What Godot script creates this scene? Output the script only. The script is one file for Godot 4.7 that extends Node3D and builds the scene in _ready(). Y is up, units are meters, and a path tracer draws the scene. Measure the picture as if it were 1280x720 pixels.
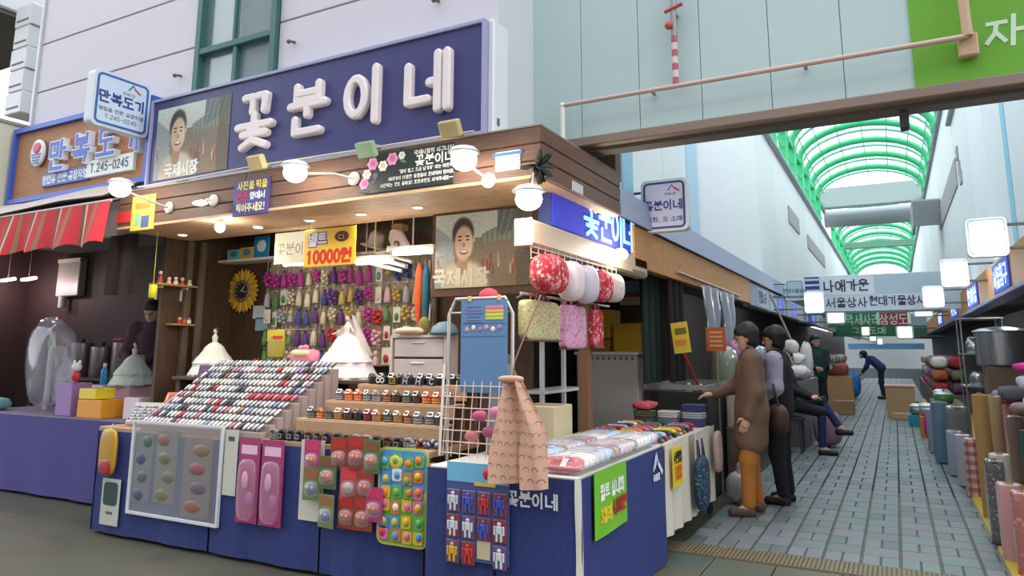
extends Node3D
# A covered-market street corner: souvenir stall with stepped racks, alley of shops behind it. Units are metres, y is up.

const EYE := Vector3(0, 1.4, 0)
const FOCAL := 880.0
const PITCH := 0.16441
const YAW := 0.47997
const HUE := {"ink": Color(0.12, 0.16, 0.42), "white": Color(0.93, 0.93, 0.93)}
const ORD := ["first", "second", "third", "fourth", "fifth", "sixth", "seventh", "eighth", "ninth", "tenth", "eleventh", "twelfth", "thirteenth", "fourteenth", "fifteenth", "sixteenth", "seventeenth", "eighteenth", "nineteenth", "twentieth", "twenty-first", "twenty-second", "twenty-third", "twenty-fourth", "twenty-fifth", "twenty-sixth", "twenty-seventh", "twenty-eighth", "twenty-ninth", "thirtieth", "thirty-first", "thirty-second", "thirty-third", "thirty-fourth", "thirty-fifth", "thirty-sixth"]

var taken := {}
var mats := {}
var rng := RandomNumberGenerator.new()
var look: Basis

# ---------- where a sight line of the photograph meets a plane of the place
func sight(x: float, y: float) -> Vector3:
	return look * Vector3((x - 655.0) / FOCAL, -(y - 292.0) / FOCAL, -1.0)
func on_z(x: float, y: float, z: float) -> Vector3:
	var d := sight(x, y)
	return EYE + d * (z / d.z)
func on_x(x: float, y: float, at: float) -> Vector3:
	var d := sight(x, y)
	return EYE + d * (at / d.x)
func on_y(x: float, y: float, h: float) -> Vector3:
	var d := sight(x, y)
	return EYE + d * ((h - EYE.y) / d.y)

# ---------- shapes
class G:
	var v := PackedVector3Array()
	var n := PackedVector3Array()
	var uv := PackedVector2Array()
	var idx := PackedInt32Array()
	var t := Transform3D()

	func move(o: Vector3, b := Basis()) -> G:
		t = Transform3D(b, o)
		return self
	func fan(p: Array, from: Vector3) -> void:   # a flat convex face, turned away from a point inside
		var nn: Vector3 = (p[1] - p[0]).cross(p[2] - p[0])
		if nn.dot(p[0] - from) < 0.0:
			p.reverse()
			nn = -nn
		nn = (t.basis * nn).normalized()
		var k := v.size()
		for q in p:
			v.append(t * (q as Vector3))
			n.append(nn)
			uv.append(Vector2.ZERO)
		for i in range(1, p.size() - 1):
			idx.append_array([k, k + i + 1, k + i])
	func box(c: Vector3, s: Vector3, b := 0.0) -> G:
		var h := s / 2.0
		if b <= 0.0:
			for a in 3:
				for d in [-1.0, 1.0]:
					var e1 := (a + 1) % 3
					var e2 := (a + 2) % 3
					var p := []
					for w in [[-1, -1], [1, -1], [1, 1], [-1, 1]]:
						var q := c
						q[a] += d * h[a]
						q[e1] += w[0] * h[e1]
						q[e2] += w[1] * h[e2]
						p.append(q)
					fan(p, c)
			return self
		b = minf(b, minf(h.x, minf(h.y, h.z)) * 0.98)
		var g := h - Vector3(b, b, b)
		for a in 3:
			var e1 := (a + 1) % 3
			var e2 := (a + 2) % 3
			for d in [-1.0, 1.0]:
				var p := []
				for w in [[-1, -1], [1, -1], [1, 1], [-1, 1]]:
					var q := c
					q[a] += d * h[a]
					q[e1] += w[0] * g[e1]
					q[e2] += w[1] * g[e2]
					p.append(q)
				fan(p, c)
			for w in [[-1, -1], [1, -1], [1, 1], [-1, 1]]:   # the edge along axis a
				var p := []
				for m in [[-1, 0], [1, 0], [1, 1], [-1, 1]]:
					var q := c
					q[a] += m[0] * g[a]
					q[e1] += w[0] * (h[e1] if m[1] == 0 else g[e1])
					q[e2] += w[1] * (g[e2] if m[1] == 0 else h[e2])
					p.append(q)
				fan(p, c)
		for sx in [-1, 1]:
			for sy in [-1, 1]:
				for sz in [-1, 1]:
					var sg := Vector3(sx, sy, sz)
					fan([c + sg * Vector3(h.x, g.y, g.z), c + sg * Vector3(g.x, h.y, g.z), c + sg * Vector3(g.x, g.y, h.z)], c)
		return self
	func plate(x0: float, y0: float, x1: float, y1: float, z: float) -> G:   # a printed face towards +z, with texture coordinates
		var k := v.size()
		for q in [[x0, y0, 0, 1], [x1, y0, 1, 1], [x1, y1, 1, 0], [x0, y1, 0, 0]]:
			v.append(t * Vector3(q[0], q[1], z))
			n.append((t.basis * Vector3(0, 0, 1)).normalized())
			uv.append(Vector2(q[2], q[3]))
		idx.append_array([k, k + 2, k + 1, k, k + 3, k + 2])
		return self
	func rows(r: Array, closed: bool) -> G:   # a smooth skin over rows of points (each row one PackedVector3Array), outward to the side right of row direction
		var k := v.size()
		var m: int = r[0].size()
		for i in r.size():
			for j in m:
				var a: Vector3 = r[mini(i + 1, r.size() - 1)][j] - r[maxi(i - 1, 0)][j]
				var jn := (j + 1) % m if closed else mini(j + 1, m - 1)
				var jp := (j - 1 + m) % m if closed else maxi(j - 1, 0)
				var b: Vector3 = r[i][jn] - r[i][jp]
				if a.length_squared() < 1e-14:
					a = Vector3(0, 1e-4, 0)
				var nn := b.cross(a)
				if nn.length_squared() < 1e-16:
					var mid := Vector3.ZERO
					for q in r[clampi(i, 1, r.size() - 2)]:
						mid += q
					nn = r[i][j] - mid / m
				v.append(t * (r[i][j] as Vector3))
				n.append((t.basis * nn).normalized())
				uv.append(Vector2(float(j) / maxf(1.0, m - 1.0), float(i) / maxf(1.0, r.size() - 1.0)))
		for i in r.size() - 1:
			for j in (m if closed else m - 1):
				var a := k + i * m + j
				var b := k + i * m + (j + 1) % m
				idx.append_array([a, a + m, b, b, a + m, b + m])
		return self
	func lathe(profile: Array, seg := 16, sx := 1.0, sz := 1.0) -> G:   # profile: [radius, height] pairs from the foot up
		var r := []
		for p in profile:
			var ring := PackedVector3Array()
			for j in seg:
				var a := -TAU * j / seg
				ring.append(Vector3(cos(a) * p[0] * sx, p[1], sin(a) * p[0] * sz))
			r.append(ring)
		return rows(r, true)
	func rod(a: Vector3, b: Vector3, ra: float, rb := -1.0, seg := 8) -> G:
		return tube([a, b], [ra, ra if rb < 0.0 else rb], seg)
	func tube(p: Array, rad, seg := 8) -> G:
		var r := []
		var up := Vector3.UP
		for i in p.size():
			var d: Vector3 = (p[mini(i + 1, p.size() - 1)] - p[maxi(i - 1, 0)]).normalized()
			if i == 0:
				up = Vector3.UP if absf(d.y) < 0.9 else Vector3.RIGHT
			var x := d.cross(up).normalized()
			var y := x.cross(d).normalized()
			up = y
			var q: float = rad[i] if rad is Array else rad
			var ring := PackedVector3Array()
			for j in seg:
				var a := -TAU * j / seg
				ring.append(p[i] + (x * cos(a) + y * sin(a)) * q)
			r.append(ring)
		rows(r, true)
		for e in [0, p.size() - 1]:
			var ring: Array = Array(r[e])
			fan(ring, p[1] if e == 0 else p[p.size() - 2])
		return self
	func ball(c: Vector3, r: Vector3, seg := 12, rings := 8, pow_ := 1.0, lump := 0.0, sd := 0) -> G:
		var out := []
		for i in rings + 1:
			var ph := -PI / 2 + PI * i / rings
			var ring := PackedVector3Array()
			for j in seg:
				var a := -TAU * j / seg
				var q := Vector3(sgp(cos(ph), pow_) * sgp(cos(a), pow_), sgp(sin(ph), pow_), sgp(cos(ph), pow_) * sgp(sin(a), pow_))
				var k := 1.0
				if lump > 0.0:
					k += lump * (sin(3.0 * a + sd) * cos(2.0 * ph + sd * 1.7) + 0.6 * sin(5.0 * a + 4.0 * ph + sd * 0.6))
				ring.append(c + q * r * k)
			out.append(ring)
		return rows(out, true)
	func sgp(x: float, p: float) -> float:
		return signf(x) * pow(absf(x), p)
	func prism(p: PackedVector2Array, z0: float, z1: float) -> G:   # an outline in the xy plane given depth along z
		var tri := Geometry2D.triangulate_polygon(p)
		if Geometry2D.is_polygon_clockwise(p):
			p = p.duplicate()
			p.reverse()
			tri = Geometry2D.triangulate_polygon(p)
		for z in [z1, z0]:
			var k := v.size()
			var up: bool = z == z1
			for q in p:
				v.append(t * Vector3(q.x, q.y, z))
				n.append((t.basis * Vector3(0, 0, 1 if up else -1)).normalized())
				uv.append(q)
			for i in range(0, tri.size(), 3):
				var a := p[tri[i]]
				var b := p[tri[i + 1]]
				var c := p[tri[i + 2]]
				var ccw := (b - a).cross(c - a) > 0.0
				if ccw == up:
					idx.append_array([k + tri[i], k + tri[i + 2], k + tri[i + 1]])
				else:
					idx.append_array([k + tri[i], k + tri[i + 1], k + tri[i + 2]])
		for i in p.size():
			var a := p[i]
			var b := p[(i + 1) % p.size()]
			var d := (b - a)
			var mid := Vector3((a.x + b.x) / 2, (a.y + b.y) / 2, (z0 + z1) / 2)
			fan([Vector3(a.x, a.y, z0), Vector3(b.x, b.y, z0), Vector3(b.x, b.y, z1), Vector3(a.x, a.y, z1)], mid - Vector3(d.y, -d.x, 0))
		return self
	func sheet(nu: int, nv: int, f: Callable, thick := 0.003) -> G:   # a cloth or paper with two faces: f(u, v) gives a point
		var a := []
		for i in nv + 1:
			var row := PackedVector3Array()
			for j in nu + 1:
				row.append(f.call(float(j) / nu, float(i) / nv))
			a.append(row)
		rows(a, false)
		var b := []
		for i in nv + 1:
			var row := PackedVector3Array()
			for j in nu + 1:
				var e1: Vector3 = a[i][mini(j + 1, nu)] - a[i][maxi(j - 1, 0)]
				var e2: Vector3 = a[mini(i + 1, nv)][j] - a[maxi(i - 1, 0)][j]
				row.append(a[i][j] - e1.cross(e2).normalized() * thick)
			row.reverse()
			b.append(row)
		rows(b, false)
		return self
	func mesh() -> ArrayMesh:
		var a := []
		a.resize(Mesh.ARRAY_MAX)
		a[Mesh.ARRAY_VERTEX] = v
		a[Mesh.ARRAY_NORMAL] = n
		a[Mesh.ARRAY_TEX_UV] = uv
		a[Mesh.ARRAY_INDEX] = idx
		var m := ArrayMesh.new()
		m.add_surface_from_arrays(Mesh.PRIMITIVE_TRIANGLES, a)
		return m

# ---------- objects
func numbered(called: String) -> String:
	var k: int = taken.get(called, 0)
	taken[called] = k + 1
	return called if k == 0 else "%s_%03d" % [called, k]
func thing(called: String, label: String, category: String, at := Vector3.ZERO, turn := 0.0, group := "") -> Node3D:
	var o := Node3D.new()
	o.name = numbered(called)
	add_child(o)
	o.position = at
	o.rotation.y = turn
	return tag(o, label, category, group)
func tag(o: Node3D, label: String, category: String, group := "") -> Node3D:
	o.set_meta("label", label)
	o.set_meta("category", category)
	if group:
		o.set_meta("group", group)
	return o
func part(called: String, g, m: Material, parent: Node3D, at := Vector3.ZERO) -> MeshInstance3D:
	var o := MeshInstance3D.new()
	o.name = called
	o.mesh = g.mesh() if g is G else g
	o.material_override = m
	o.position = at
	parent.add_child(o, true)
	return o
func one(called: String, g, m: Material, label: String, category: String, at := Vector3.ZERO, turn := 0.0, group := "") -> MeshInstance3D:
	var o := part(numbered(called), g, m, self, at)
	o.rotation.y = turn
	tag(o, label, category, group)
	return o
func struct(called: String, g, m: Material, parent: Node3D = null) -> MeshInstance3D:
	if parent:
		return part(called, g, m, parent)
	var o := part(numbered(called), g, m, self)
	o.set_meta("kind", "structure")
	return o
func stuff(o: Node3D) -> Node3D:
	o.set_meta("kind", "stuff")
	return o
func dup(src: Node3D, at: Vector3, turn: float, label: String, group := "") -> Node3D:
	var o: Node3D = src.duplicate()
	o.name = numbered(String(src.name).trim_suffix("_000").rstrip("0123456789").trim_suffix("_"))
	add_child(o)
	o.position = at
	o.rotation = Vector3(0, turn, 0)
	o.set_meta("label", label)
	if group:
		o.set_meta("group", group)
	return o
func pick(a: Array):
	return a[rng.randi() % a.size()]
func jit(a: float) -> float:
	return rng.randf_range(-a, a)

# ---------- materials
func mat(c: Color, rough := 0.7, metal := 0.0) -> StandardMaterial3D:
	var key := "%s %.2f %.2f" % [c.to_html(), rough, metal]
	if not mats.has(key):
		var m := StandardMaterial3D.new()
		m.albedo_color = c
		m.roughness = rough
		m.metallic = metal
		mats[key] = m
	return mats[key]
func rgb(r: float, g: float, b: float) -> Color:
	return Color(r / 255.0, g / 255.0, b / 255.0)
func m8(r: float, g: float, b: float, rough := 0.7, metal := 0.0) -> StandardMaterial3D:
	return mat(rgb(r, g, b), rough, metal)
func glow(c: Color, energy: float) -> StandardMaterial3D:
	var key := "glow %s %.2f" % [c.to_html(), energy]
	if not mats.has(key):
		var m := StandardMaterial3D.new()
		m.albedo_color = c
		m.emission_enabled = true
		m.emission = c
		m.emission_energy_multiplier = energy
		mats[key] = m
	return mats[key]
func clear(c: Color, alpha: float, rough := 0.08) -> StandardMaterial3D:
	var key := "clear %s %.2f %.2f" % [c.to_html(), alpha, rough]
	if not mats.has(key):
		var m := StandardMaterial3D.new()
		m.albedo_color = Color(c, alpha)
		m.transparency = BaseMaterial3D.TRANSPARENCY_ALPHA
		m.roughness = rough
		mats[key] = m
	return mats[key]
func ramped(key: String, cols: Array, scale: Vector3, freq: float, rough := 0.75, kind := FastNoiseLite.TYPE_SIMPLEX, bump := 0.0) -> StandardMaterial3D:
	if mats.has(key):
		return mats[key]
	var nz := FastNoiseLite.new()
	nz.noise_type = kind
	nz.frequency = freq
	nz.seed = key.hash() % 1000
	nz.fractal_octaves = 4
	var im := Image.create(128, 128, false, Image.FORMAT_RGB8)
	var ht := Image.create(128, 128, false, Image.FORMAT_RGB8)
	var gr := Gradient.new()
	gr.offsets = PackedFloat32Array()
	var off := PackedFloat32Array()
	var cc := PackedColorArray()
	for i in cols.size():
		off.append(float(i) / maxf(1.0, cols.size() - 1.0))
		cc.append(cols[i])
	gr.offsets = off
	gr.colors = cc
	var si := nz.get_seamless_image(128, 128)
	for y in 128:
		for x in 128:
			var q := si.get_pixel(x, y).r
			im.set_pixel(x, y, gr.sample(q))
			ht.set_pixel(x, y, Color(q, q, q))
	var m := StandardMaterial3D.new()
	m.albedo_texture = ImageTexture.create_from_image(im)
	m.uv1_triplanar = true
	m.uv1_scale = scale
	m.roughness = rough
	if bump > 0.0:
		m.heightmap_enabled = true
		m.heightmap_texture = ImageTexture.create_from_image(ht)
		m.heightmap_scale = bump
	mats[key] = m
	return m
# print of scattered blooms on a ground colour, for cloth
func bloom_print(key: String, ground: Color, blooms: Array, count: int, size: float, scale: float, sd: int) -> StandardMaterial3D:
	if mats.has(key):
		return mats[key]
	var r := RandomNumberGenerator.new()
	r.seed = sd
	var im := Image.create(128, 128, false, Image.FORMAT_RGB8)
	im.fill(ground)
	for k in count:
		var c: Color = blooms[r.randi() % blooms.size()]
		var cx := r.randi() % 128
		var cy := r.randi() % 128
		var rr := size * r.randf_range(0.5, 1.2)
		var petals := 3 + r.randi() % 4
		for y in range(-int(rr) - 1, int(rr) + 2):
			for x in range(-int(rr) - 1, int(rr) + 2):
				var d := Vector2(x, y)
				var lim := rr * (0.72 + 0.28 * cos(d.angle() * petals + k))
				if d.length() < lim:
					im.set_pixel(posmod(cx + x, 128), posmod(cy + y, 128), c.lerp(ground, 0.25 * d.length() / rr) if d.length() > 0.3 * rr else c.lightened(0.3))
	var m := StandardMaterial3D.new()
	m.albedo_texture = ImageTexture.create_from_image(im)
	m.uv1_triplanar = true
	m.uv1_scale = Vector3(scale, scale, scale)
	m.roughness = 0.85
	mats[key] = m
	return m

# ---------- lettering: each syllable is put together from the strokes of its letters
const CON := {
	"ㄱ": [[0, .08, 1, .08, .88, 1]], "ㄴ": [[0, 0, 0, .95, 1, .95]], "ㄷ": [[1, .05, 0, .05, 0, .95, 1, .95]], "ㄹ": [[0, .02, 1, .02, 1, .5, 0, .5, 0, .98, 1, .98]],
	"ㅁ": [[0, .05, 1, .05, 1, .95, 0, .95, 0, .05]], "ㅂ": [[0, 0, 0, 1, 1, 1, 1, 0], [0, .5, 1, .5]], "ㅅ": [[.5, 0, .42, .5, 0, 1], [.45, .4, 1, 1]], "ㅇ": ["o", .5, .5, .5],
	"ㅈ": [[0, .05, 1, .05], [.5, .05, .42, .55, 0, 1], [.45, .5, 1, 1]], "ㅊ": [[.32, -.12, .68, -.12], [0, .18, 1, .18], [.5, .18, .42, .6, 0, 1], [.45, .58, 1, 1]],
	"ㅋ": [[0, .05, 1, .05, .9, 1], [0, .5, .95, .46]], "ㅌ": [[1, 0, 0, 0, 0, 1, 1, 1], [0, .5, .95, .5]], "ㅍ": [[0, .05, 1, .05], [0, .95, 1, .95], [.3, .05, .3, .95], [.7, .05, .7, .95]],
	"ㅎ": [[.3, -.1, .7, -.1], [0, .2, 1, .2], ["o", .5, .7, .3]]}
const VOW := {
	"ㅏ": [[.3, 0, .3, 1], [.3, .5, 1, .5]], "ㅑ": [[.3, 0, .3, 1], [.3, .35, 1, .35], [.3, .65, 1, .65]], "ㅓ": [[.8, 0, .8, 1], [0, .5, .8, .5]], "ㅕ": [[.8, 0, .8, 1], [0, .35, .8, .35], [0, .65, .8, .65]],
	"ㅣ": [[.5, 0, .5, 1]], "ㅐ": [[.15, 0, .15, 1], [.9, 0, .9, 1], [.15, .5, .9, .5]], "ㅔ": [[.4, 0, .4, 1], [1, 0, 1, 1], [-.15, .5, .4, .5]], "ㅖ": [[.4, 0, .4, 1], [1, 0, 1, 1], [-.15, .35, .4, .35], [-.15, .62, .4, .62]],
	"ㅒ": [[.15, 0, .15, 1], [.9, 0, .9, 1], [.15, .35, .9, .35], [.15, .65, .9, .65]], "ㅗ": [[0, .9, 1, .9], [.5, .1, .5, .9]], "ㅛ": [[0, .9, 1, .9], [.33, .1, .33, .9], [.67, .1, .67, .9]],
	"ㅜ": [[0, .15, 1, .15], [.5, .15, .5, 1]], "ㅠ": [[0, .15, 1, .15], [.33, .15, .33, 1], [.67, .15, .67, 1]], "ㅡ": [[0, .5, 1, .5]]}
const SIGNS := {
	"0": ["o", .5, .5, .5], "1": [[.2, .2, .5, 0, .5, 1]], "2": [[.05, .2, .3, 0, .8, .05, .9, .35, 0, 1, 1, 1]], "3": [[.05, .05, .9, .05, .45, .4, .9, .6, .8, .92, .3, 1, 0, .88]],
	"4": [[.75, 1, .75, 0, 0, .7, 1, .7]], "5": [[.9, 0, .15, 0, .08, .45, .6, .4, .95, .68, .75, .97, .3, 1, 0, .88]], "T": [[0, 0, 1, 0], [.5, 0, .5, 1]], "-": [[.1, .5, .9, .5]], ".": [[.4, .96, .5, .98]],
	",": [[.5, .9, .35, 1.15]], "!": [[.5, 0, .5, .65], [.5, .93, .5, 1]], ":": [[.5, .25, .5, .32], [.5, .8, .5, .87]], "'": [[.5, 0, .45, .25]], "~": [[0, .5, .3, .35, .7, .6, 1, .45]], "·": [[.45, .5, .55, .5]],
	"H": [[0, 0, 0, 1], [1, 0, 1, 1], [0, .5, 1, .5]], "N": [[0, 1, 0, 0, 1, 1, 1, 0]], "G": [[.95, .15, .5, 0, .05, .25, .05, .75, .5, 1, .95, .85, .95, .5, .55, .5]], "C": [[.95, .15, .5, 0, .05, .25, .05, .75, .5, 1, .95, .85]]}
const LEAD := "ㄱㄲㄴㄷㄸㄹㅁㅂㅃㅅㅆㅇㅈㅉㅊㅋㅌㅍㅎ"
const MIDS := ["ㅏ", "ㅐ", "ㅑ", "ㅒ", "ㅓ", "ㅔ", "ㅕ", "ㅖ", "ㅗ", "ㅗㅏ", "ㅗㅐ", "ㅗㅣ", "ㅛ", "ㅜ", "ㅜㅓ", "ㅜㅔ", "ㅜㅣ", "ㅠ", "ㅡ", "ㅡㅣ", "ㅣ"]
const TAIL := ["", "ㄱ", "ㄲ", "ㄱㅅ", "ㄴ", "ㄴㅈ", "ㄴㅎ", "ㄷ", "ㄹ", "ㄹㄱ", "ㄹㅁ", "ㄹㅂ", "ㄹㅅ", "ㄹㅌ", "ㄹㅍ", "ㄹㅎ", "ㅁ", "ㅂ", "ㅂㅅ", "ㅅ", "ㅆ", "ㅇ", "ㅈ", "ㅊ", "ㅋ", "ㅌ", "ㅍ", "ㅎ"]
const TWIN := {"ㄲ": "ㄱㄱ", "ㄸ": "ㄷㄷ", "ㅃ": "ㅂㅂ", "ㅆ": "ㅅㅅ", "ㅉ": "ㅈㅈ"}

func put_strokes(out: Array, strokes, r: Rect2) -> void:
	if strokes[0] is String:
		strokes = [strokes]
	for s in strokes:
		var line := PackedVector2Array()
		if s[0] is String:
			for k in 15:
				var a: float = TAU * k / 14.0
				line.append(r.position + r.size * Vector2(s[1] + s[3] * cos(a), s[2] + s[3] * sin(a)))
		else:
			for k in range(0, s.size(), 2):
				line.append(r.position + r.size * Vector2(s[k], s[k + 1]))
		out.append(line)
func put_con(out: Array, c: String, r: Rect2) -> void:
	c = TWIN.get(c, c)
	if c.length() == 2:
		put_strokes(out, CON[c[0]], Rect2(r.position, r.size * Vector2(.44, 1)))
		put_strokes(out, CON[c[1]], Rect2(r.position + Vector2(r.size.x * .56, 0), r.size * Vector2(.44, 1)))
	else:
		put_strokes(out, CON[c], r)
func syllable(ch: String) -> Array:   # strokes in a unit square, y down
	var out := []
	var code := ch.unicode_at(0) - 0xAC00
	if code < 0 or code > 11171:
		if SIGNS.has(ch):
			put_strokes(out, SIGNS[ch], Rect2(.1, .05, .8, .9))
		return out
	var c: String = LEAD[code / 588]
	var m: String = MIDS[(code % 588) / 28]
	var f: String = TAIL[code % 28]
	var flat := m[0] in "ㅗㅛㅜㅠㅡ"
	if m.length() == 2:
		put_con(out, c, Rect2(.06, .06, .46, .36) if f == "" else Rect2(.06, .02, .46, .26))
		put_strokes(out, VOW[m[0]], Rect2(0, .5, .62, .36) if f == "" else Rect2(0, .34, .6, .26))
		put_strokes(out, VOW[m[1]], Rect2(.72, 0, .26, 1) if f == "" else Rect2(.72, 0, .26, .62))
	elif flat:
		put_con(out, c, Rect2(.16, .06, .68, .42) if f == "" else Rect2(.18, .03, .64, .3))
		put_strokes(out, VOW[m], Rect2(0, .54, 1, .42) if f == "" else Rect2(0, .38, 1, .24))
	else:
		put_con(out, c, Rect2(.04, .14, .48, .7) if f == "" else Rect2(.05, .04, .46, .48))
		put_strokes(out, VOW[m], Rect2(.62, 0, .36, 1) if f == "" else Rect2(.62, 0, .36, .58))
	if f != "":
		put_con(out, f, Rect2(.16, .7, .7, .28))
	return out
func advance(ch: String) -> float:
	if ch == " ":
		return 0.4
	if ch in ".,!:'·":
		return 0.35
	if ch.unicode_at(0) < 0x3000:
		return 0.62
	return 1.0
# raised or printed lettering, centred, in the xy plane towards +z; round: capsule strokes for big letters
func lettering(s: String, h: float, w: float, thick: float, depth := 0.002, round_ := false, slant := 0.0) -> G:
	var g := G.new()
	var total := 0.0
	for ch in s:
		total += advance(ch) * w
	var x := -total / 2
	var lift := 0.0
	for ch in s:
		var a := advance(ch) * w
		for line in syllable(ch):
			for i in line.size() - 1:
				var p := Vector2(x + a * (.07 + .86 * line[i].x), h * (.5 - line[i].y))
				var q := Vector2(x + a * (.07 + .86 * line[i + 1].x), h * (.5 - line[i + 1].y))
				p.x += slant * p.y
				q.x += slant * q.y
				lift = fmod(lift + 0.00037, 0.0015)
				stroke(g, p, q, thick, depth + lift * minf(1.0, depth * 200.0), round_)
		x += a
	return g
func stroke(g: G, p: Vector2, q: Vector2, thick: float, depth: float, round_: bool) -> void:
	var d := (q - p)
	if d.length() < 1e-5:
		d = Vector2(1e-4, 0)
	d = d.normalized() * thick / 2
	var nrm := Vector2(-d.y, d.x)
	var pts := PackedVector2Array()
	if round_:
		for k in 7:
			pts.append(q + d.rotated(-PI / 2 + PI * k / 6.0))
		for k in 7:
			pts.append(p + d.rotated(PI / 2 + PI * k / 6.0))
	else:
		var e := d * 0.8
		pts = PackedVector2Array([q + e - nrm, q + e + nrm, p - e + nrm, p - e - nrm])
	var b := minf(depth * 0.35, thick * 0.18) if round_ else 0.0
	var mid := (p + q) / 2
	var top := []
	var m := pts.size()
	for k in m:
		var z := pts[k]
		var inn := z + (mid - z).normalized() * b
		if round_:
			var c2: Vector2 = q if k < 7 else p
			inn = c2 + (z - c2) * (1.0 - b / (thick / 2))
		top.append(Vector3(inn.x, inn.y, depth))
	var inside := Vector3(mid.x, mid.y, 0)
	g.fan(top.duplicate(), Vector3(mid.x, mid.y, -1))
	for k in m:
		var l := (k + 1) % m
		var dz := depth - b
		g.fan([Vector3(pts[k].x, pts[k].y, 0), Vector3(pts[l].x, pts[l].y, 0), Vector3(pts[l].x, pts[l].y, dz), Vector3(pts[k].x, pts[k].y, dz)], inside)
		if b > 0.0:
			g.fan([Vector3(pts[k].x, pts[k].y, dz), Vector3(pts[l].x, pts[l].y, dz), top[l], top[k]], inside)
func words_on(parent: Node3D, s: String, at: Vector3, h: float, w: float, thick: float, m: Material, depth := 0.002, round_ := false, slant := 0.0, called := "lettering") -> MeshInstance3D:
	return part(called, lettering(s, h, w, thick, depth, round_, slant), m, parent, at)
# a board with rounded corners in the xy plane
func slab(w: float, h: float, r: float, z0: float, z1: float, cx := 0.0, cy := 0.0) -> G:
	var p := PackedVector2Array()
	for k in 4:
		var c := Vector2([1, -1, -1, 1][k] * (w / 2 - r) + cx, [1, 1, -1, -1][k] * (h / 2 - r) + cy)
		for j in 5:
			p.append(c + Vector2(r, 0).rotated(k * PI / 2 + j * PI / 8))
	return G.new().prism(p, z0, z1)
# a ring-shaped border strip in the xy plane
func border(w: float, h: float, t: float, z0: float, z1: float, r := 0.0) -> G:
	var g := G.new()
	if r <= 0.0:
		g.box(Vector3(0, h / 2 - t / 2, (z0 + z1) / 2), Vector3(w, t, z1 - z0))
		g.box(Vector3(0, -h / 2 + t / 2, (z0 + z1) / 2), Vector3(w, t, z1 - z0))
		g.box(Vector3(w / 2 - t / 2, 0, (z0 + z1) / 2), Vector3(t, h - 2 * t, z1 - z0))
		g.box(Vector3(-w / 2 + t / 2, 0, (z0 + z1) / 2), Vector3(t, h - 2 * t, z1 - z0))
		return g
	var o := []
	var inn := []
	for k in 4:
		var c := Vector3([1, -1, -1, 1][k] * (w / 2 - r), [1, 1, -1, -1][k] * (h / 2 - r), z1)
		for j in 5:
			var d := Vector3(1, 0, 0).rotated(Vector3(0, 0, 1), k * PI / 2 + j * PI / 8)
			o.append(c + d * r)
			inn.append(c + d * (r - t))
	var dz := Vector3(0, 0, z0 - z1)
	for k in o.size():
		var l := (k + 1) % o.size()
		var mid: Vector3 = (o[k] + o[l] + inn[k] + inn[l]) / 4 + dz / 2
		g.fan([o[k], o[l], inn[l], inn[k]], mid)
		g.fan([o[k], o[l], o[l] + dz, o[k] + dz], mid)
		g.fan([inn[k], inn[l], inn[l] + dz, inn[k] + dz], mid)
	return g

# ---------- camera, sky, lights
func camera_and_sky() -> void:
	look = Basis.from_euler(Vector3(PITCH, YAW, 0))
	var cam := Camera3D.new()
	cam.name = "camera"
	cam.projection = Camera3D.PROJECTION_FRUSTUM
	cam.near = 0.05
	cam.far = 300.0
	cam.size = 0.05 * 720.0 / FOCAL
	cam.frustum_offset = Vector2(-15.0, -68.0) * 0.05 / FOCAL
	cam.position = EYE
	cam.rotation = Vector3(PITCH, YAW, 0)
	add_child(cam)
	cam.current = true
	var env := Environment.new()
	env.background_mode = Environment.BG_SKY
	var sky := ProceduralSkyMaterial.new()
	sky.sky_top_color = Color(0.93, 0.96, 1.0)
	sky.sky_horizon_color = Color(0.97, 0.98, 1.0)
	sky.ground_bottom_color = Color(0.35, 0.35, 0.36)
	sky.ground_horizon_color = Color(0.6, 0.6, 0.6)
	sky.sky_energy_multiplier = 1.75
	sky.ground_energy_multiplier = 0.6
	sky.sun_angle_max = 1.0
	env.sky = Sky.new()
	env.sky.sky_material = sky
	env.tonemap_mode = Environment.TONE_MAPPER_LINEAR
	env.tonemap_exposure = 0.86
	env.sdfgi_enabled = true
	env.ssao_enabled = true
	env.ssil_enabled = true
	var we := WorldEnvironment.new()
	we.name = "environment"
	we.environment = env
	add_child(we)
func lamp_light(at: Vector3, energy: float, c := Color(1.0, 0.96, 0.88), size := 0.05) -> void:
	var l := OmniLight3D.new()
	l.name = "lamp_light"
	l.position = at
	l.light_energy = energy
	l.light_color = c
	l.light_size = size
	l.omni_range = 12.0
	l.omni_attenuation = 2.0
	l.shadow_enabled = true
	add_child(l, true)

func spot_down(at: Vector3, energy: float) -> void:
	var l := SpotLight3D.new()
	l.name = "downlight_light"
	l.position = at
	l.rotation.x = -PI / 2
	l.spot_angle = 62.0
	l.spot_range = 8.0
	l.spot_attenuation = 2.0
	l.light_energy = energy
	l.light_color = Color(1, 0.95, 0.88)
	l.light_size = 0.03
	l.shadow_enabled = true
	add_child(l, true)
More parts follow.
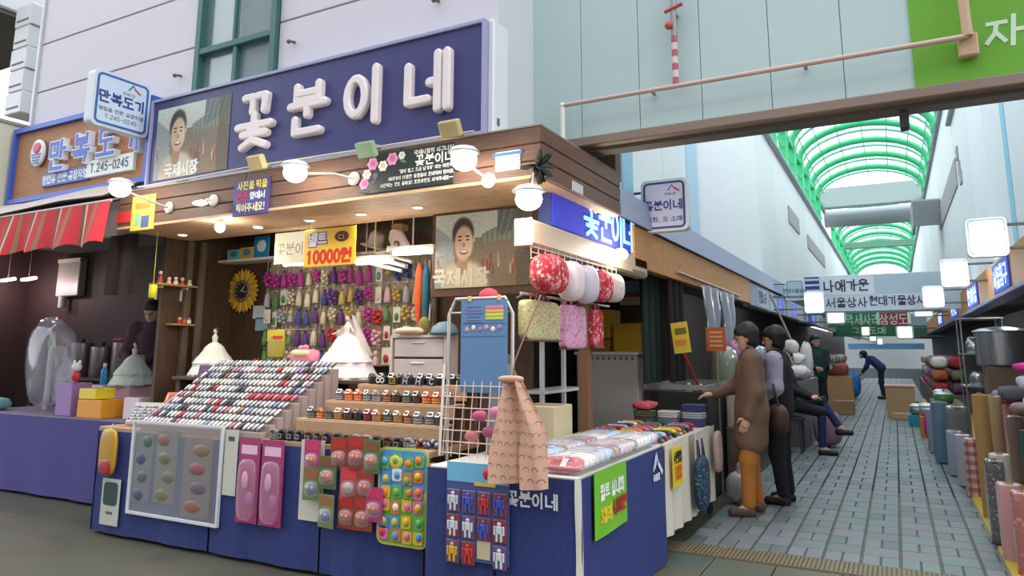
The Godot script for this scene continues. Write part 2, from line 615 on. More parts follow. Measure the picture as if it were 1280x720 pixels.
# ---------- the setting
const WALL_Z := -4.06
const HOARD_Z := -4.62
const SOFFIT := 2.44
func setting() -> void:
	var dark := m8(70, 68, 66, 0.9)
	# street slab and alley bed
	var ground := ramped("street", [rgb(66, 70, 58), rgb(84, 78, 62), rgb(72, 80, 68)], Vector3(0.35, 0.35, 0.35), 0.03, 0.55)
	struct("floor", G.new().box(Vector3(-5, -0.11, -1.0), Vector3(40, 0.2, 14.5)), ground)
	var bed := struct("floor", G.new().box(Vector3(-0.5, -0.125, -36.9), Vector3(7, 0.2, 57.3)), m8(46, 52, 52, 0.8))
	# paving of the alley: rows of one square slab and rows of two half slabs
	var tones := [m8(118, 124, 123, 0.5), m8(106, 116, 114, 0.5), m8(128, 129, 131, 0.55), m8(98, 109, 110, 0.5), m8(122, 122, 127, 0.5), m8(108, 122, 120, 0.45)]
	var sq := G.new().box(Vector3(0, -0.02, 0), Vector3(0.222, 0.04, 0.229), 0.004).mesh()
	var hf := G.new().box(Vector3(0, -0.02, 0), Vector3(0.106, 0.04, 0.229), 0.004).mesh()
	var rest := []
	for k in tones.size():
		rest.append(G.new())
	var count := 0
	for r in 150:
		var z := -5.58 - r * 0.2355
		for c in 9:
			var x := -1.5 + (c + 0.5) * 0.2375
			for half in ([0] if r % 2 == 1 else [-1, 1]):
				var k := rng.randi() % tones.size()
				var at := Vector3(x + half * 0.0578, jit(0.0012), z)
				if count < 300:
					part("paving_slab", sq if half == 0 else hf, tones[k], bed, at)
				else:
					rest[k].box(at + Vector3(0, -0.01, 0), Vector3(0.222 if half == 0 else 0.106, 0.02, 0.229))
				count += 1
	for k in tones.size():
		stuff(part("paving_slabs", rest[k], tones[k], bed))
	# tan drain cover across the mouth of the alley
	var drain := struct("trim_1", G.new().box(Vector3(-0.45, -0.02, -5.3), Vector3(2.5, 0.036, 0.3)), m8(92, 80, 58, 0.6))
	for c in 5:
		var g := G.new()
		for k in 18:
			g.box(Vector3(-1.45 + c * 0.5 + k * 0.028 - 0.22, 0.001, -5.3), Vector3(0.018, 0.008, 0.27))
		part("grate", g, m8(122, 106, 76, 0.55), drain, Vector3(0, 0, 0))
	# larger dim flags before the drain and beside the stall
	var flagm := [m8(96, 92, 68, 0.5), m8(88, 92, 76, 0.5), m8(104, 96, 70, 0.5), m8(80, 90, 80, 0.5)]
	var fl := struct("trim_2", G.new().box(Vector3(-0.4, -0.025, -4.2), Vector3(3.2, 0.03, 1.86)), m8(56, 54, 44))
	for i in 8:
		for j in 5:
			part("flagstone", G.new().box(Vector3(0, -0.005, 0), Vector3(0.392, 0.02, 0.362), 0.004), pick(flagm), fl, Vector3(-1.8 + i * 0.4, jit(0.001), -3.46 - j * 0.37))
	# yellow edging on both sides of the alley
	var yel := m8(196, 168, 62, 0.6)
	struct("trim_3", G.new().box(Vector3(0.635, -0.003, -14.6), Vector3(0.19, 0.05, 18.3), 0.01), yel)
	struct("trim_4", G.new().box(Vector3(-1.62, -0.008, -20), Vector3(0.16, 0.04, 18), 0.01), yel)
	# white clad building above the stall: courses of wide panels
	var clad := m8(211, 204, 210, 0.6)
	var wall := struct("wall_north", G.new().box(Vector3(-5.22, 4.62, -4.36), Vector3(5.7, 4.3, 0.5)), m8(120, 118, 124))
	var ys := [2.47, 3.05, 3.62, 4.18, 4.74, 5.3, 5.86, 6.42, 6.77]
	var spans := [[-8.12, -5.5], [-4.47, -2.33]]
	for k in ys.size() - 1:
		for s in spans:
			var hh: float = ys[k + 1] - ys[k] - 0.012
			part("panel", G.new().box(Vector3((s[0] + s[1]) / 2, ys[k] + hh / 2, WALL_Z - 0.02), Vector3(s[1] - s[0], hh, 0.05), 0.006), clad, wall)
		if ys[k] < 3.4:
			part("panel", G.new().box(Vector3(-4.98, (ys[k] + ys[k + 1]) / 2, WALL_Z - 0.02), Vector3(1.03, ys[k + 1] - ys[k] - 0.012, 0.05), 0.006), clad, wall)
	part("panel", G.new().box(Vector3(-2.34, 4.62, -4.36), Vector3(0.03, 4.3, 0.6), 0.006), m8(205, 208, 208), wall)   # side return
	part("edge_strip", G.new().box(Vector3(-8.14, 4.6, WALL_Z + 0.0), Vector3(0.05, 4.3, 0.06), 0.008), m8(190, 190, 192, 0.4, 0.3), wall)
	# small wall fixings
	for q in [[227, 95], [369, 53], [549, 2]]:
		var c := on_z(q[0], q[1], WALL_Z)
		part("wall_hook", G.new().rod(c, c + Vector3(0, -0.015, 0.07), 0.012).ball(c + Vector3(0, -0.02, 0.07), Vector3(0.02, 0.02, 0.02), 8, 6), m8(110, 104, 84, 0.5, 0.4), wall)
	# green framed window
	var wn := struct("window_1", border(1.02, 2.9, 0.06, -0.05, 0.05).move(Vector3.ZERO), m8(58, 104, 94, 0.5))
	wn.position = Vector3(-4.985, 4.85, WALL_Z)
	var green := m8(58, 104, 94, 0.5)
	part("mullion", G.new().box(Vector3(0, -0.76, 0.01), Vector3(0.94, 0.06, 0.07), 0.006), green, wn)
	part("mullion", G.new().box(Vector3(0.0, -1.1, 0.0), Vector3(0.05, 0.66, 0.06), 0.006), green, wn)
	part("mullion", G.new().box(Vector3(-0.05, 0.32, -0.005), Vector3(0.03, 2.12, 0.04), 0.006), green, wn)
	for q in [[-0.25, -1.1, 0.44, 0.62], [0.24, -1.1, 0.42, 0.62], [-0.27, 0.32, 0.4, 2.1], [0.2, 0.32, 0.46, 2.1]]:
		part("pane", G.new().box(Vector3(q[0], q[1], -0.02), Vector3(q[2], q[3], 0.008)), clear(Color(0.75, 0.9, 0.88), 0.12, 0.02), wn)
	part("reveal", G.new().box(Vector3(0, 0, -0.13), Vector3(1.0, 2.86, 0.02)), m8(70, 116, 106), wn)
	for k in 13:
		part("blind_slat", G.new().box(Vector3(0.02, -1.35 + k * 0.15, -0.075), Vector3(0.9, 0.112, 0.012), 0.003), m8(224, 236, 233), wn)
	# hoarding over the alley mouth
	var pal := m8(184, 203, 202, 0.55)
	var ho := struct("wall_hoarding", G.new().box(Vector3(1.33, 4.92, HOARD_Z - 0.1), Vector3(7.3, 3.9, 0.12)), m8(150, 168, 168))
	var xs := [-2.33]
	for q in [726.5, 798.5, 876, 963, 1055, 1150]:
		xs.append(on_z(q, 90, HOARD_Z).x)
	for k in 8:
		xs.append(xs[-1] + 0.42)
	for k in xs.size() - 1:
		part("panel", G.new().box(Vector3((xs[k] + xs[k + 1]) / 2, 4.93, HOARD_Z - 0.02), Vector3(xs[k + 1] - xs[k] - 0.004, 3.98, 0.04), 0.003), pal, ho)
	part("sill_beam", G.new().box(Vector3(1.33, 2.905, HOARD_Z - 0.09), Vector3(7.3, 0.07, 0.22), 0.008), m8(142, 122, 110, 0.5, 0.2), ho)
	part("soffit_board", G.new().box(Vector3(1.33, 2.86, HOARD_Z - 0.14), Vector3(7.3, 0.03, 0.14)), m8(92, 84, 78), ho)
	var h0 := on_z(728, 176, -5.25)
	var h1 := on_z(772, 226, -5.25)
	struct("trim_header", G.new().box(Vector3(h0.x - 0.2, 2.98, -5.3), Vector3(0.72, 0.42, 0.08), 0.008), m8(176, 122, 72, 0.6))
	struct("trim_post_dark", G.new().box(Vector3(h1.x - 0.07, 2.98, -5.26), Vector3(0.15, 0.46, 0.14), 0.008), m8(74, 52, 42, 0.6))
	# alley walls, parapets, far end
	var wl := struct("wall_west", G.new().box(Vector3(-2.25, 4.1, -33), Vector3(0.3, 3.3, 56)), m8(222, 230, 230, 0.6))
	var z := -5.0
	var k2 := 0
	while z > -42.0:
		var w: float = [2.2, 1.7, 2.6, 2.0][k2 % 4]
		part("panel", G.new().box(Vector3(-2.085, 4.1, z - w / 2), Vector3(0.03, 3.3, w - 0.015), 0.004), [m8(234, 240, 240, 0.55), m8(228, 236, 236, 0.55), m8(238, 240, 242, 0.55)][k2 % 3], wl)
		z -= w
		k2 += 1
	for q in [[782, 200, 797, 330, 0.0], [860, 180, 872, 300, 0.0]]:
		pass
	part("stripe", G.new().box(Vector3(-2.066, 4.1, on_x(784, 210, -2.066).z), Vector3(0.01, 3.2, 0.3)), m8(160, 206, 226), wl)
	part("stripe", G.new().box(Vector3(-2.066, 4.1, on_x(866, 240, -2.066).z), Vector3(0.01, 3.2, 0.55)), m8(186, 216, 236), wl)
	part("coping", G.new().box(Vector3(-2.2, 5.78, -33), Vector3(0.5, 0.07, 56), 0.01), m8(168, 176, 178), wl)
	var wr := struct("wall_east", G.new().box(Vector3(1.38, 3.85, -9.7), Vector3(0.3, 3.2, 9.8)).box(Vector3(1.38, 4.2, -38), Vector3(0.3, 3.9, 46.8)), m8(206, 214, 218, 0.6))
	z = -4.9
	k2 = 0
	while z > -42.0:
		var w: float = [2.4, 3.0, 1.8][k2 % 3]
		var ph := 3.2 if z > -14.0 else 3.9
		part("panel", G.new().box(Vector3(1.215, 2.25 + ph / 2, z - w / 2), Vector3(0.03, ph, w - 0.015), 0.004), [m8(230, 235, 237, 0.55), m8(224, 231, 233, 0.55)][k2 % 2], wr)
		z -= w
		k2 += 1
	part("stripe", G.new().box(Vector3(1.196, 3.85, on_x(1262, 220, 1.2).z), Vector3(0.01, 3.18, 0.26)), m8(150, 205, 228), wr)
	part("coping", G.new().box(Vector3(1.33, 5.48, -9.7), Vector3(0.42, 0.06, 9.8), 0.01).box(Vector3(1.33, 6.18, -38), Vector3(0.42, 0.06, 46.8), 0.01), m8(150, 156, 162), wr)
	# old weathered sign strips high on the alley walls
	for q in [[985, 258, 999, 292], [1009, 295, 1031, 333]]:
		var a := on_x(q[0], q[1], -2.06)
		var b := on_x(q[2], q[3], -2.06)
		part("worn_strip", G.new().box(Vector3(-2.055, (a.y + b.y) / 2, (a.z + b.z) / 2), Vector3(0.03, 0.42, absf(a.z - b.z)), 0.005), m8(176, 172, 170), wl)
	var wa := on_x(1176, 282, 1.2)
	var wb := on_x(1195, 205, 1.2)
	part("worn_strip", G.new().box(Vector3(1.19, wa.y * 0.5 + wb.y * 0.5, (wa.z + wb.z) / 2), Vector3(0.03, 0.5, absf(wa.z - wb.z)), 0.005), m8(168, 166, 168), wr)
	for q in [[1196, 192], [1199, 210], [1201, 222]]:
		part("worn_letter", G.new().box(on_x(q[0], q[1], 1.19), Vector3(0.03, 0.22, 0.3), 0.01), m8(168, 166, 168), wr)
	struct("wall_end", G.new().box(Vector3(-0.4, 3.0, -64.5), Vector3(9, 6, 0.4)), m8(150, 156, 156))
	# buildings that close the street behind and beside: they shade the junction
	struct("wall_south", G.new().box(Vector3(-3, 6.5, 5.2), Vector3(26, 13, 0.5)), m8(176, 174, 172))
	struct("wall_corner", G.new().box(Vector3(4.3, 4.5, -4.9), Vector3(5.4, 9, 0.4)), m8(180, 180, 180))

func arcade() -> void:
	var green := m8(70, 205, 140, 0.45)
	var pale := m8(140, 222, 186, 0.5)
	var ro := struct("roof_arcade", G.new().box(Vector3(-2.2, 7.1, -33), Vector3(0.12, 0.14, 50), 0.01).box(Vector3(1.35, 7.1, -33), Vector3(0.12, 0.14, 50), 0.01), green)
	var lx := -2.2
	var rx := 1.35
	var cx := (lx + rx) / 2
	var rad := (rx - lx) / 2
	var zs := []
	for k in 11:
		zs.append(-9.3 - 1.9 * k)
	for k in 9:
		zs.append(-36.0 - 3.0 * k)
	var arch := func(a: float, z: float) -> Vector3: return Vector3(cx - rad * cos(a), 7.15 + 0.95 * sin(a), z)
	for bay in zs.size():
		var z: float = zs[bay]
		var sp := 1.9 if bay < 11 else 3.0
		var p := []
		var p2 := []
		for k in 17:
			var a := PI * k / 16.0
			p.append(arch.call(a, z))
			p2.append(arch.call(a, z - sp / 2) + Vector3(0, 0.06, 0))
		part("arch_rib", G.new().tube(p, 0.1, 6), green, ro)
		part("arch_rib", G.new().tube(p2, 0.04, 6), pale, ro)
		for s in [lx, rx]:
			part("column", G.new().box(Vector3(s, 6.45, z), Vector3(0.2, 1.4, 0.24), 0.01), green, ro)
			part("brace", G.new().rod(Vector3(s, 5.9, z), Vector3(s, 7.1, z - 0.9), 0.055, -1.0, 6), green, ro)
			for h in [6.2, 6.6]:
				part("rail", G.new().rod(Vector3(s, h, z), Vector3(s, h, z - sp), 0.025, -1.0, 6), pale, ro)
		for k in range(0, 16, 2):
			part("pane", G.new().sheet(2, 1, func(u, v): return arch.call(PI * (k + 2.0 * u) / 16.0, z - v * (sp - 0.03)) + Vector3(0, 0.08, 0), 0.006), clear(Color(0.97, 0.98, 1.0), 0.10, 0.02), ro)
			part("purlin", G.new().rod(arch.call(PI * k / 16.0, z) + Vector3(0, 0.05, 0), arch.call(PI * k / 16.0, z - sp) + Vector3(0, 0.05, 0), 0.014, -1.0, 5), m8(150, 190, 176), ro)
	# box girder and duct that cross the alley
	var gd := struct("trim_beam", G.new().box(Vector3(cx, 7.4, -30.2), Vector3(3.7, 0.8, 0.5), 0.02), m8(196, 204, 206))
	part("duct", G.new().rod(Vector3(lx, 6.75, -31.2), Vector3(rx, 6.75, -31.2), 0.36, -1.0, 18), m8(160, 166, 170, 0.4, 0.3), gd)
	part("rod_rail", G.new().rod(Vector3(lx, 7.2, -34), Vector3(rx, 7.2, -34), 0.14, -1.0, 8), green, gd)
	part("rod_rail", G.new().box(Vector3(cx, 7.3, -44), Vector3(3.7, 0.35, 0.3), 0.02), m8(120, 165, 140), gd)
	# grey canopy box on the east wall
	var ca := on_x(1155, 275, 1.0)
	var box := thing("wall_canopy", "grey boxy canopy projecting from the pale alley wall below the green columns", "canopy", Vector3(1.2, 4.6, -19.6))
	part("canopy_top", G.new().box(Vector3(-0.3, 0.3, 0), Vector3(0.6, 0.06, 1.5), 0.01), m8(176, 180, 184), box)
	part("canopy_side", G.new().box(Vector3(-0.57, 0.0, 0), Vector3(0.05, 0.6, 1.5), 0.01), m8(150, 154, 160), box)
	part("canopy_side", G.new().box(Vector3(-0.3, 0.0, 0.74), Vector3(0.55, 0.6, 0.03), 0.01), m8(140, 144, 150), box)

# ---------- signs, canopy and shell of the corner shop
func blade_sign(called: String, label: String, at: Vector3, turn: float, w: float, h: float, lines: Array, rim: Material, face: Material, reach: Vector3) -> Node3D:
	var t := thing(called, label, "sign", at, turn)
	part("casing", slab(w, h, 0.05, -0.05, 0.05), m8(216, 220, 226, 0.4), t)
	part("rim", border(w - 0.05, h - 0.05, 0.018, 0.05, 0.056, 0.045), rim, t)
	part("face", slab(w - 0.08, h - 0.08, 0.04, 0.045, 0.053), face, t)
	for l in lines:
		words_on(t, l[0], Vector3(l[1], l[2], 0.053), l[3], l[4], l[5], l[6], 0.002)
	if reach != Vector3.ZERO:
		var br := G.new()
		for y in [0.3, -0.3]:
			br.rod(Vector3(signf(reach.x) * w / 2, y * h, 0), Vector3(signf(reach.x) * w / 2, y * h, 0) + reach, 0.012, -1.0, 6)
		part("bracket", br, m8(90, 92, 98, 0.5, 0.5), t)
	return t
func market_mark(parent: Node3D, at: Vector3, s: float, a: Material, b: Material) -> void:   # the market's roof-like emblem
	var g := G.new().move(at)
	stroke_at(g, Vector2(-0.5, -0.1) * s, Vector2(-0.05, 0.5) * s, 0.1 * s, at)
	part("emblem", g, a, parent)
	var g2 := G.new()
	stroke_at(g2, Vector2(-0.05, 0.5) * s, Vector2(0.25, 0.1) * s, 0.12 * s, at)
	stroke_at(g2, Vector2(0.25, 0.1) * s, Vector2(0.75, -0.2) * s, 0.2 * s, at)
	part("emblem", g2, b, parent)
func stroke_at(g: G, p: Vector2, q: Vector2, w: float, at: Vector3) -> void:
	g.move(at)
	stroke(g, p, q, w, 0.003, false)
# the film-poster print: a smiling man in a cream jacket before market awnings
var poster_tex: ImageTexture
func poster_print() -> StandardMaterial3D:
	if mats.has("poster"):
		return mats["poster"]
	var W := 288
	var Hh := 192
	var im := Image.create(W, Hh, false, Image.FORMAT_RGB8)
	var nz := FastNoiseLite.new()
	nz.frequency = 0.06
	for y in Hh:
		for x in W:
			var u := float(x) / W
			var v := float(y) / Hh
			var c := rgb(196, 204, 196).lerp(rgb(176, 170, 148), v)
			if v > 0.34 + (0.05 if fmod(u * 7.0, 1.0) > 0.5 else 0.0):
				c = rgb(120, 116, 104).lerp(rgb(140, 112, 84), v)
			if u < 0.2 and v > 0.15 + u:
				c = rgb(150, 156, 156)
			if u > 0.5 and v < 0.42 - (u - 0.5) * 0.1 and v > 0.30 - (u - 0.5) * 0.55:
				c = rgb(132, 138, 118) if fmod(u * 60.0, 3.0) > 1.0 else rgb(110, 118, 104)
			if u > 0.66 and v < 0.25 - (u - 0.9) * 0.4:
				c = rgb(96, 106, 104) if fmod(u * 30.0 + v * 6.0, 2.0) > 0.5 else rgb(124, 132, 126)
			if u > 0.85:
				c = c.lerp(rgb(86, 80, 62), 0.6)
			c = c.darkened(0.14 * nz.get_noise_2d(x * 2.0, y * 2.0)).lightened(0.12 * maxf(0.0, nz.get_noise_2d(x * 5.0 + 99.0, y * 4.0)))
			im.set_pixel(x, y, c)
	# passers-by
	for k in 26:
		var px := rng.randf_range(0.02, 0.84)
		var py := rng.randf_range(0.62, 0.82)
		blot(im, px, py, 0.012, 0.085, pick([rgb(190, 180, 150), rgb(120, 84, 70), rgb(86, 92, 96), rgb(170, 150, 120), rgb(150, 70, 60)]))
		blot(im, px, py - 0.1, 0.009, 0.018, rgb(150, 116, 92))
	# the man
	blot(im, 0.34, 1.04, 0.26, 0.44, rgb(206, 194, 162))
	blot(im, 0.2, 1.0, 0.14, 0.36, rgb(190, 178, 146))
	blot(im, 0.295, 0.68, 0.065, 0.16, rgb(170, 132, 106))
	blot(im, 0.30, 0.27, 0.128, 0.24, rgb(56, 50, 46))
	blot(im, 0.31, 0.40, 0.112, 0.26, rgb(210, 176, 148))
	blot(im, 0.352, 0.42, 0.055, 0.17, rgb(226, 194, 166))
	for sx in [0.266, 0.348]:
		blot(im, sx, 0.36, 0.02, 0.012, rgb(50, 40, 36))
		blot(im, sx, 0.31, 0.028, 0.012, rgb(58, 46, 40))
	blot(im, 0.31, 0.43, 0.016, 0.035, rgb(172, 132, 106))
	blot(im, 0.312, 0.525, 0.052, 0.036, rgb(150, 84, 74))
	blot(im, 0.312, 0.515, 0.043, 0.018, rgb(238, 232, 222))
	var m := StandardMaterial3D.new()
	m.albedo_texture = ImageTexture.create_from_image(im)
	m.roughness = 0.45
	mats["poster"] = m
	return m
func blot(im: Image, u: float, v: float, ru: float, rv: float, c: Color) -> void:
	var W := im.get_width()
	var Hh := im.get_height()
	for y in range(maxi(0, int((v - rv) * Hh)), mini(Hh, int((v + rv) * Hh) + 1)):
		for x in range(maxi(0, int((u - ru) * W)), mini(W, int((u + ru) * W) + 1)):
			var d := Vector2((float(x) / W - u) / ru, (float(y) / Hh - v) / rv).length()
			if d < 1.0:
				im.set_pixel(x, y, im.get_pixel(x, y).lerp(c, clampf((1.0 - d) * 5.0, 0.0, 1.0)))
func board(called: String, label: String, a: Vector3, b: Vector3, m: Material, cat := "sign", depth := 0.012) -> Node3D:   # flat board between two corners of a z plane; its own xy origin is its middle
	var t := thing(called, label, cat, Vector3((a.x + b.x) / 2, (a.y + b.y) / 2, a.z))
	part("board", G.new().box(Vector3(0, 0, -depth / 2), Vector3(absf(a.x - b.x), absf(a.y - b.y), depth), 0.003), m, t)
	return t

func main_sign() -> void:
	var a := on_z(192, 126, -3.8)
	var b := on_z(612, 166, -3.8)
	b.x = on_z(607, 100, -3.8).x
	var w := b.x - a.x
	var h := 0.80
	var t := thing("shop_sign", "long navy shop sign with raised white Korean letters and a film picture panel", "sign", Vector3((a.x + b.x) / 2, 3.19, -3.8))
	var navy := m8(58, 58, 114, 0.35)
	part("backing", G.new().box(Vector3(0, 0, -0.02), Vector3(w - 0.06, h - 0.06, 0.04)), navy, t)
	part("casing", border(w, h, 0.022, -0.24, 0.018), m8(160, 160, 196, 0.35), t)
	part("end_cap", G.new().box(Vector3(w / 2 + 0.02, 0, -0.13), Vector3(0.05, h + 0.02, 0.2), 0.01), m8(226, 226, 228, 0.4), t)
	part("clamp", G.new().box(Vector3(w / 2 + 0.045, -0.3, -0.09), Vector3(0.01, 0.05, 0.03)), m8(120, 130, 130, 0.4, 0.6), t)
	var cream := m8(238, 224, 222, 0.4)
	var x0 := on_z(322, 140, -3.8).x
	for k in 4:
		var c := on_z([322, 388, 459, 537][k], [149, 134, 118, 102][k], -3.8)
		words_on(t, "꽃분이네"[k], Vector3(c.x - t.position.x, c.y - t.position.y - 0.02, 0.0), 0.44 if k == 0 else 0.39, 0.42 if k == 0 else 0.40, 0.066, cream, 0.05, true, 0.0, "letter")
	var p0 := on_z(199, 138, -3.8)
	var p1 := on_z(284, 208, -3.8)
	part("picture", G.new().plate(p0.x - t.position.x, -0.34, p1.x - t.position.x, 0.30, 0.004), poster_print(), t)
	words_on(t, "국제시장", Vector3((p0.x + p1.x) / 2 - t.position.x - 0.1, -0.27, 0.005), 0.11, 0.11, 0.018, m8(238, 236, 230), 0.004)
	one("green_tape", G.new().box(Vector3.ZERO, Vector3(0.14, 0.045, 0.006), 0.002), m8(70, 130, 70), "strip of green tape on the sign's lower rim under the film picture", "tape", Vector3(on_z(228, 230, -3.778).x, 2.8, -3.777))
	one("sign_cable", G.new().tube([Vector3(-5.7, 2.79, -3.72), Vector3(-5.0, 2.785, -3.7), Vector3(-4.2, 2.8, -3.71), Vector3(-3.2, 2.786, -3.7), Vector3(-2.3, 2.792, -3.72)], 0.007, 6), m8(200, 192, 176), "pale cable lying along the top of the wooden canopy", "cable")
	# three floodlight fittings along its foot
	for q in [[321, 203, m8(196, 178, 130, 0.5)], [458, 187, m8(126, 160, 126, 0.5)], [563, 161, m8(190, 172, 122, 0.5)]]:
		var c := on_z(q[0], q[1], -3.62)
		var f := thing("floodlight", "unlit square sign floodlight, " + ["tan cased, under the film picture", "green cased, above the floral board", "tan cased, under the last big letter"][taken.get("floodlight", 0)], "floodlight", c, 0.0, "floodlights along the sign")
		part("housing", G.new().move(Vector3.ZERO, Basis(Vector3.RIGHT, 0.5)).box(Vector3.ZERO, Vector3(0.15, 0.11, 0.05), 0.008), q[2], f)
		part("lens", G.new().move(Vector3.ZERO, Basis(Vector3.RIGHT, 0.5)).box(Vector3(0, 0, -0.03), Vector3(0.12, 0.085, 0.01)), m8(210, 208, 196, 0.2), f)
		part("bracket", G.new().rod(Vector3(0, -0.04, 0), Vector3(0, 2.785 - c.y, -0.11), 0.012).ball(Vector3(0, 2.795 - c.y, -0.11), Vector3(0.03, 0.02, 0.03), 8, 6), m8(150, 146, 136, 0.4, 0.4), f)

func canopy() -> void:
	var wood := ramped("fascia_wood", [rgb(84, 60, 49), rgb(114, 82, 66), rgb(97, 70, 56), rgb(124, 92, 74)], Vector3(0.5, 7, 7), 0.03, 0.6)
	var woodz := ramped("fascia_wood_side", [rgb(84, 60, 49), rgb(114, 82, 66), rgb(97, 70, 56), rgb(124, 92, 74)], Vector3(7, 7, 0.5), 0.03, 0.6)
	var ply := ramped("soffit_ply", [rgb(196, 156, 120), rgb(214, 176, 138), rgb(186, 146, 112)], Vector3(0.8, 2, 3), 0.02, 0.55)
	var t := struct("roof_canopy", G.new().box(Vector3(-3.9, 2.61, -4.1), Vector3(4.1, 0.3, 0.66)).box(Vector3(-2.0, 2.61, -4.6), Vector3(0.3, 0.3, 1.0)), m8(80, 66, 56))
	part("soffit_board", G.new().box(Vector3(-3.91, SOFFIT + 0.01, -4.11), Vector3(4.1, 0.02, 0.74)), ply, t)
	part("soffit_board", G.new().box(Vector3(-2.06, SOFFIT + 0.012, -4.5), Vector3(0.42, 0.02, 1.34)), ply, t)
	for k in 3:
		var y := SOFFIT + 0.055 + k * 0.111
		for s in [[-5.97, -4.4], [-4.4, -2.9], [-2.9, -1.83]]:
			part("plank", G.new().box(Vector3((s[0] + s[1]) / 2, y, -3.76), Vector3(s[1] - s[0] - 0.003, 0.106, 0.03), 0.006), wood, t)
		part("plank", G.new().box(Vector3(-1.842, y, -4.46), Vector3(0.03, 0.106, 1.39), 0.006), woodz, t)
		part("plank", G.new().box(Vector3(-5.96, y, -3.98), Vector3(0.03, 0.106, 0.4), 0.006), woodz, t)
	part("top_board", G.new().box(Vector3(-3.9, 2.775, -4.05), Vector3(4.14, 0.012, 0.62), 0.003), m8(150, 140, 122), t)
	part("top_board", G.new().box(Vector3(-2.0, 2.776, -4.75), Vector3(0.34, 0.012, 0.8), 0.003), m8(110, 90, 74), t)
	# the shop room behind: panelled walls, back wall, ceiling
	var pan := ramped("panel_wood", [rgb(58, 40, 29), rgb(84, 60, 42), rgb(70, 49, 34)], Vector3(6, 0.7, 6), 0.03, 0.6)
	struct("wall_shop_west", G.new().box(Vector3(-6.05, 1.3, -4.71), Vector3(0.04, 2.6, 0.88)), pan)
	struct("wall_shop_back", G.new().box(Vector3(-4.43, 1.3, -5.12), Vector3(3.64, 2.6, 0.12)), pan)
	struct("ceiling_shop", G.new().box(Vector3(-4.1, 2.64, -4.82), Vector3(4.1, 0.05, 0.72)), m8(120, 100, 84))
	var pw := struct("wall_partition", G.new().box(Vector3(-2.6, 2.12, -4.46), Vector3(1.0, 0.64, 0.06)), m8(96, 66, 46))
	struct("trim_post_east", G.new().box(Vector3(-2.04, 1.22, -4.9), Vector3(0.08, 2.44, 0.08), 0.006), m8(120, 84, 56))
	struct("trim_post_west", G.new().box(Vector3(-5.99, 1.22, -4.5), Vector3(0.06, 2.44, 0.06), 0.005).box(Vector3(-5.9, 1.22, -4.58), Vector3(0.05, 2.44, 0.05), 0.005), m8(92, 78, 64))
	# recessed downlights
	for k in 5:
		var c := on_y([228, 323, 387, 451, 522][k], [293.5, 284, 275.5, 267.5, 259][k], SOFFIT - 0.004)
		var d := thing("downlight", "small round white recessed downlight, %s along the soffit from the striped awning" % ORD[k], "light", c, 0.0, "downlights in the wooden soffit")
		part("ring", G.new().lathe([[0.035, 0.004], [0.048, 0.004], [0.05, -0.004], [0.036, -0.006]], 20), m8(240, 238, 232, 0.4), d)
		part("lens", G.new().lathe([[0.0, -0.002], [0.036, -0.002], [0.036, -0.006], [0.0, -0.0061]], 20), glow(Color(0.98, 0.96, 1.0), 6.0), d)
		spot_down(c + Vector3(0, -0.012, 0), 0.4)
	# lamps on arms before the fascia
	arm_lamp("wall_lamp", "bright round bulb on a long white arm over the striped awning", on_z(150, 236, -3.4), on_z(213, 260, -3.75), true)
	arm_lamp("wall_lamp", "bright twin bulb lamp on an arm between the purple notice and floral board", on_z(369, 216, -3.45), on_z(444, 224, -3.75), true)
	arm_lamp("wall_lamp", "bright floodlamp in front of the floral board's printed name", on_z(580, 200, -3.5), on_z(612, 226, -3.75), true)
	arm_lamp("wall_lamp", "bright round lamp hanging at the corner of the wooden canopy", on_z(661, 249, -3.6), on_z(676, 215, -3.8), true)
	arm_lamp("wall_lamp", "small pale lamp on a round plate beside the purple notice", on_z(250, 254, -3.62), on_z(268, 251, -3.75), false)
	var bb := on_y(275, 284, SOFFIT - 0.06)
	var t2 := thing("bulb", "bare glowing bulb hanging from the soffit above the sunflower clock", "light", Vector3(bb.x, SOFFIT, bb.z))
	part("socket", G.new().lathe([[0.0, -0.03], [0.018, -0.03], [0.02, 0.0], [0.0, 0.0]], 12), m8(230, 228, 220), t2)
	part("globe", G.new().ball(Vector3(0, -0.06, 0), Vector3(0.04, 0.045, 0.04), 14, 10), glow(Color(1, 0.99, 0.95), 8.0), t2)
	lamp_light(Vector3(bb.x, SOFFIT - 0.06, bb.z), 0.3, Color(1, 0.97, 0.9), 0.03)
	# boards on the fascia
	var pn := board("notice", "purple notice with yellow and white Korean words on the wooden fascia", on_z(293, 227, -3.735), on_z(335, 266, -3.735), m8(62, 48, 130, 0.4))
	var s := 0.062
	words_on(pn, "사진을", Vector3(-0.06, 0.095, 0), s, s, 0.0085, m8(232, 214, 60))
	words_on(pn, "찍을", Vector3(0.11, 0.095, 0), s, s, 0.0085, m8(232, 214, 60))
	words_on(pn, "분은", Vector3(-0.09, 0.01, 0), s, s, 0.009, m8(206, 40, 70))
	words_on(pn, "옆에서", Vector3(0.07, 0.01, 0), s * 0.9, s * 0.9, 0.0075, m8(240, 240, 244))
	words_on(pn, "찍어주세요!", Vector3(0, -0.08, 0), s, s * 0.95, 0.0085, m8(236, 230, 170))
	var f0 := on_z(459, 196, -3.735)
	var f1 := on_z(567, 238, -3.735)
	var fb := board("floral_board", "black board with pink and white roses and white Korean writing", Vector3(f0.x, 2.75, -3.735), Vector3(f1.x, 2.47, -3.735), m8(34, 42, 42, 0.35))
	var wh := m8(226, 228, 222)
	words_on(fb, "국제시장의 시그니처", Vector3(0.2, 0.105, 0), 0.032, 0.034, 0.0036, wh)
	words_on(fb, "꽃분이네", Vector3(0.21, 0.048, 0), 0.07, 0.08, 0.0095, wh)
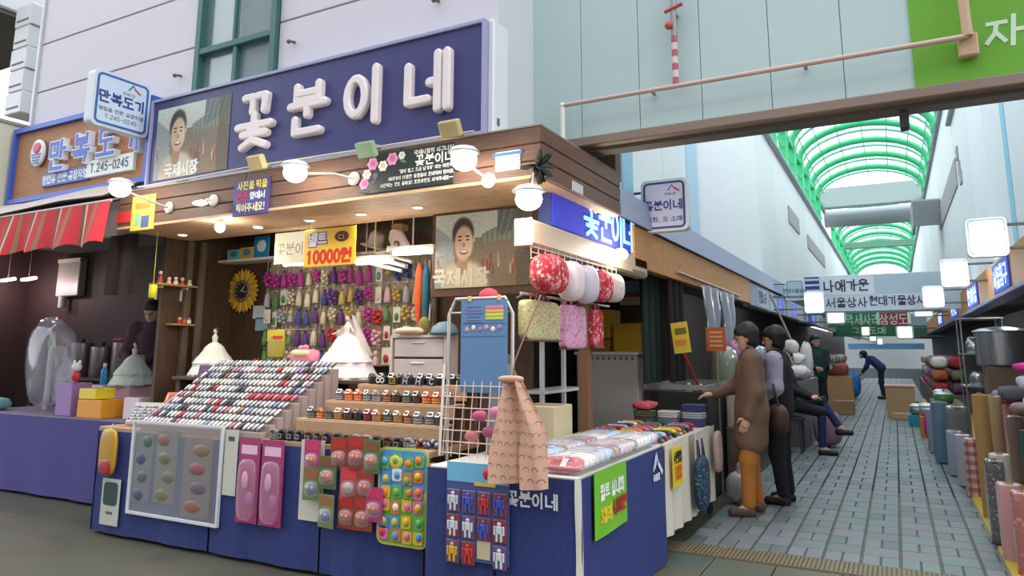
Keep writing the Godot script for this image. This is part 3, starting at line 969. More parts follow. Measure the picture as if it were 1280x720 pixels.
	words_on(fb, "'많이 팔고 조금 남기자' 라는 마인드로", Vector3(0.15, -0.012, 0), 0.026, 0.026, 0.003, wh)
	words_on(fb, "여러가지 다양한 상품들이 준비되어 있어요.", Vector3(0.1, -0.055, 0), 0.026, 0.027, 0.003, wh)
	words_on(fb, "사진찍는 것도 좋아요! 포토라인도 지켜주세요~~", Vector3(0.06, -0.096, 0), 0.026, 0.027, 0.003, wh)
	for q in [[-0.31, 0.07, 0.05, 0], [-0.14, 0.085, 0.05, 0], [-0.22, 0.045, 0.042, 1], [-0.36, 0.0, 0.04, 1], [-0.38, -0.065, 0.045, 0], [-0.06, 0.1, 0.03, 2], [-0.28, -0.02, 0.028, 3]]:
		var col: Array = [[rgb(222, 150, 190), rgb(200, 104, 150)], [rgb(236, 230, 220), rgb(214, 196, 186)], [rgb(222, 228, 218), rgb(190, 206, 196)], [rgb(86, 84, 112), rgb(110, 108, 140)]][q[3]]
		var rose := part("printed_rose", rose_shape(Vector3(q[0], q[1], 0.001), q[2]), mat(col[0], 0.6), fb)
		part("petal_heart", rose_shape(Vector3(q[0] + 0.003, q[1] + 0.003, 0.004), q[2] * 0.5), mat(col[1], 0.6), rose)
	for q in [[-0.05, 0.06], [-0.3, -0.06], [-0.4, -0.115], [-0.36, -0.12]]:
		part("printed_leaf", G.new().move(Vector3(q[0], q[1], 0.001), Basis(Vector3.BACK, q[0] * 9.0)).ball(Vector3.ZERO, Vector3(0.03, 0.012, 0.002), 10, 4), m8(84, 112, 92), fb)
	var lb := board("price_slip", "small blue and white printed slip near the canopy corner", on_z(619, 191, -3.738), on_z(650, 211, -3.738), m8(226, 228, 224))
	part("stripe", G.new().box(Vector3(0, 0.045, 0.001), Vector3(0.21, 0.02, 0.003)), m8(60, 110, 190), lb)
	for k in 4:
		part("print_line", G.new().box(Vector3(jit(0.01), 0.02 - k * 0.022, 0.001), Vector3(0.18, 0.006, 0.002)), m8(160, 130, 110) if k % 2 else m8(110, 130, 170), lb)
	var tag2 := on_x(722, 235, -1.82)
	one("paper_tag", G.new().box(Vector3.ZERO, Vector3(0.006, 0.065, 0.18)), m8(206, 196, 196), "small pale paper tag on the canopy's alley side", "tag", tag2)
	var gw := G.new()
	for k in 26:
		var d := Vector3(jit(1), jit(0.8) - 0.2, jit(1)).normalized()
		gw.move(d * 0.03, Basis(Quaternion(Vector3.UP, d)))
		gw.ball(d * 0.0 + Vector3(0, 0.03, 0), Vector3(0.02, 0.06, 0.004), 6, 4)
	one("dark_wreath", gw, m8(40, 48, 42, 0.8), "dark dried leaf sprig pinned to the canopy corner", "wreath", on_z(672, 207, -3.72))
func rose_shape(c: Vector3, r: float) -> G:
	var p := PackedVector2Array()
	for k in 20:
		var a := TAU * k / 20.0
		p.append(Vector2(c.x, c.y) + Vector2(cos(a), sin(a)) * r * (0.88 + 0.12 * cos(6.0 * a)))
	return G.new().prism(p, c.z - 0.003, c.z + 0.003)
func arm_lamp(called: String, label: String, at: Vector3, root: Vector3, bright: bool) -> void:
	var t := thing(called, label, "lamp", root)
	var d := at - root
	part("mount_plate", G.new().move(Vector3(0, 0, 0.012), Basis(Vector3.RIGHT, PI / 2)).lathe([[0.0, -0.012], [0.05, -0.012], [0.05, 0.006], [0.03, 0.014], [0.0, 0.016]], 18), m8(220, 212, 202, 0.4), t)
	part("arm", G.new().tube([Vector3(0, 0, 0.02), Vector3(d.x * 0.2, d.y * 0.2 + 0.01, d.z * 0.5), d * 0.86], 0.009, 6), m8(228, 224, 218, 0.4), t)
	part("socket", G.new().rod(d * 0.8, d * 0.92, 0.026, 0.03, 10), m8(226, 224, 218, 0.4), t)
	if bright:
		part("globe", G.new().ball(d, Vector3(0.08, 0.068, 0.08), 16, 10), glow(Color(1, 0.98, 0.93), 9.0), t)
		part("reflector", G.new().move(d).lathe([[0.075, 0.04], [0.1, 0.045], [0.07, 0.075], [0.02, 0.09]], 16), m8(232, 230, 224, 0.3), t)
		lamp_light(at, 0.6, Color(1, 0.95, 0.86), 0.05)
	else:
		part("globe", G.new().ball(d, Vector3(0.07, 0.02, 0.05), 14, 8), glow(Color(1, 0.98, 0.95), 1.2), t)

func alley_front() -> void:
	# lit blue sign of the shop on its alley side, wooden band, slanted grey eaves
	var s0 := on_x(640, 290, -1.95).z
	var t := thing("lightbox_sign", "glowing blue lightbox with pale blue Korean letters under the wooden canopy", "sign", Vector3(-1.95, 2.41, -4.95), PI / 2)
	part("casing", G.new().box(Vector3(0, 0, -0.06), Vector3(1.6, 0.4, 0.1), 0.01), m8(50, 60, 120), t)
	part("face", G.new().box(Vector3(0, 0, -0.005), Vector3(1.57, 0.38, 0.01)), glow(rgb(52, 58, 170), 0.75), t)
	for k in 4:
		var c := on_x([739, 757, 772, 786][k], [285, 291, 301, 309][k], -1.95)
		words_on(t, "꽃분이네"[k], Vector3(-(c.z + 4.95), -0.02, 0.0), 0.3, 0.31, 0.027, glow(rgb(150, 225, 255), 1.0), 0.008, false, 0.0, "letter")
	var band := ramped("orange_wood", [rgb(168, 112, 52), rgb(196, 136, 66), rgb(180, 122, 58)], Vector3(4, 4, 0.6), 0.03, 0.55)
	var w := struct("trim_band_west", G.new().box(Vector3(-1.97, 2.29, -8.5), Vector3(0.1, 0.36, 5.5), 0.006), band)
	var eav := m8(160, 168, 192, 0.5)
	struct("trim_eaves_west", G.new().sheet(1, 1, func(u, v): return Vector3(-1.88 - 0.03 * v, 2.47 + 0.25 * v, -5.0 - 11.0 * u), 0.02), eav)
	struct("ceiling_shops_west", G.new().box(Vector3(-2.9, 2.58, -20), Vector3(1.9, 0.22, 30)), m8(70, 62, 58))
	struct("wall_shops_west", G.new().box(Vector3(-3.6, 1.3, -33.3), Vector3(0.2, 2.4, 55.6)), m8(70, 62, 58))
	struct("wall_divider", G.new().box(Vector3(-2.9, 1.25, -8.0), Vector3(1.3, 2.5, 0.08)), m8(88, 76, 66))
	# beige roll-up blind box and the pipe under the band
	var bl := thing("blind_box", "long beige blind box above the hanging bags", "blind", Vector3(-1.98, 2.1, -4.95))
	part("cover", G.new().box(Vector3(0, 0.02, 0), Vector3(0.12, 0.17, 2.3), 0.02), m8(188, 166, 144, 0.5), bl)
	part("end_cap", G.new().box(Vector3(0, 0.02, 1.155), Vector3(0.125, 0.175, 0.015), 0.005), m8(200, 186, 170), bl)
	part("vent", G.new().box(Vector3(0.05, -0.03, -0.9), Vector3(0.03, 0.02, 0.35)), m8(120, 112, 104), bl)
	one("rail_pipe", G.new().rod(on_x(848, 340, -1.9), on_x(925, 370, -1.9), 0.014), m8(190, 176, 160, 0.4, 0.4), "thin metal pipe fixed under the orange wooden band", "pipe")
	var lp := on_x(770, 318, -1.88)
	var l := thing("wall_lamp", "round lit lamp on the beige blind box beneath the blue lightbox", "lamp", lp)
	part("globe", G.new().ball(Vector3(0.04, 0, 0), Vector3(0.05, 0.045, 0.09), 14, 10), glow(Color(1, 0.98, 0.94), 8.0), l)
	part("socket", G.new().rod(Vector3(-0.06, 0, 0), Vector3(0.0, 0, 0), 0.03), m8(220, 215, 205), l)
	lamp_light(lp + Vector3(0.04, 0, 0), 0.5)
	# blade sign of the shop
	var b0 := on_z(806, 231, -6.2)
	var b1 := on_z(862, 285, -6.2)
	var ink := m8(52, 60, 130, 0.5)
	var bs := blade_sign("blade_sign", "lilac square projecting sign with blue rim on a black bracket in the alley", Vector3((b0.x + b1.x) / 2 - 0.01, (b0.y + b1.y) / 2, -6.2), 0.0, absf(b1.x - b0.x) + 0.03, b0.y - b1.y + 0.04, [["꽃분이네", -0.01, 0.0, 0.085, 0.09, 0.013, ink], ["잡화, 도·소매", 0.0, -0.13, 0.045, 0.055, 0.006, ink], ["국제시장", 0.06, 0.1, 0.022, 0.028, 0.003, m8(110, 110, 150)]], ink, m8(206, 204, 228, 0.4), Vector3(-0.22, 0, 0))
	market_mark(bs, Vector3(0.08, 0.14, 0.054), 0.08, ink, m8(190, 80, 80))

# ---------- the stall: tables, racks and what lies on them
const TOP := 0.80
func drape(x0: float, x1: float, y0: float, y1: float, z: float, waves: float, amp: float, sd := 0.0, nu := 24) -> G:   # cloth hanging in an xy plane
	return G.new().sheet(nu, 8, func(u, v): return Vector3(lerpf(x0, x1, u), lerpf(y0, y1, v), z + amp * (1.0 - v * 0.8) * (sin(u * waves * TAU + sd) + 0.4 * sin(u * waves * 2.7 * TAU + sd * 2.0))), 0.004)
func tables() -> void:
	var blue := ramped("blue_cloth", [rgb(40, 50, 104), rgb(48, 60, 120), rgb(36, 46, 98)], Vector3(3, 3, 3), 0.05, 0.8)
	var tan := ramped("raw_board", [rgb(166, 130, 98), rgb(190, 152, 116), rgb(174, 138, 104)], Vector3(0.8, 8, 8), 0.03, 0.6)
	var t := thing("stall_table", "long stall table skirted with plain blue cloth panels under the belts and clips", "table", Vector3(-4.12, 0, -3.9))
	part("table_top", G.new().box(Vector3(0, TOP - 0.02, 0), Vector3(3.2, 0.04, 0.6), 0.004), tan, t)
	for s in [[-1.58, -0.26], [-0.24, 0.77], [0.79, 1.58]]:
		part("cloth_panel", drape(s[0], s[1], 0.015, TOP - 0.03, 0.305, 2.0, 0.008, s[0] * 5.0), blue, t)
	part("cloth_panel", G.new().move(Vector3(-1.59, 0, 0), Basis(Vector3.UP, -PI / 2)).sheet(6, 3, func(u, v): return Vector3(-0.3 + 0.6 * u, 0.015 + v * 0.755, 0.01 + 0.006 * sin(u * 9.0))), blue, t)
	for q in [[-1.55, -0.25], [1.55, -0.25], [-1.55, 0.24], [1.55, 0.24], [0.0, -0.25]]:
		part("leg", G.new().box(Vector3(q[0], 0.39, q[1]), Vector3(0.05, 0.78, 0.05), 0.005), m8(120, 96, 74), t)
	var c := thing("corner_table", "corner table wrapped in blue market banners under the plastic sock packs", "table", Vector3(-1.92, 0, -4.12))
	part("table_top", G.new().box(Vector3(0, 0.745, 0), Vector3(0.9, 0.04, 1.42), 0.004), m8(226, 220, 208), c)
	for q in [[-0.4, 0.66], [0.4, 0.66], [-0.4, -0.66], [0.4, -0.66]]:
		part("leg", G.new().box(Vector3(q[0], 0.363, q[1]), Vector3(0.04, 0.725, 0.04), 0.004), m8(190, 186, 178, 0.4, 0.4), c)
	part("banner", drape(-0.46, -0.03, 0.02, 0.755, 0.722, 1.5, 0.006), blue, c)
	var b2 := part("banner", drape(-0.01, 0.44, 0.02, 0.755, 0.722, 1.2, 0.006, 1.0), blue, c)
	words_on(b2, "꽃분이네", Vector3(0.2, 0.64, 0.731), 0.072, 0.075, 0.01, m8(226, 228, 234))
	part("cloth_strip", G.new().sheet(4, 8, func(u, v): return Vector3(0.445 + 0.03 * u + 0.02 * (1 - v) * sin(u * 3.0), 0.03 + 0.73 * v, 0.735 - 0.02 * u + 0.006 * sin(v * 9.0))), m8(216, 208, 192), c)
	var b3 := part("banner", G.new().move(Vector3(0.465, 0, 0), Basis(Vector3.UP, PI / 2)).sheet(20, 8, func(u, v): return Vector3(-0.72 + 1.42 * u, 0.02 + 0.74 * v, 0.01 + 0.006 * sin(u * 14.0) * (1.2 - v))), blue, c)
	var mk := Node3D.new()
	mk.name = "printed_mark"
	b3.add_child(mk)
	mk.position = Vector3(0.486, 0.0, -0.5)
	mk.rotation.y = PI / 2
	b3.remove_child(mk)
	mk.queue_free()
	var g := G.new().move(Vector3(0.487, 0.66, -0.5), Basis(Vector3.UP, PI / 2))
	stroke(g, Vector2(-0.07, -0.02), Vector2(0.0, 0.075), 0.014, 0.002, false)
	stroke(g, Vector2(-0.035, -0.01), Vector2(0.0, 0.04), 0.01, 0.002, false)
	stroke(g, Vector2(0.0, 0.075), Vector2(0.03, 0.015), 0.016, 0.002, false)
	stroke(g, Vector2(0.03, 0.015), Vector2(0.11, -0.05), 0.03, 0.002, false)
	part("emblem", g, m8(226, 228, 234), b3)
	var le := lettering("국제시장", 0.042, 0.036, 0.006)
	var lo := part("lettering", le, m8(226, 228, 234), b3, Vector3(0.487, 0.59, -0.49))
	lo.rotation.y = PI / 2
	# green price sheet hung on the banner
	var p := thing("price_sheet", "lime green price sheet for quilted slippers on the blue banner", "sign", Vector3(-1.425, 0.61, -3.76), PI / 2)
	part("sheet", G.new().sheet(6, 6, func(u, v): return Vector3(-0.25 + 0.5 * u, -0.165 + 0.33 * v, 0.004 * sin(u * 5.0) + 0.004)), m8(118, 190, 44, 0.55), p)
	words_on(p, "퀼트 실내화", Vector3(0.0, 0.055, 0.009), 0.075, 0.068, 0.0105, m8(240, 240, 236))
	words_on(p, "3켤레", Vector3(-0.1, -0.06, 0.009), 0.075, 0.062, 0.011, m8(238, 200, 40))
	words_on(p, "4,000원", Vector3(0.11, -0.045, 0.009), 0.078, 0.056, 0.0105, m8(176, 40, 40))
	# cart with white cloth
	var k := thing("sock_cart", "wheeled cart draped in cream cloth with a steel bottom rail", "cart", Vector3(-1.86, 0, -5.72))
	part("deck", G.new().box(Vector3(0, 0.72, 0), Vector3(0.72, 0.04, 1.5), 0.004), m8(200, 194, 182), k)
	part("base_rail", border(0.72, 1.5, 0.03, 0.0, 0.03).move(Vector3.ZERO), m8(186, 182, 172, 0.4, 0.5), k)
	k.get_child(-1).rotation.x = -PI / 2
	k.get_child(-1).position.y = 0.12
	for q in [[-0.33, 0.72], [0.33, 0.72], [-0.33, -0.72], [0.33, -0.72]]:
		part("leg", G.new().box(Vector3(q[0], 0.41, q[1]), Vector3(0.03, 0.6, 0.03)), m8(186, 182, 172, 0.4, 0.5), k)
		part("wheel", G.new().move(Vector3(q[0], 0.055, q[1]), Basis(Vector3.BACK, PI / 2)).lathe([[0.0, -0.015], [0.05, -0.015], [0.055, 0.0], [0.05, 0.015], [0.0, 0.015]], 14), m8(40, 40, 42), k)
		part("caster", G.new().box(Vector3(q[0], 0.11, q[1]), Vector3(0.025, 0.05, 0.025)), m8(150, 148, 140, 0.4, 0.6), k)
	for s in [[-0.76, -0.1], [-0.1, 0.76]]:
		part("cloth_panel", G.new().move(Vector3(0.37, 0, 0), Basis(Vector3.UP, PI / 2)).sheet(18, 8, func(u, v): return Vector3(lerpf(s[0], s[1], u), 0.14 + 0.61 * v, 0.015 + 0.014 * (1.2 - v) * sin(u * 17.0 + s[0]))), m8(218, 210, 194, 0.85), k)
	part("cloth_panel", drape(-0.36, 0.37, 0.14, 0.75, 0.762, 3.0, 0.008), m8(214, 206, 190, 0.85), k)
	var y := thing("price_card", "yellow price card reading 1000 pinned to the cream cloth of the cart", "sign", on_x(847, 583, -1.44) , PI / 2)
	part("card", G.new().box(Vector3.ZERO, Vector3(0.25, 0.27, 0.005)), m8(232, 208, 30, 0.5), y)
	words_on(y, "수면양말", Vector3(0, 0.065, 0.003), 0.075, 0.052, 0.011, m8(40, 40, 40))
	words_on(y, "1000", Vector3(0.0, -0.04, 0.003), 0.1, 0.075, 0.014, m8(214, 96, 40))

const TONES := {
	"silver": [200, 202, 206], "pearl white": [232, 228, 222], "dark grey": [70, 70, 76], "rose pink": [206, 120, 138], "pale blue": [130, 156, 186], "mint green": [150, 190, 176], "red": [186, 46, 58], "bronze": [150, 122, 92], "lilac": [172, 156, 190]}
func clip_rack() -> void:
	var t := thing("step_rack", "pale stepped rack carrying ten rows of shiny hair clips", "rack", Vector3(-4.54, TOP, -3.85))
	var g := G.new()
	for k in 10:
		part("step", G.new().box(Vector3(-0.02 + 0.022 * k, 0.02 + 0.0235 * k, 0.225 - 0.053 * k), Vector3(1.3, 0.04 + 0.047 * k, 0.0515), 0.003), m8(176, 156, 150, 0.7), t)
	var tones := TONES.keys()
	var protos := {}
	for n in tones:
		var c: Array = TONES[n]
		var p := thing("hair_clip", "x", "hair clip")
		part("dome", G.new().move(Vector3(0, 0.034, 0.004), Basis(Vector3.RIGHT, 0.75)).ball(Vector3.ZERO, Vector3(0.019, 0.011, 0.034), 10, 6), m8(c[0], c[1], c[2], 0.18, 0.55 if n == "silver" or n == "bronze" else 0.1), p)
		part("clasp", G.new().move(Vector3(0, 0.0205, -0.004), Basis(Vector3.RIGHT, 0.75)).box(Vector3.ZERO, Vector3(0.016, 0.009, 0.05), 0.003), m8(112, 106, 110, 0.4, 0.4), p)
		protos[n] = [p, false]
	for k in 10:
		var y := TOP + 0.04 + 0.047 * k
		var z := -3.85 + 0.225 - 0.053 * k
		var xa := -5.18 + 0.022 * k
		var cnt := 28
		for i in cnt:
			var r := rng.randf()
			var n: String = "silver" if r < 0.46 else "pearl white" if r < 0.74 else "dark grey" if r < 0.78 else tones[2 + rng.randi() % 7]
			if k == 4 and i > 16:
				n = "rose pink" if i % 2 else "red"
			var label := "%s oval hair clip, %s from the ring boards, %s row up the rack" % [n, ORD[i], ORD[k]]
			place(protos, n, Vector3(xa + i * 0.0458, y + 0.0012, z), -0.55 + jit(0.1), label, "hair clips on the stepped rack")
	drop_unused(protos)
	# two boards of rings beside the rack
	var rb := thing("ring_board", "tilted coral board holding rows of thin red and silver rings", "display board", Vector3(-5.27, TOP + 0.012, -3.93), 0.25)
	part("panel", G.new().move(Vector3(0, 0.12, 0), Basis(Vector3.RIGHT, -0.5)).box(Vector3.ZERO, Vector3(0.24, 0.27, 0.03), 0.004), m8(206, 126, 96), rb)
	for i in 9:
		for j in 4:
			part("ring", G.new().move(Vector3(-0.1 + i * 0.025, 0.04 + j * 0.055, 0.06 - j * 0.03), Basis(Vector3.RIGHT, -0.3)).box(Vector3.ZERO, Vector3(0.007, 0.045, 0.012), 0.003), m8(190, 60, 56, 0.3, 0.3) if (i + j) % 3 else m8(216, 206, 196, 0.25, 0.5), rb)
	var rb2 := thing("ring_board", "grey tilted board covered with small glittering stones", "display board", Vector3(-5.36, TOP + 0.014, -3.74), 0.2)
	part("panel", G.new().move(Vector3(0, 0.085, 0), Basis(Vector3.RIGHT, -0.55)).box(Vector3.ZERO, Vector3(0.28, 0.19, 0.03), 0.004), m8(186, 180, 172), rb2)
	for i in 11:
		for j in 6:
			part("stone", G.new().ball(Vector3(-0.12 + i * 0.024, 0.03 + j * 0.022, 0.057 - j * 0.0135), Vector3(0.008, 0.008, 0.008), 6, 4), [m8(220, 222, 230, 0.15, 0.6), m8(170, 160, 196, 0.15, 0.4), m8(110, 108, 116, 0.2, 0.5)][rng.randi() % 3], rb2)
func place(protos: Dictionary, n: String, at: Vector3, turn: float, label: String, group: String) -> Node3D:
	var p: Array = protos[n]
	if not p[1]:
		p[1] = true
		p[0].position = at
		p[0].rotation.y = turn
		p[0].set_meta("label", label)
		p[0].set_meta("group", group)
		return p[0]
	return dup(p[0], at, turn, label, group)
func drop_unused(protos: Dictionary) -> void:
	for n in protos:
		if not protos[n][1]:
			remove_child(protos[n][0])
			protos[n][0].free()

const LEATHER := {"black": [38, 36, 38], "dark brown": [74, 46, 38], "chestnut brown": [128, 74, 52], "tan": [164, 112, 72], "orange": [196, 96, 40], "olive striped": [72, 78, 60], "red brown": [140, 58, 52], "grey striped": [110, 108, 108], "wine red": [128, 30, 44]}
func belt_proto(n: String, dark_row: bool) -> Node3D:
	var c: Array = LEATHER[n]
	var p := thing("rolled_belt", "x", "belt")
	var coil := G.new()
	for r in [0.034, 0.027, 0.02]:
		coil.lathe([[r - 0.005, 0.0], [r, 0.002], [r, 0.042], [r - 0.005, 0.044], [r - 0.005, 0.0]], 16)
	part("coil", coil, m8(c[0], c[1], c[2], 0.4), p)
	var lite := m8(minf(255, c[0] + 70), minf(255, c[1] + 66), minf(255, c[2] + 60), 0.5)
	if n.ends_with("striped") or n == "orange" or n == "chestnut brown":
		part("stripe", G.new().lathe([[0.0345, 0.008], [0.0352, 0.009], [0.0352, 0.013], [0.0345, 0.014]], 16), lite, p)
		part("stripe", G.new().lathe([[0.0345, 0.024], [0.0352, 0.025], [0.0352, 0.028], [0.0345, 0.029]], 16), lite, p)
	part("strap_end", G.new().move(Vector3(0, 0.044, 0.0), Basis(Vector3.RIGHT, 0.0)).tube([Vector3(-0.03, -0.004, 0.014), Vector3(-0.012, 0.014, 0.016), Vector3(0.012, 0.014, 0.014), Vector3(0.03, -0.004, 0.012)], [0.012, 0.015, 0.015, 0.012], 6), m8(c[0] * 1.1, c[1] * 1.1, c[2] * 1.1, 0.35), p)
	var bk := border(0.036, 0.03, 0.006, 0.0, 0.006)
	var bo := part("buckle", bk, m8(206, 202, 192, 0.2, 0.85), p, Vector3(0.0, 0.058 if not dark_row else 0.03, 0.022 if not dark_row else 0.037))
	bo.rotation.x = -0.6 if not dark_row else 0.0
	return p
func belt_shelf() -> void:
	var board := ramped("raw_board", [], Vector3.ONE, 1)
	var t := thing("belt_rack", "three-step raw wood rack crowded with rolled leather belts", "rack", Vector3(-3.08, TOP + 0.0005, -3.88))
	var tiers := []
	for k in 3:
		var fy: float = [0.13, 0.245, 0.355][k]
		var fz: float = [0.09, -0.06, -0.21][k]
		var w: float = [1.2, 1.08, 0.92][k]
		var ox: float = 0.55 - w / 2
		part("shelf", G.new().box(Vector3(ox, fy, fz - 0.02), Vector3(w, 0.015, 0.14), 0.003), board, t)
		part("riser", G.new().box(Vector3(ox, fy - 0.045, fz + 0.05), Vector3(w, 0.085, 0.014), 0.003), board, t)
		part("riser", G.new().box(Vector3(ox, fy / 2 - 0.005, fz - 0.08), Vector3(w, fy - 0.012, 0.014), 0.003), m8(120, 92, 70), t)
		tiers.append([TOP + fy + 0.0075, -3.88 + fz])
	var protos := {}
	for n in LEATHER:
		protos[n] = [belt_proto(n, false), false]
	var keys := LEATHER.keys()
	for k in 3:
		var x: float = [-3.64, -3.52, -3.35][k]
		for i in [14, 12, 10][k]:
			var n: String = keys[rng.randi() % keys.size()]
			if k == 2:
				n = ["black", "black", "dark brown"][rng.randi() % 3]
			place(protos, n, Vector3(x + i * 0.083, tiers[k][0] + 0.0006, tiers[k][1] - 0.005 + jit(0.008)), jit(0.5), "%s rolled leather belt, %s from the clip rack, %s wooden step" % [n, ORD[i], ["lowest", "middle", "top"][k]], "rolled belts on the wooden steps").scale = Vector3.ONE * 1.05
	drop_unused(protos)
	# metal letter buckles along the top step
	var names := [["OO", "silver double ring"], ["G", "gold square"], ["H", "silver H-shaped"], ["H", "silver H-shaped"], ["CC", "silver double curve"]]
	for i in 5:
		var b := thing("belt_buckle", "%s belt buckle leaning on the top wooden step, %s from the clip rack" % [names[i][1], ORD[i]], "buckle", Vector3(-3.25 + i * 0.11, tiers[2][0] , tiers[2][1] + 0.045))
		part("plate", G.new().box(Vector3(0, 0.026, 0), Vector3(0.085, 0.05, 0.008), 0.003), m8(34, 32, 34), b)
		if i == 0:
			for s in [-0.018, 0.018]:
				part("ring", G.new().move(Vector3(s, 0.028, 0.006), Basis(Vector3.RIGHT, PI / 2)).lathe([[0.012, -0.003], [0.02, -0.003], [0.02, 0.003], [0.012, 0.003], [0.012, -0.003]], 14), m8(222, 222, 220, 0.2, 0.8), b)
		elif i == 1:
			part("bars", border(0.05, 0.044, 0.009, 0.004, 0.012).box(Vector3(0.008, 0, 0.008), Vector3(0.026, 0.009, 0.008)), m8(206, 170, 90, 0.25, 0.8), b, Vector3(0, 0.028, 0))
		else:
			words_on(b, "H" if i < 4 else "C", Vector3(0, 0.028, 0.004), 0.042, 0.07, 0.009, m8(222, 222, 220, 0.2, 0.8), 0.006, false, 0.15)
	# the dark front row
	var pr := {}
	for n in ["black", "dark brown", "olive striped", "grey striped"]:
		pr[n] = [belt_proto(n, true), false]
	for i in 15:
		var n: String = ["black", "black", "black", "dark brown", "olive striped", "grey striped"][rng.randi() % 6]
		place(pr, n, Vector3(-3.82 + i * 0.0815, TOP + 0.0006, -3.64), jit(0.15), "%s rolled square-buckled belt, %s from the framed panel, front edge" % [n, ORD[i]], "rolled belts on the table edge").scale = Vector3.ONE * 1.04
	drop_unused(pr)
	# patterned hair bands at the corner end of the front row
	var hb := [["black and white ringed", [226, 224, 220], [40, 40, 42]], ["yellow and black ringed", [206, 160, 60], [60, 40, 30]], ["pink and grey ringed", [200, 140, 150], [90, 80, 90]], ["blue and white ringed", [200, 206, 220], [60, 70, 110]]]
	for i in 4:
		var b := thing("hair_band", "%s padded hair band standing beside the front-row belts" % hb[i][0], "hair band", Vector3(-2.66 + 0.07 * (i % 2) , TOP, -3.79 - 0.06 * i) if i > 5 else Vector3(-2.83 + 0.088 * i, TOP, -3.715))
		for k in 7:
			var a := PI * k / 6.0
			part("ring", G.new().move(Vector3(cos(a) * 0.032, 0.014 + sin(a) * 0.034, 0), Basis(Vector3.BACK, a)).ball(Vector3.ZERO, Vector3(0.014, 0.0125, 0.014), 8, 6), m8(hb[i][1][0], hb[i][1][1], hb[i][1][2]) if k % 2 else m8(hb[i][2][0], hb[i][2][1], hb[i][2][2]), b)

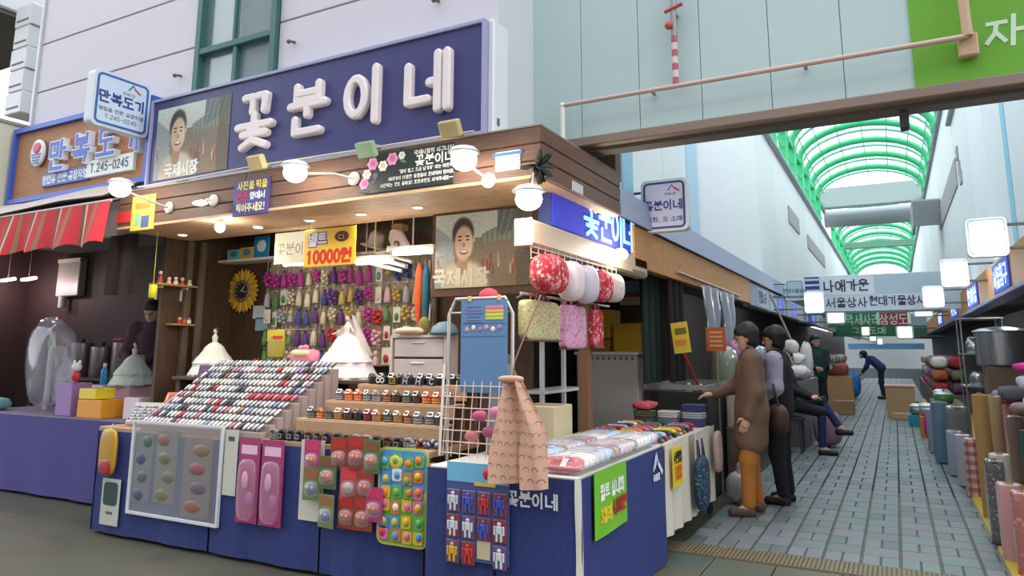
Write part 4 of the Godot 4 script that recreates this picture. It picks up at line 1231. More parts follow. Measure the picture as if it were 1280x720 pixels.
# ---------- what hangs on the cloth front
func hung_front() -> void:
	# framed clear panel of flat packets
	var a := on_z(166, 521, -3.575)
	var t := thing("framed_panel", "white framed clear plastic panel of flat packets on the blue cloth", "display panel", Vector3(-4.75, 0.53, -3.575))
	part("frame", border(1.0, 0.68, 0.018, -0.01, 0.012), m8(214, 214, 216, 0.4), t)
	part("cover", G.new().box(Vector3(0, 0, 0.0), Vector3(0.97, 0.65, 0.003)), clear(Color(0.9, 0.9, 0.92), 0.1, 0.06), t)
	for q in [[-0.36, 0.0, 0.2, 0.5, 66, 72, 84], [-0.1, 0.02, 0.24, 0.52, 96, 90, 76], [0.24, -0.03, 0.3, 0.54, 110, 86, 80]]:
		var pk := part("packet", G.new().box(Vector3(q[0], q[1], -0.008), Vector3(q[2], q[3], 0.01), 0.004), m8(q[4], q[5], q[6], 0.4), t)
		for k in 4:
			part("pouch", G.new().ball(Vector3(q[0] + jit(0.04), q[1] - 0.2 + k * 0.13, -0.001), Vector3(q[2] * 0.3, 0.045, 0.006), 10, 5), m8(q[4] + 40 * rng.randf(), q[5] + 30 * rng.randf(), q[6] + 30 * rng.randf(), 0.3), pk)
	var ws := thing("paper_strip", "blank white hanging strip with a small green print beside the framed panel", "sign", Vector3(-4.17, 0.63, -3.58))
	part("sheet", G.new().box(Vector3.ZERO, Vector3(0.13, 0.44, 0.004)), m8(206, 204, 190), ws)
	part("print", G.new().box(Vector3(0, 0.16, 0.002), Vector3(0.06, 0.03, 0.003)), m8(60, 90, 70), ws)
	var cd := thing("menu_card", "white card with a dark green rounded panel at the cloth's street end", "sign", Vector3(-5.45, 0.25, -3.57))
	part("sheet", G.new().box(Vector3.ZERO, Vector3(0.22, 0.34, 0.005)), m8(190, 192, 180), cd)
	part("panel", slab(0.17, 0.17, 0.03, 0.002, 0.005, 0, 0.06), m8(44, 70, 66), cd)
	part("print", G.new().box(Vector3(0, -0.08, 0.003), Vector3(0.08, 0.02, 0.002)), m8(90, 100, 96), cd)
	var yb := thing("snack_bag", "yellow and red packet hanging at the street end of the table", "packet", Vector3(-5.5, 0.62, -3.55))
	part("bag", G.new().ball(Vector3(0, 0, 0), Vector3(0.1, 0.18, 0.025), 12, 8, 0.6), m8(186, 140, 40, 0.35), yb)
	part("print", G.new().ball(Vector3(0, -0.11, 0.012), Vector3(0.08, 0.06, 0.018), 10, 6, 0.6), m8(166, 50, 44, 0.35), yb)
	part("hook", G.new().rod(Vector3(0, 0.16, 0), Vector3(0, 0.21, -0.02), 0.006), m8(180, 180, 180), yb)
	# two long pink packs
	for i in 2:
		var p := thing("pink_pack", ["long pink toy pack hanging next to the white strip", "long pink toy pack hanging next to the blister cards"][i], "toy pack", Vector3(-3.97 + 0.22 * i, 0.53, -3.565), 0.0, "long pink packs")
		part("card", G.new().box(Vector3.ZERO, Vector3(0.2, 0.55, 0.006)), m8(166, 62, 108, 0.35), p)
		part("bubble", G.new().ball(Vector3(0, -0.06, 0.012), Vector3(0.085, 0.2, 0.02), 12, 8, 0.5), clear(Color(0.95, 0.8, 0.9), 0.18, 0.06), p)
		part("doll_part", G.new().ball(Vector3(-0.02, 0.0, 0.012), Vector3(0.03, 0.06, 0.015), 8, 6), m8(222, 170, 190), p)
		part("doll_part", G.new().ball(Vector3(0.03, -0.12, 0.012), Vector3(0.035, 0.05, 0.015), 8, 6), m8(176, 84, 150), p)
		part("print", G.new().box(Vector3(0, 0.2, 0.003), Vector3(0.15, 0.06, 0.003)), m8(236, 190, 214), p)
	# white backing sheet with blister cards
	one("backing_sheet", G.new().box(Vector3.ZERO, Vector3(0.2, 0.5, 0.004)), m8(214, 208, 196), "plain white backing sheet behind the pink topped blister cards", "sheet", Vector3(-3.42, 0.57, -3.588))
	var kinds := [["red", [176, 40, 36], [150, 66, 48]], ["pink topped red", [180, 44, 56], [176, 64, 122]], ["blue", [58, 84, 170], [122, 136, 80]], ["orange", [190, 78, 40], [92, 112, 66]], ["grey", [170, 168, 166], [190, 90, 90]]]
	var spots := [[390, 570, 1], [391, 605, 2], [412, 590, 3], [424, 567, 0], [447, 566, 0], [467, 570, 3], [436, 605, 4], [458, 603, 0], [410, 638, 2], [433, 640, 0], [455, 642, 0], [470, 630, 1]]
	for i in spots.size():
		var s: Array = spots[i]
		var kd: Array = kinds[s[2]]
		var c := on_z(s[0], s[1], -3.56)
		c.z = -3.562 + 0.01 * (i % 3)
		var p := thing("blister_card", "%s toy blister card, %s in reading order among those on the cloth" % [kd[0], ORD[i]], "toy card", c, jit(0.12), "blister cards hanging on the blue cloth")
		part("card", G.new().box(Vector3(0, 0, 0), Vector3(0.14, 0.2, 0.004)), m8(kd[2][0], kd[2][1], kd[2][2], 0.4), p)
		part("bubble", G.new().ball(Vector3(0, -0.03, 0.004), Vector3(0.056, 0.05, 0.028), 10, 6, 0.7), clear(Color(1, 1, 1), 0.12, 0.05), p)
		part("toy", G.new().ball(Vector3(0, -0.025, 0.008), Vector3(0.042, 0.034, 0.018), 10, 6), m8(kd[1][0], kd[1][1], kd[1][2], 0.3), p)
		for e in [-1, 1]:
			part("toy_eye", G.new().ball(Vector3(0.017 * e, -0.017, 0.024), Vector3(0.011, 0.011, 0.006), 8, 5), m8(226, 170, 60, 0.3), p)
		part("print", G.new().box(Vector3(0, 0.06, 0.003), Vector3(0.11, 0.05, 0.002)), m8(minf(255, kd[2][0] + 40), kd[2][1] * 0.7, kd[2][2] * 0.8), p)
	# the rounded sheet of small balls and stickers
	var rs := thing("toy_sheet", "tall rounded yellow-rimmed sheet of colourful ball toys on the blue cloth", "toy sheet", Vector3(-2.67, 0.54, -3.56))
	part("rim", slab(0.37, 0.56, 0.05, -0.006, 0.0), m8(190, 200, 84, 0.4), rs)
	part("panel", slab(0.34, 0.24, 0.04, 0.0, 0.003, 0, 0.145), m8(84, 150, 210, 0.4), rs)
	part("panel", slab(0.34, 0.28, 0.03, 0.0, 0.003, 0, -0.125), m8(118, 176, 70, 0.4), rs)
	var bright := [m8(214, 60, 60, 0.3), m8(232, 190, 60, 0.3), m8(80, 160, 214, 0.3), m8(226, 120, 170, 0.3), m8(110, 180, 90, 0.3), m8(224, 130, 60, 0.3), m8(240, 236, 226, 0.3)]
	for i in 4:
		for j in 6:
			var q := Vector3(-0.125 + i * 0.083 + jit(0.012), 0.2 - j * 0.085 + jit(0.012), 0.004)
			var sh := part("sticker", slab(0.07, 0.072, 0.015, 0.0, 0.005), bright[rng.randi() % 7], rs, q)
			part("ball", G.new().ball(Vector3(jit(0.008), jit(0.01), 0.006), Vector3(0.022, 0.024, 0.012), 10, 6), bright[rng.randi() % 7], sh)
	part("mascot_face", G.new().ball(Vector3(-0.05, 0.2, 0.004), Vector3(0.05, 0.045, 0.01), 14, 6), m8(236, 206, 80, 0.4), rs)
	# robot toy panel at the corner
	var rp := thing("robot_display", "blue and red panel of small robot toys at the table corner", "toy panel", Vector3(-2.04, 0.55, -3.378))
	part("board", G.new().box(Vector3.ZERO, Vector3(0.39, 0.5, 0.006), 0.002), m8(74, 88, 140, 0.4), rp)
	part("header", G.new().box(Vector3(0, 0.2, 0.003), Vector3(0.38, 0.1, 0.006)), m8(120, 186, 220, 0.4), rp)
	part("red_cap", G.new().ball(Vector3(0.07, 0.2, 0.006), Vector3(0.035, 0.03, 0.012), 10, 6), m8(196, 44, 56), rp)
	part("label_strip", G.new().box(Vector3(0.05, 0.145, 0.006), Vector3(0.13, 0.018, 0.003)), m8(222, 190, 70), rp)
	for i in 4:
		for j in 3:
			if j == 2 and i == 2:
				part("gap_card", G.new().box(Vector3(0.045, -0.18, 0.004), Vector3(0.08, 0.1, 0.004)), m8(206, 190, 150), rp)
				continue
			var q := Vector3(-0.145 + i * 0.096, 0.05 - j * 0.13, 0.004)
			var rr: MeshInstance3D = part("blister", G.new().box(Vector3(0, 0, 0.004), Vector3(0.084, 0.118, 0.008), 0.004), [m8(84, 94, 150, 0.35), m8(110, 84, 120, 0.35), m8(140, 62, 66, 0.35)][rng.randi() % 3], rp, q)
			part("robot", G.new().box(Vector3(0, 0.008, 0.012), Vector3(0.034, 0.04, 0.012), 0.004).box(Vector3(0, 0.038, 0.012), Vector3(0.02, 0.018, 0.012), 0.004).box(Vector3(-0.013, -0.03, 0.012), Vector3(0.012, 0.04, 0.012), 0.003).box(Vector3(0.013, -0.03, 0.012), Vector3(0.012, 0.04, 0.012), 0.003).box(Vector3(-0.026, 0.005, 0.012), Vector3(0.011, 0.045, 0.012), 0.003).box(Vector3(0.026, 0.005, 0.012), Vector3(0.011, 0.045, 0.012), 0.003), [m8(200, 60, 60, 0.3), m8(214, 214, 222, 0.3), m8(70, 90, 180, 0.3), m8(220, 170, 60, 0.3)][rng.randi() % 4], rr)
	# brown plank ends and pole at the joint of the two tables
	one("corner_post", G.new().box(Vector3(0, 0.38, 0), Vector3(0.045, 0.75, 0.045), 0.006).box(Vector3(0.05, 0.36, 0.01), Vector3(0.03, 0.7, 0.03), 0.006), m8(150, 120, 88, 0.6), "bare brown wooden prop at the joint of the two tables", "post", Vector3(-2.42, 0, -3.52))

# ---------- goods inside the shop
func charm_proto(kind: String, c: Color) -> Node3D:
	var p := thing("hanging_charm", "x", "charm")
	part("loop", G.new().rod(Vector3(0, 0, 0), Vector3(0, -0.03, 0.004), 0.003, -1.0, 5), m8(200, 196, 180, 0.4, 0.5), p)
	if kind == "tassel":
		part("knot", G.new().ball(Vector3(0, -0.04, 0.012), Vector3(0.014, 0.014, 0.014), 8, 6), mat(c.darkened(0.2), 0.6), p)
		part("strands", G.new().move(Vector3(0, 0, 0.012)).lathe([[0.003, -0.045], [0.016, -0.06], [0.024, -0.11], [0.026, -0.155], [0.0, -0.156]].map(func(q): return q), 10), mat(c, 0.8), p)
	elif kind == "card":
		part("card", G.new().box(Vector3(0, -0.085, 0.006), Vector3(0.062, 0.11, 0.004)), m8(224, 220, 206), p)
		part("trinket", G.new().ball(Vector3(0, -0.1, 0.012), Vector3(0.02, 0.03, 0.01), 8, 6), mat(c, 0.3, 0.2), p)
	elif kind == "blossom":
		var g := G.new()
		for k in 10:
			g.ball(Vector3(0.024 * sin(k * 2.4), -0.05 - k * 0.01, 0.018 + 0.018 * cos(k * 2.4)), Vector3(0.018, 0.016, 0.016), 7, 5)
		part("petals", g, mat(c, 0.7), p)
	else:
		part("head", G.new().ball(Vector3(0, -0.05, 0.014), Vector3(0.018, 0.02, 0.016), 8, 6), m8(226, 190, 160), p)
		part("dress", G.new().move(Vector3(0, 0, 0.014)).lathe([[0.026, -0.125], [0.022, -0.1], [0.01, -0.068], [0.0, -0.066]], 10), mat(c, 0.6), p)
	return p
func shop_inside() -> void:
	var gz := -4.98
	# wire grid on the back wall
	var ga := on_z(335, 338, gz)
	var gb := on_z(540, 450, gz)
	var t := thing("wire_grid", "white wire grid on the back wall behind the hanging charms", "rack", Vector3((ga.x + gb.x) / 2, 1.78, gz))
	var gw := absf(gb.x - ga.x)
	var g := G.new()
	for k in 15:
		g.rod(Vector3(-gw / 2 + gw * k / 14.0, -0.5, 0), Vector3(-gw / 2 + gw * k / 14.0, 0.5, 0), 0.003, -1.0, 4)
	for k in 8:
		g.rod(Vector3(-gw / 2, -0.5 + k / 7.0, 0), Vector3(gw / 2, -0.5 + k / 7.0, 0), 0.003, -1.0, 4)
	part("wires", g, m8(214, 210, 200, 0.4, 0.4), t)
	part("backboard", G.new().box(Vector3(0, 0, -0.05), Vector3(gw, 1.04, 0.03)), m8(168, 152, 126), t)
	var hues := {"leaf green": rgb(96, 134, 84), "cream": rgb(214, 202, 172), "deep purple": rgb(104, 58, 128), "royal blue": rgb(74, 76, 146), "magenta": rgb(184, 58, 150), "red": rgb(190, 54, 52), "golden": rgb(196, 168, 92), "silver grey": rgb(166, 166, 172), "pale pink": rgb(222, 176, 184), "teal": rgb(76, 148, 150)}
	var forms := ["tassel", "card", "blossom", "doll"]
	var words := {"tassel": "silk tassel charm", "card": "carded trinket", "blossom": "flower bunch charm", "doll": "little doll charm"}
	var protos := {}
	for h in hues:
		for f in forms:
			protos[h + f] = [charm_proto(f, hues[h]), false]
	var keys := hues.keys()
	for r in 5:
		for c in 19:
			var x := ga.x + 0.05 + c * (gw - 0.1) / 18.0
			var y := 2.2 - r * 0.185 - (0.02 if c % 2 else 0.0)
			var h: String = keys[rng.randi() % keys.size()]
			var f: String = forms[rng.randi() % 4]
			if c < 4 and r > 0:
				h = pick(["leaf green", "cream", "leaf green", "silver grey"])
			elif c < 8 and r > 0:
				h = pick(["cream", "royal blue", "deep purple", "cream"])
				f = "tassel"
			elif c < 13 and r < 3:
				h = pick(["magenta", "deep purple", "cream", "magenta", "golden"])
				f = pick(["blossom", "tassel"])
			elif c >= 14 and r > 2:
				h = pick(["red", "silver grey", "teal"])
				f = "card"
			var ch := place(protos, h + f, Vector3(x, y, gz + 0.016), jit(0.25), "%s %s hanging in row %s from the top, %s from the clock" % [h, words[f], ["one", "two", "three", "four", "five"][r], ORD[c]], "charms hanging on the wire grid")
			ch.scale = Vector3.ONE * rng.randf_range(1.1, 1.35)
	drop_unused(protos)
	# sunflower clock
	var cc := on_z(305, 364, -5.05)
	var ck := thing("sunflower_clock", "round wall clock framed by yellow sunflower petals", "clock", Vector3(cc.x, cc.y, -5.05))
	for k in 26:
		var a := TAU * k / 26.0
		part("petal", G.new().move(Vector3(cos(a) * 0.16, sin(a) * 0.16, 0.012 + 0.006 * (k % 2)), Basis(Vector3.BACK, a)).ball(Vector3.ZERO, Vector3(0.07, 0.024, 0.012), 8, 5), m8(222, 178, 40, 0.55) if k % 2 else m8(206, 158, 34, 0.55), ck)
	part("dial_rim", G.new().move(Vector3(0, 0, 0.0), Basis(Vector3.RIGHT, PI / 2)).lathe([[0.09, 0.01], [0.115, 0.01], [0.115, 0.035], [0.1, 0.04], [0.09, 0.035]], 28), m8(150, 110, 84, 0.4), ck)
	part("dial", G.new().move(Vector3(0, 0, 0.02), Basis(Vector3.RIGHT, PI / 2)).lathe([[0.0, 0.0], [0.1, 0.0], [0.1, 0.006], [0.0, 0.0065]], 28), m8(58, 50, 46, 0.4), ck)
	part("hand", G.new().move(Vector3(0.02, 0.025, 0.032), Basis(Vector3.BACK, 0.9)).box(Vector3.ZERO, Vector3(0.075, 0.008, 0.004)), m8(226, 222, 210), ck)
	part("hand", G.new().move(Vector3(0.03, -0.006, 0.034), Basis(Vector3.BACK, -0.2)).box(Vector3.ZERO, Vector3(0.09, 0.006, 0.004)), m8(226, 222, 210), ck)
	for k in 12:
		var a := TAU * k / 12.0
		part("hour_mark", G.new().box(Vector3(cos(a) * 0.083, sin(a) * 0.083, 0.028), Vector3(0.009, 0.009, 0.004)), m8(226, 214, 190), ck)
	# upper white shelf and the pictures leaning on it
	var sa := on_z(238, 331, -4.9)
	var sb := on_z(345, 323, -4.9)
	one("wall_shelf", G.new().box(Vector3(0, 0, -0.06), Vector3(absf(sb.x - sa.x), 0.025, 0.24), 0.004), m8(226, 220, 206), "long white wall shelf above the sunflower clock", "shelf", Vector3((sa.x + sb.x) / 2, sa.y, -4.92))
	var pics := [[285, 313, 300, 324, "small turquoise seaside picture on the white shelf", [120, 190, 196], [70, 120, 140]], [301, 310, 317, 322, "small yellow card with a blue patch on the white shelf", [222, 176, 60], [80, 140, 180]], [319, 296, 336, 321, "blue card with a white oval emblem on the white shelf", [30, 140, 190], [226, 230, 232]]]
	for q in pics:
		var a := on_z(q[0], q[1], -4.9)
		var b := on_z(q[2], q[3], -4.9)
		var h2: float = a.y - sa.y - 0.0125
		var p := thing("picture_card", q[4], "picture", Vector3((a.x + b.x) / 2, sa.y + 0.0125 + h2 / 2, -4.9))
		part("board", G.new().box(Vector3.ZERO, Vector3(b.x - a.x, h2, 0.012), 0.002), m8(q[5][0], q[5][1], q[5][2], 0.45), p)
		part("print", G.new().ball(Vector3(0, 0.01, 0.006), Vector3((b.x - a.x) * 0.32, h2 * 0.3, 0.003), 16, 4), m8(q[6][0], q[6][1], q[6][2], 0.45), p)
	# little shelf with figurines on the west wall
	var s2 := thing("bracket_shelf", "short wooden shelf on white brackets carrying little figurines", "shelf", Vector3(-6.0, 2.0, -4.34))
	part("board", G.new().box(Vector3(0.03, 0, 0), Vector3(0.14, 0.018, 0.42), 0.003), m8(160, 128, 72), s2)
	for z in [-0.12, 0.14]:
		part("bracket", G.new().box(Vector3(-0.02, -0.07, z), Vector3(0.02, 0.13, 0.012)).box(Vector3(0.02, -0.02, z), Vector3(0.1, 0.02, 0.012)), m8(222, 216, 206), s2)
	var figs := [[0.15, 0.12, "tall red wire-limbed figurine", [150, 60, 44]], [0.06, 0.06, "squat cream and red figurine", [206, 160, 130]], [-0.01, 0.07, "white and brown figurine", [214, 204, 196]], [-0.08, 0.07, "round red figurine", [176, 62, 46]], [-0.16, 0.05, "small white capped figurine", [226, 222, 216]]]
	for q in figs:
		var f := thing("figurine", q[2] + " on the bracket shelf", "figurine", Vector3(-5.96, 2.009, -4.34 + q[0]), 0.6, "figurines on the bracket shelf")
		part("body", G.new().lathe([[0.022, 0.0], [0.026, q[1] * 0.2], [0.014, q[1] * 0.6], [0.0, q[1] * 0.62]], 10), m8(q[3][0], q[3][1], q[3][2], 0.4), f)
		part("head", G.new().ball(Vector3(0, q[1] * 0.8, 0), Vector3(0.018, 0.02, 0.018), 10, 6), m8(226, 190, 160, 0.4), f)
	for k in 3:
		var f := thing("figurine", ["red toy house ornament", "orange toy ornament", "white capped toy ornament"][k] + " on the lower wall ledge", "figurine", Vector3(-5.94, 1.648, -4.46 + 0.05 * (1 - k)), 0.6)
		part("body", G.new().box(Vector3(0, 0.02, 0), Vector3(0.034, 0.04, 0.034), 0.006), [m8(176, 58, 44), m8(190, 98, 54), m8(220, 216, 206)][k], f)
		part("cap", G.new().ball(Vector3(0, 0.045, 0), Vector3(0.018, 0.014, 0.018), 8, 6), [m8(206, 190, 150), m8(150, 60, 40), m8(120, 130, 150)][k], f)
	one("wall_ledge", G.new().box(Vector3(0.0, -0.01, 0), Vector3(0.12, 0.018, 0.24), 0.003), m8(160, 128, 72), "narrow wooden ledge low on the panelled west wall", "shelf", Vector3(-5.97, 1.648, -4.45))
	var yg := on_z(191, 364, -4.0)
	one("yellow_lantern", G.new().lathe([[0.0, -0.06], [0.032, -0.058], [0.034, 0.0], [0.032, 0.058], [0.0, 0.06]], 14).rod(Vector3(0, 0.06, 0), Vector3(0, 2.44 - yg.y, 0), 0.003, -1.0, 4), m8(220, 214, 40, 0.5), "yellow-green cylinder hanging on a string by the panelled wall", "ornament", yg)
	# yellow belt price sign hung under the soffit
	var y0 := on_z(381, 288, -4.15)
	var y1 := on_z(443, 330, -4.15)
	var ys := board("belt_sign", "yellow price sign with a brown belt and red 10000 figures", Vector3(y0.x, y0.y, -4.15), Vector3(y1.x, y1.y, -4.15), m8(242, 200, 40, 0.5))
	words_on(ys, "벨트", Vector3(-0.12, 0.065, 0), 0.1, 0.1, 0.032, m8(110, 80, 140), 0.001, false, 0.0, "lettering_rim")
	words_on(ys, "벨트", Vector3(-0.12, 0.065, 0.0025), 0.1, 0.1, 0.016, m8(236, 232, 244))
	words_on(ys, "10000원", Vector3(0.0, -0.075, 0), 0.1, 0.115, 0.024, m8(214, 52, 34))
	var coil := part("printed_belt", G.new().move(Vector3(0.13, 0.075, 0.0), Basis(Vector3.RIGHT, PI / 2)).lathe([[0.07, 0.0], [0.07, 0.006], [0.045, 0.006], [0.0, 0.002]], 20, 1.0, 0.6), m8(92, 50, 34), ys)
	part("printed_buckle", border(0.05, 0.03, 0.007, 0.006, 0.009), m8(196, 160, 110), coil, Vector3(0.13, 0.07, 0))
	part("string", G.new().rod(Vector3(-0.2, 0.13, -0.006), Vector3(-0.2, SOFFIT - ys.position.y, -0.006), 0.002, -1.0, 4).rod(Vector3(0.2, 0.13, -0.006), Vector3(0.2, SOFFIT - ys.position.y, -0.006), 0.002, -1.0, 4), m8(200, 200, 190), ys)
	var n0 := on_z(344, 292, -4.35)
	var n1 := on_z(381, 328, -4.35)
	var nm := board("frosted_sign", "pale frosted panel with faint shop lettering behind the belt sign", n0, n1, m8(222, 220, 196, 0.4))
	words_on(nm, "꽃분이네", Vector3(0.06, -0.01, 0), 0.1, 0.11, 0.007, m8(160, 156, 140))
	part("string", G.new().rod(Vector3(0, 0.1, -0.006), Vector3(0, SOFFIT - nm.position.y, -0.006), 0.002, -1.0, 4), m8(200, 200, 190), nm)
	# poster on the partition
	var q0 := on_z(545, 276, -4.42)
	var q1 := on_z(664, 352, -4.42)
	var po := thing("film_poster", "large poster of a smiling man before a market street on the partition", "poster", Vector3((q0.x + q1.x) / 2, 2.14, -4.42))
	part("sheet", G.new().box(Vector3(0, 0, -0.006), Vector3(q1.x - q0.x, 0.56, 0.008)), m8(160, 150, 130), po)
	part("print", G.new().plate(-(q1.x - q0.x) / 2, -0.28, (q1.x - q0.x) / 2, 0.28, 0.0), poster_print(), po)
	words_on(po, "국제시장", Vector3(-0.18, -0.2, 0.0), 0.12, 0.125, 0.02, m8(216, 206, 186), 0.003)
	# fluorescent tubes
	for i in 3:
		var tb: Array = [[375, 329, -4.5, "over the frosted name panel"], [468, 327, -4.5, "beside the yellow belt sign"], [516, 315, -4.4, "beside the film poster"]][i]
		var c := on_z(tb[0], tb[1], tb[2])
		var f := thing("tube_lamp", "short white glowing tube lamp hanging " + tb[3], "lamp", c, 0.1)
		part("tube", G.new().rod(Vector3(-0.17, 0, 0), Vector3(0.17, 0, 0), 0.022, -1.0, 12), glow(Color(1, 0.99, 0.96), 3.5), f)
		part("batten", G.new().box(Vector3(0, 0.035, 0), Vector3(0.38, 0.03, 0.05), 0.004), m8(222, 220, 210), f)
		part("hanger", G.new().rod(Vector3(0, 0.05, 0), Vector3(0, 2.615 - c.y if c.z < -4.47 else SOFFIT - c.y, 0), 0.006, -1.0, 5), m8(190, 186, 176), f)
		lamp_light(c + Vector3(0, -0.03, 0.03), 0.13, Color(1, 0.98, 0.94), 0.06)
	# white conical speakers and hats high in the shop
	var wb := on_z(497, 300, -4.5)
	var sp := thing("wall_speaker", "white wedge speaker with a black triangle on a wooden arm under the soffit", "speaker", wb)
	part("cabinet", G.new().move(Vector3.ZERO, Basis(Vector3.BACK, 0.2)).lathe([[0.09, -0.09], [0.1, -0.07], [0.05, 0.08], [0.0, 0.085]], 18), m8(226, 218, 218), sp)
	part("triangle", G.new().prism(PackedVector2Array([Vector2(-0.05, -0.06), Vector2(0.01, -0.06), Vector2(-0.02, 0.0)]), 0.09, 0.098), m8(60, 56, 54), sp)
	part("arm", G.new().box(Vector3(0.02, 0.1, 0), Vector3(0.1, 0.05, 0.1), 0.005), m8(140, 110, 70), sp)
	part("dial", G.new().move(Vector3(0.06, -0.05, 0.085), Basis(Vector3.RIGHT, PI / 2)).lathe([[0.018, 0], [0.028, 0], [0.028, 0.008], [0.018, 0.008]], 14), m8(80, 76, 74), sp)
	var hat := on_z(471, 298, -4.78)
	one("white_hat", G.new().move(Vector3.ZERO, Basis(Vector3.BACK, -0.3)).lathe([[0.0, -0.08], [0.12, -0.085], [0.125, -0.075], [0.07, -0.06], [0.065, 0.03], [0.045, 0.06], [0.0, 0.07]], 20), m8(226, 212, 214), "white cloth hat high beside the wedge speaker", "hat", hat)
	one("rolled_sheets", G.new().rod(Vector3(-0.2, 0.05, 0), Vector3(0.2, -0.06, 0.02), 0.02, -1.0, 10).rod(Vector3(-0.22, 0.0, 0.05), Vector3(0.18, -0.1, 0.06), 0.016, -1.0, 10).rod(Vector3(-0.15, 0.08, -0.03), Vector3(0.23, -0.02, -0.02), 0.016, -1.0, 10).rod(Vector3(0.02, 0.03, -0.01), Vector3(0.02, 0.5, -0.01), 0.005, -1.0, 5), m8(214, 206, 204, 0.4), "bundle of slanting white rolled sheets below the white hat", "rolls", on_z(486, 326, -4.68))
	# umbrellas hanging by the partition
	for i in 2:
		var c := on_z([524, 533][i], [340, 342][i], -4.6)
		var u := thing("folded_umbrella", ["folded orange umbrella hanging beside the poster wall", "folded dark teal umbrella hanging beside the poster wall"][i], "umbrella", c)
		part("canopy", G.new().lathe([[0.004, -0.42], [0.022, -0.36], [0.034, -0.2], [0.03, 0.0], [0.012, 0.07], [0.0, 0.075]], 10), [m8(214, 84, 36), m8(30, 92, 108)][i], u)
		part("handle", G.new().tube([Vector3(0, 0.07, 0), Vector3(0, 0.16, 0), Vector3(0.02, 0.19, 0), Vector3(0.04, 0.17, 0)], 0.008, 6), m8(70, 52, 40), u)
	one("hanging_rail", G.new().rod(Vector3(-0.5, 0, 0), Vector3(0.35, 0, 0), 0.01).rod(Vector3(-0.45, 0, 0), Vector3(-0.45, 0.4, 0), 0.006, -1.0, 5), m8(180, 176, 168, 0.4, 0.5), "thin steel rail that carries the two folded umbrellas", "rail", Vector3(on_z(524, 340, -4.6).x - 0.1, on_z(524, 340, -4.6).y + 0.19, -4.6))

# ---------- larger goods on and around the stall
func skirt_doll(label: String, at: Vector3, h: float, gown: Color, arms := true) -> Node3D:
	var t := thing("gown_doll", label, "doll", at)
	var g := G.new()
	var rr := []
	for i in 15:
		var v := i / 14.0
		var ring := PackedVector3Array()
		for j in 36:
			var a := -TAU * j / 36.0
			var rad := h * (0.4 * pow(1.0 - v, 0.6) + 0.05) * (1.0 + 0.07 * (1.0 - v) * sin(a * 9.0 + v * 3.0) + 0.03 * sin(v * 24.0))
			ring.append(Vector3(cos(a) * rad, v * h * 0.68, sin(a) * rad))
		rr.append(ring)
	part("gown", g.rows(rr, true), mat(gown, 0.8), t)
	for k in 2:
		var tier := []
		for i in 4:
			var ring := PackedVector3Array()
			for j in 36:
				var a := -TAU * j / 36.0
				var y: float = h * (0.1 + 0.22 * k) - h * 0.05 * i + h * 0.08
				var base := 0.4 * pow(clampf(1.0 - y / (h * 0.68), 0.0, 1.0), 0.6) + 0.06
				var rad := h * (base + 0.008 * i) * (1.0 + 0.05 * sin(a * 14.0 + k))
				ring.append(Vector3(cos(a) * rad, y, sin(a) * rad))
			tier.append(ring)
		tier.reverse()
		part("ruffle", G.new().rows(tier, true), mat(gown.lightened(0.1), 0.8), t)
	part("bodice", G.new().lathe([[0.055 * h, 0.66 * h], [0.05 * h, 0.72 * h], [0.062 * h, 0.79 * h], [0.03 * h, 0.83 * h], [0.018 * h, 0.86 * h], [0.0, 0.865 * h]], 14), mat(gown.darkened(0.04), 0.6), t)
	part("head", G.new().ball(Vector3(0, 0.91 * h, 0), Vector3(0.045, 0.055, 0.045) * h, 12, 8), m8(236, 206, 184, 0.5), t)
	part("hair", G.new().ball(Vector3(0, 0.925 * h, -0.012 * h), Vector3(0.052, 0.055, 0.05) * h, 12, 8), m8(96, 66, 46), t)
	if arms:
		for s in [-1, 1]:
			part("arm", G.new().tube([Vector3(0.055 * s, 0.79, 0) * h, Vector3(0.15 * s, 0.7, 0.03) * h, Vector3(0.24 * s, 0.72 + 0.05 * s, 0.08) * h], [0.016 * h, 0.013 * h, 0.01 * h], 8), m8(236, 206, 184, 0.5), t)
		part("veil", G.new().sheet(8, 8, func(u, v): return Vector3((u - 0.5) * h * (0.12 + 0.36 * (1.0 - v)), h * (0.96 - 0.62 * (1.0 - v)), -h * (0.06 + 0.26 * (1.0 - v)) + 0.02 * h * sin(u * 12.0)), 0.002), mat(gown.lightened(0.15), 0.8), t)
	return t
func crate(called: String, label: String, at: Vector3, s: Vector3, m: Material, m2: Material = null, turn := 0.0) -> Node3D:   # a carton with flaps and tape
	var t := thing(called, label, "box", at, turn)
	part("body", G.new().box(Vector3(0, s.y / 2, 0), s, 0.006), m, t)
	part("tape", G.new().box(Vector3(0, s.y, 0), Vector3(s.x * 0.98, 0.003, 0.05)), m2 if m2 else m8(200, 170, 120, 0.3), t)
	part("flap_seam", G.new().box(Vector3(0, s.y + 0.001, 0.03), Vector3(s.x, 0.004, 0.004)), m8(90, 70, 50), t)
	return t
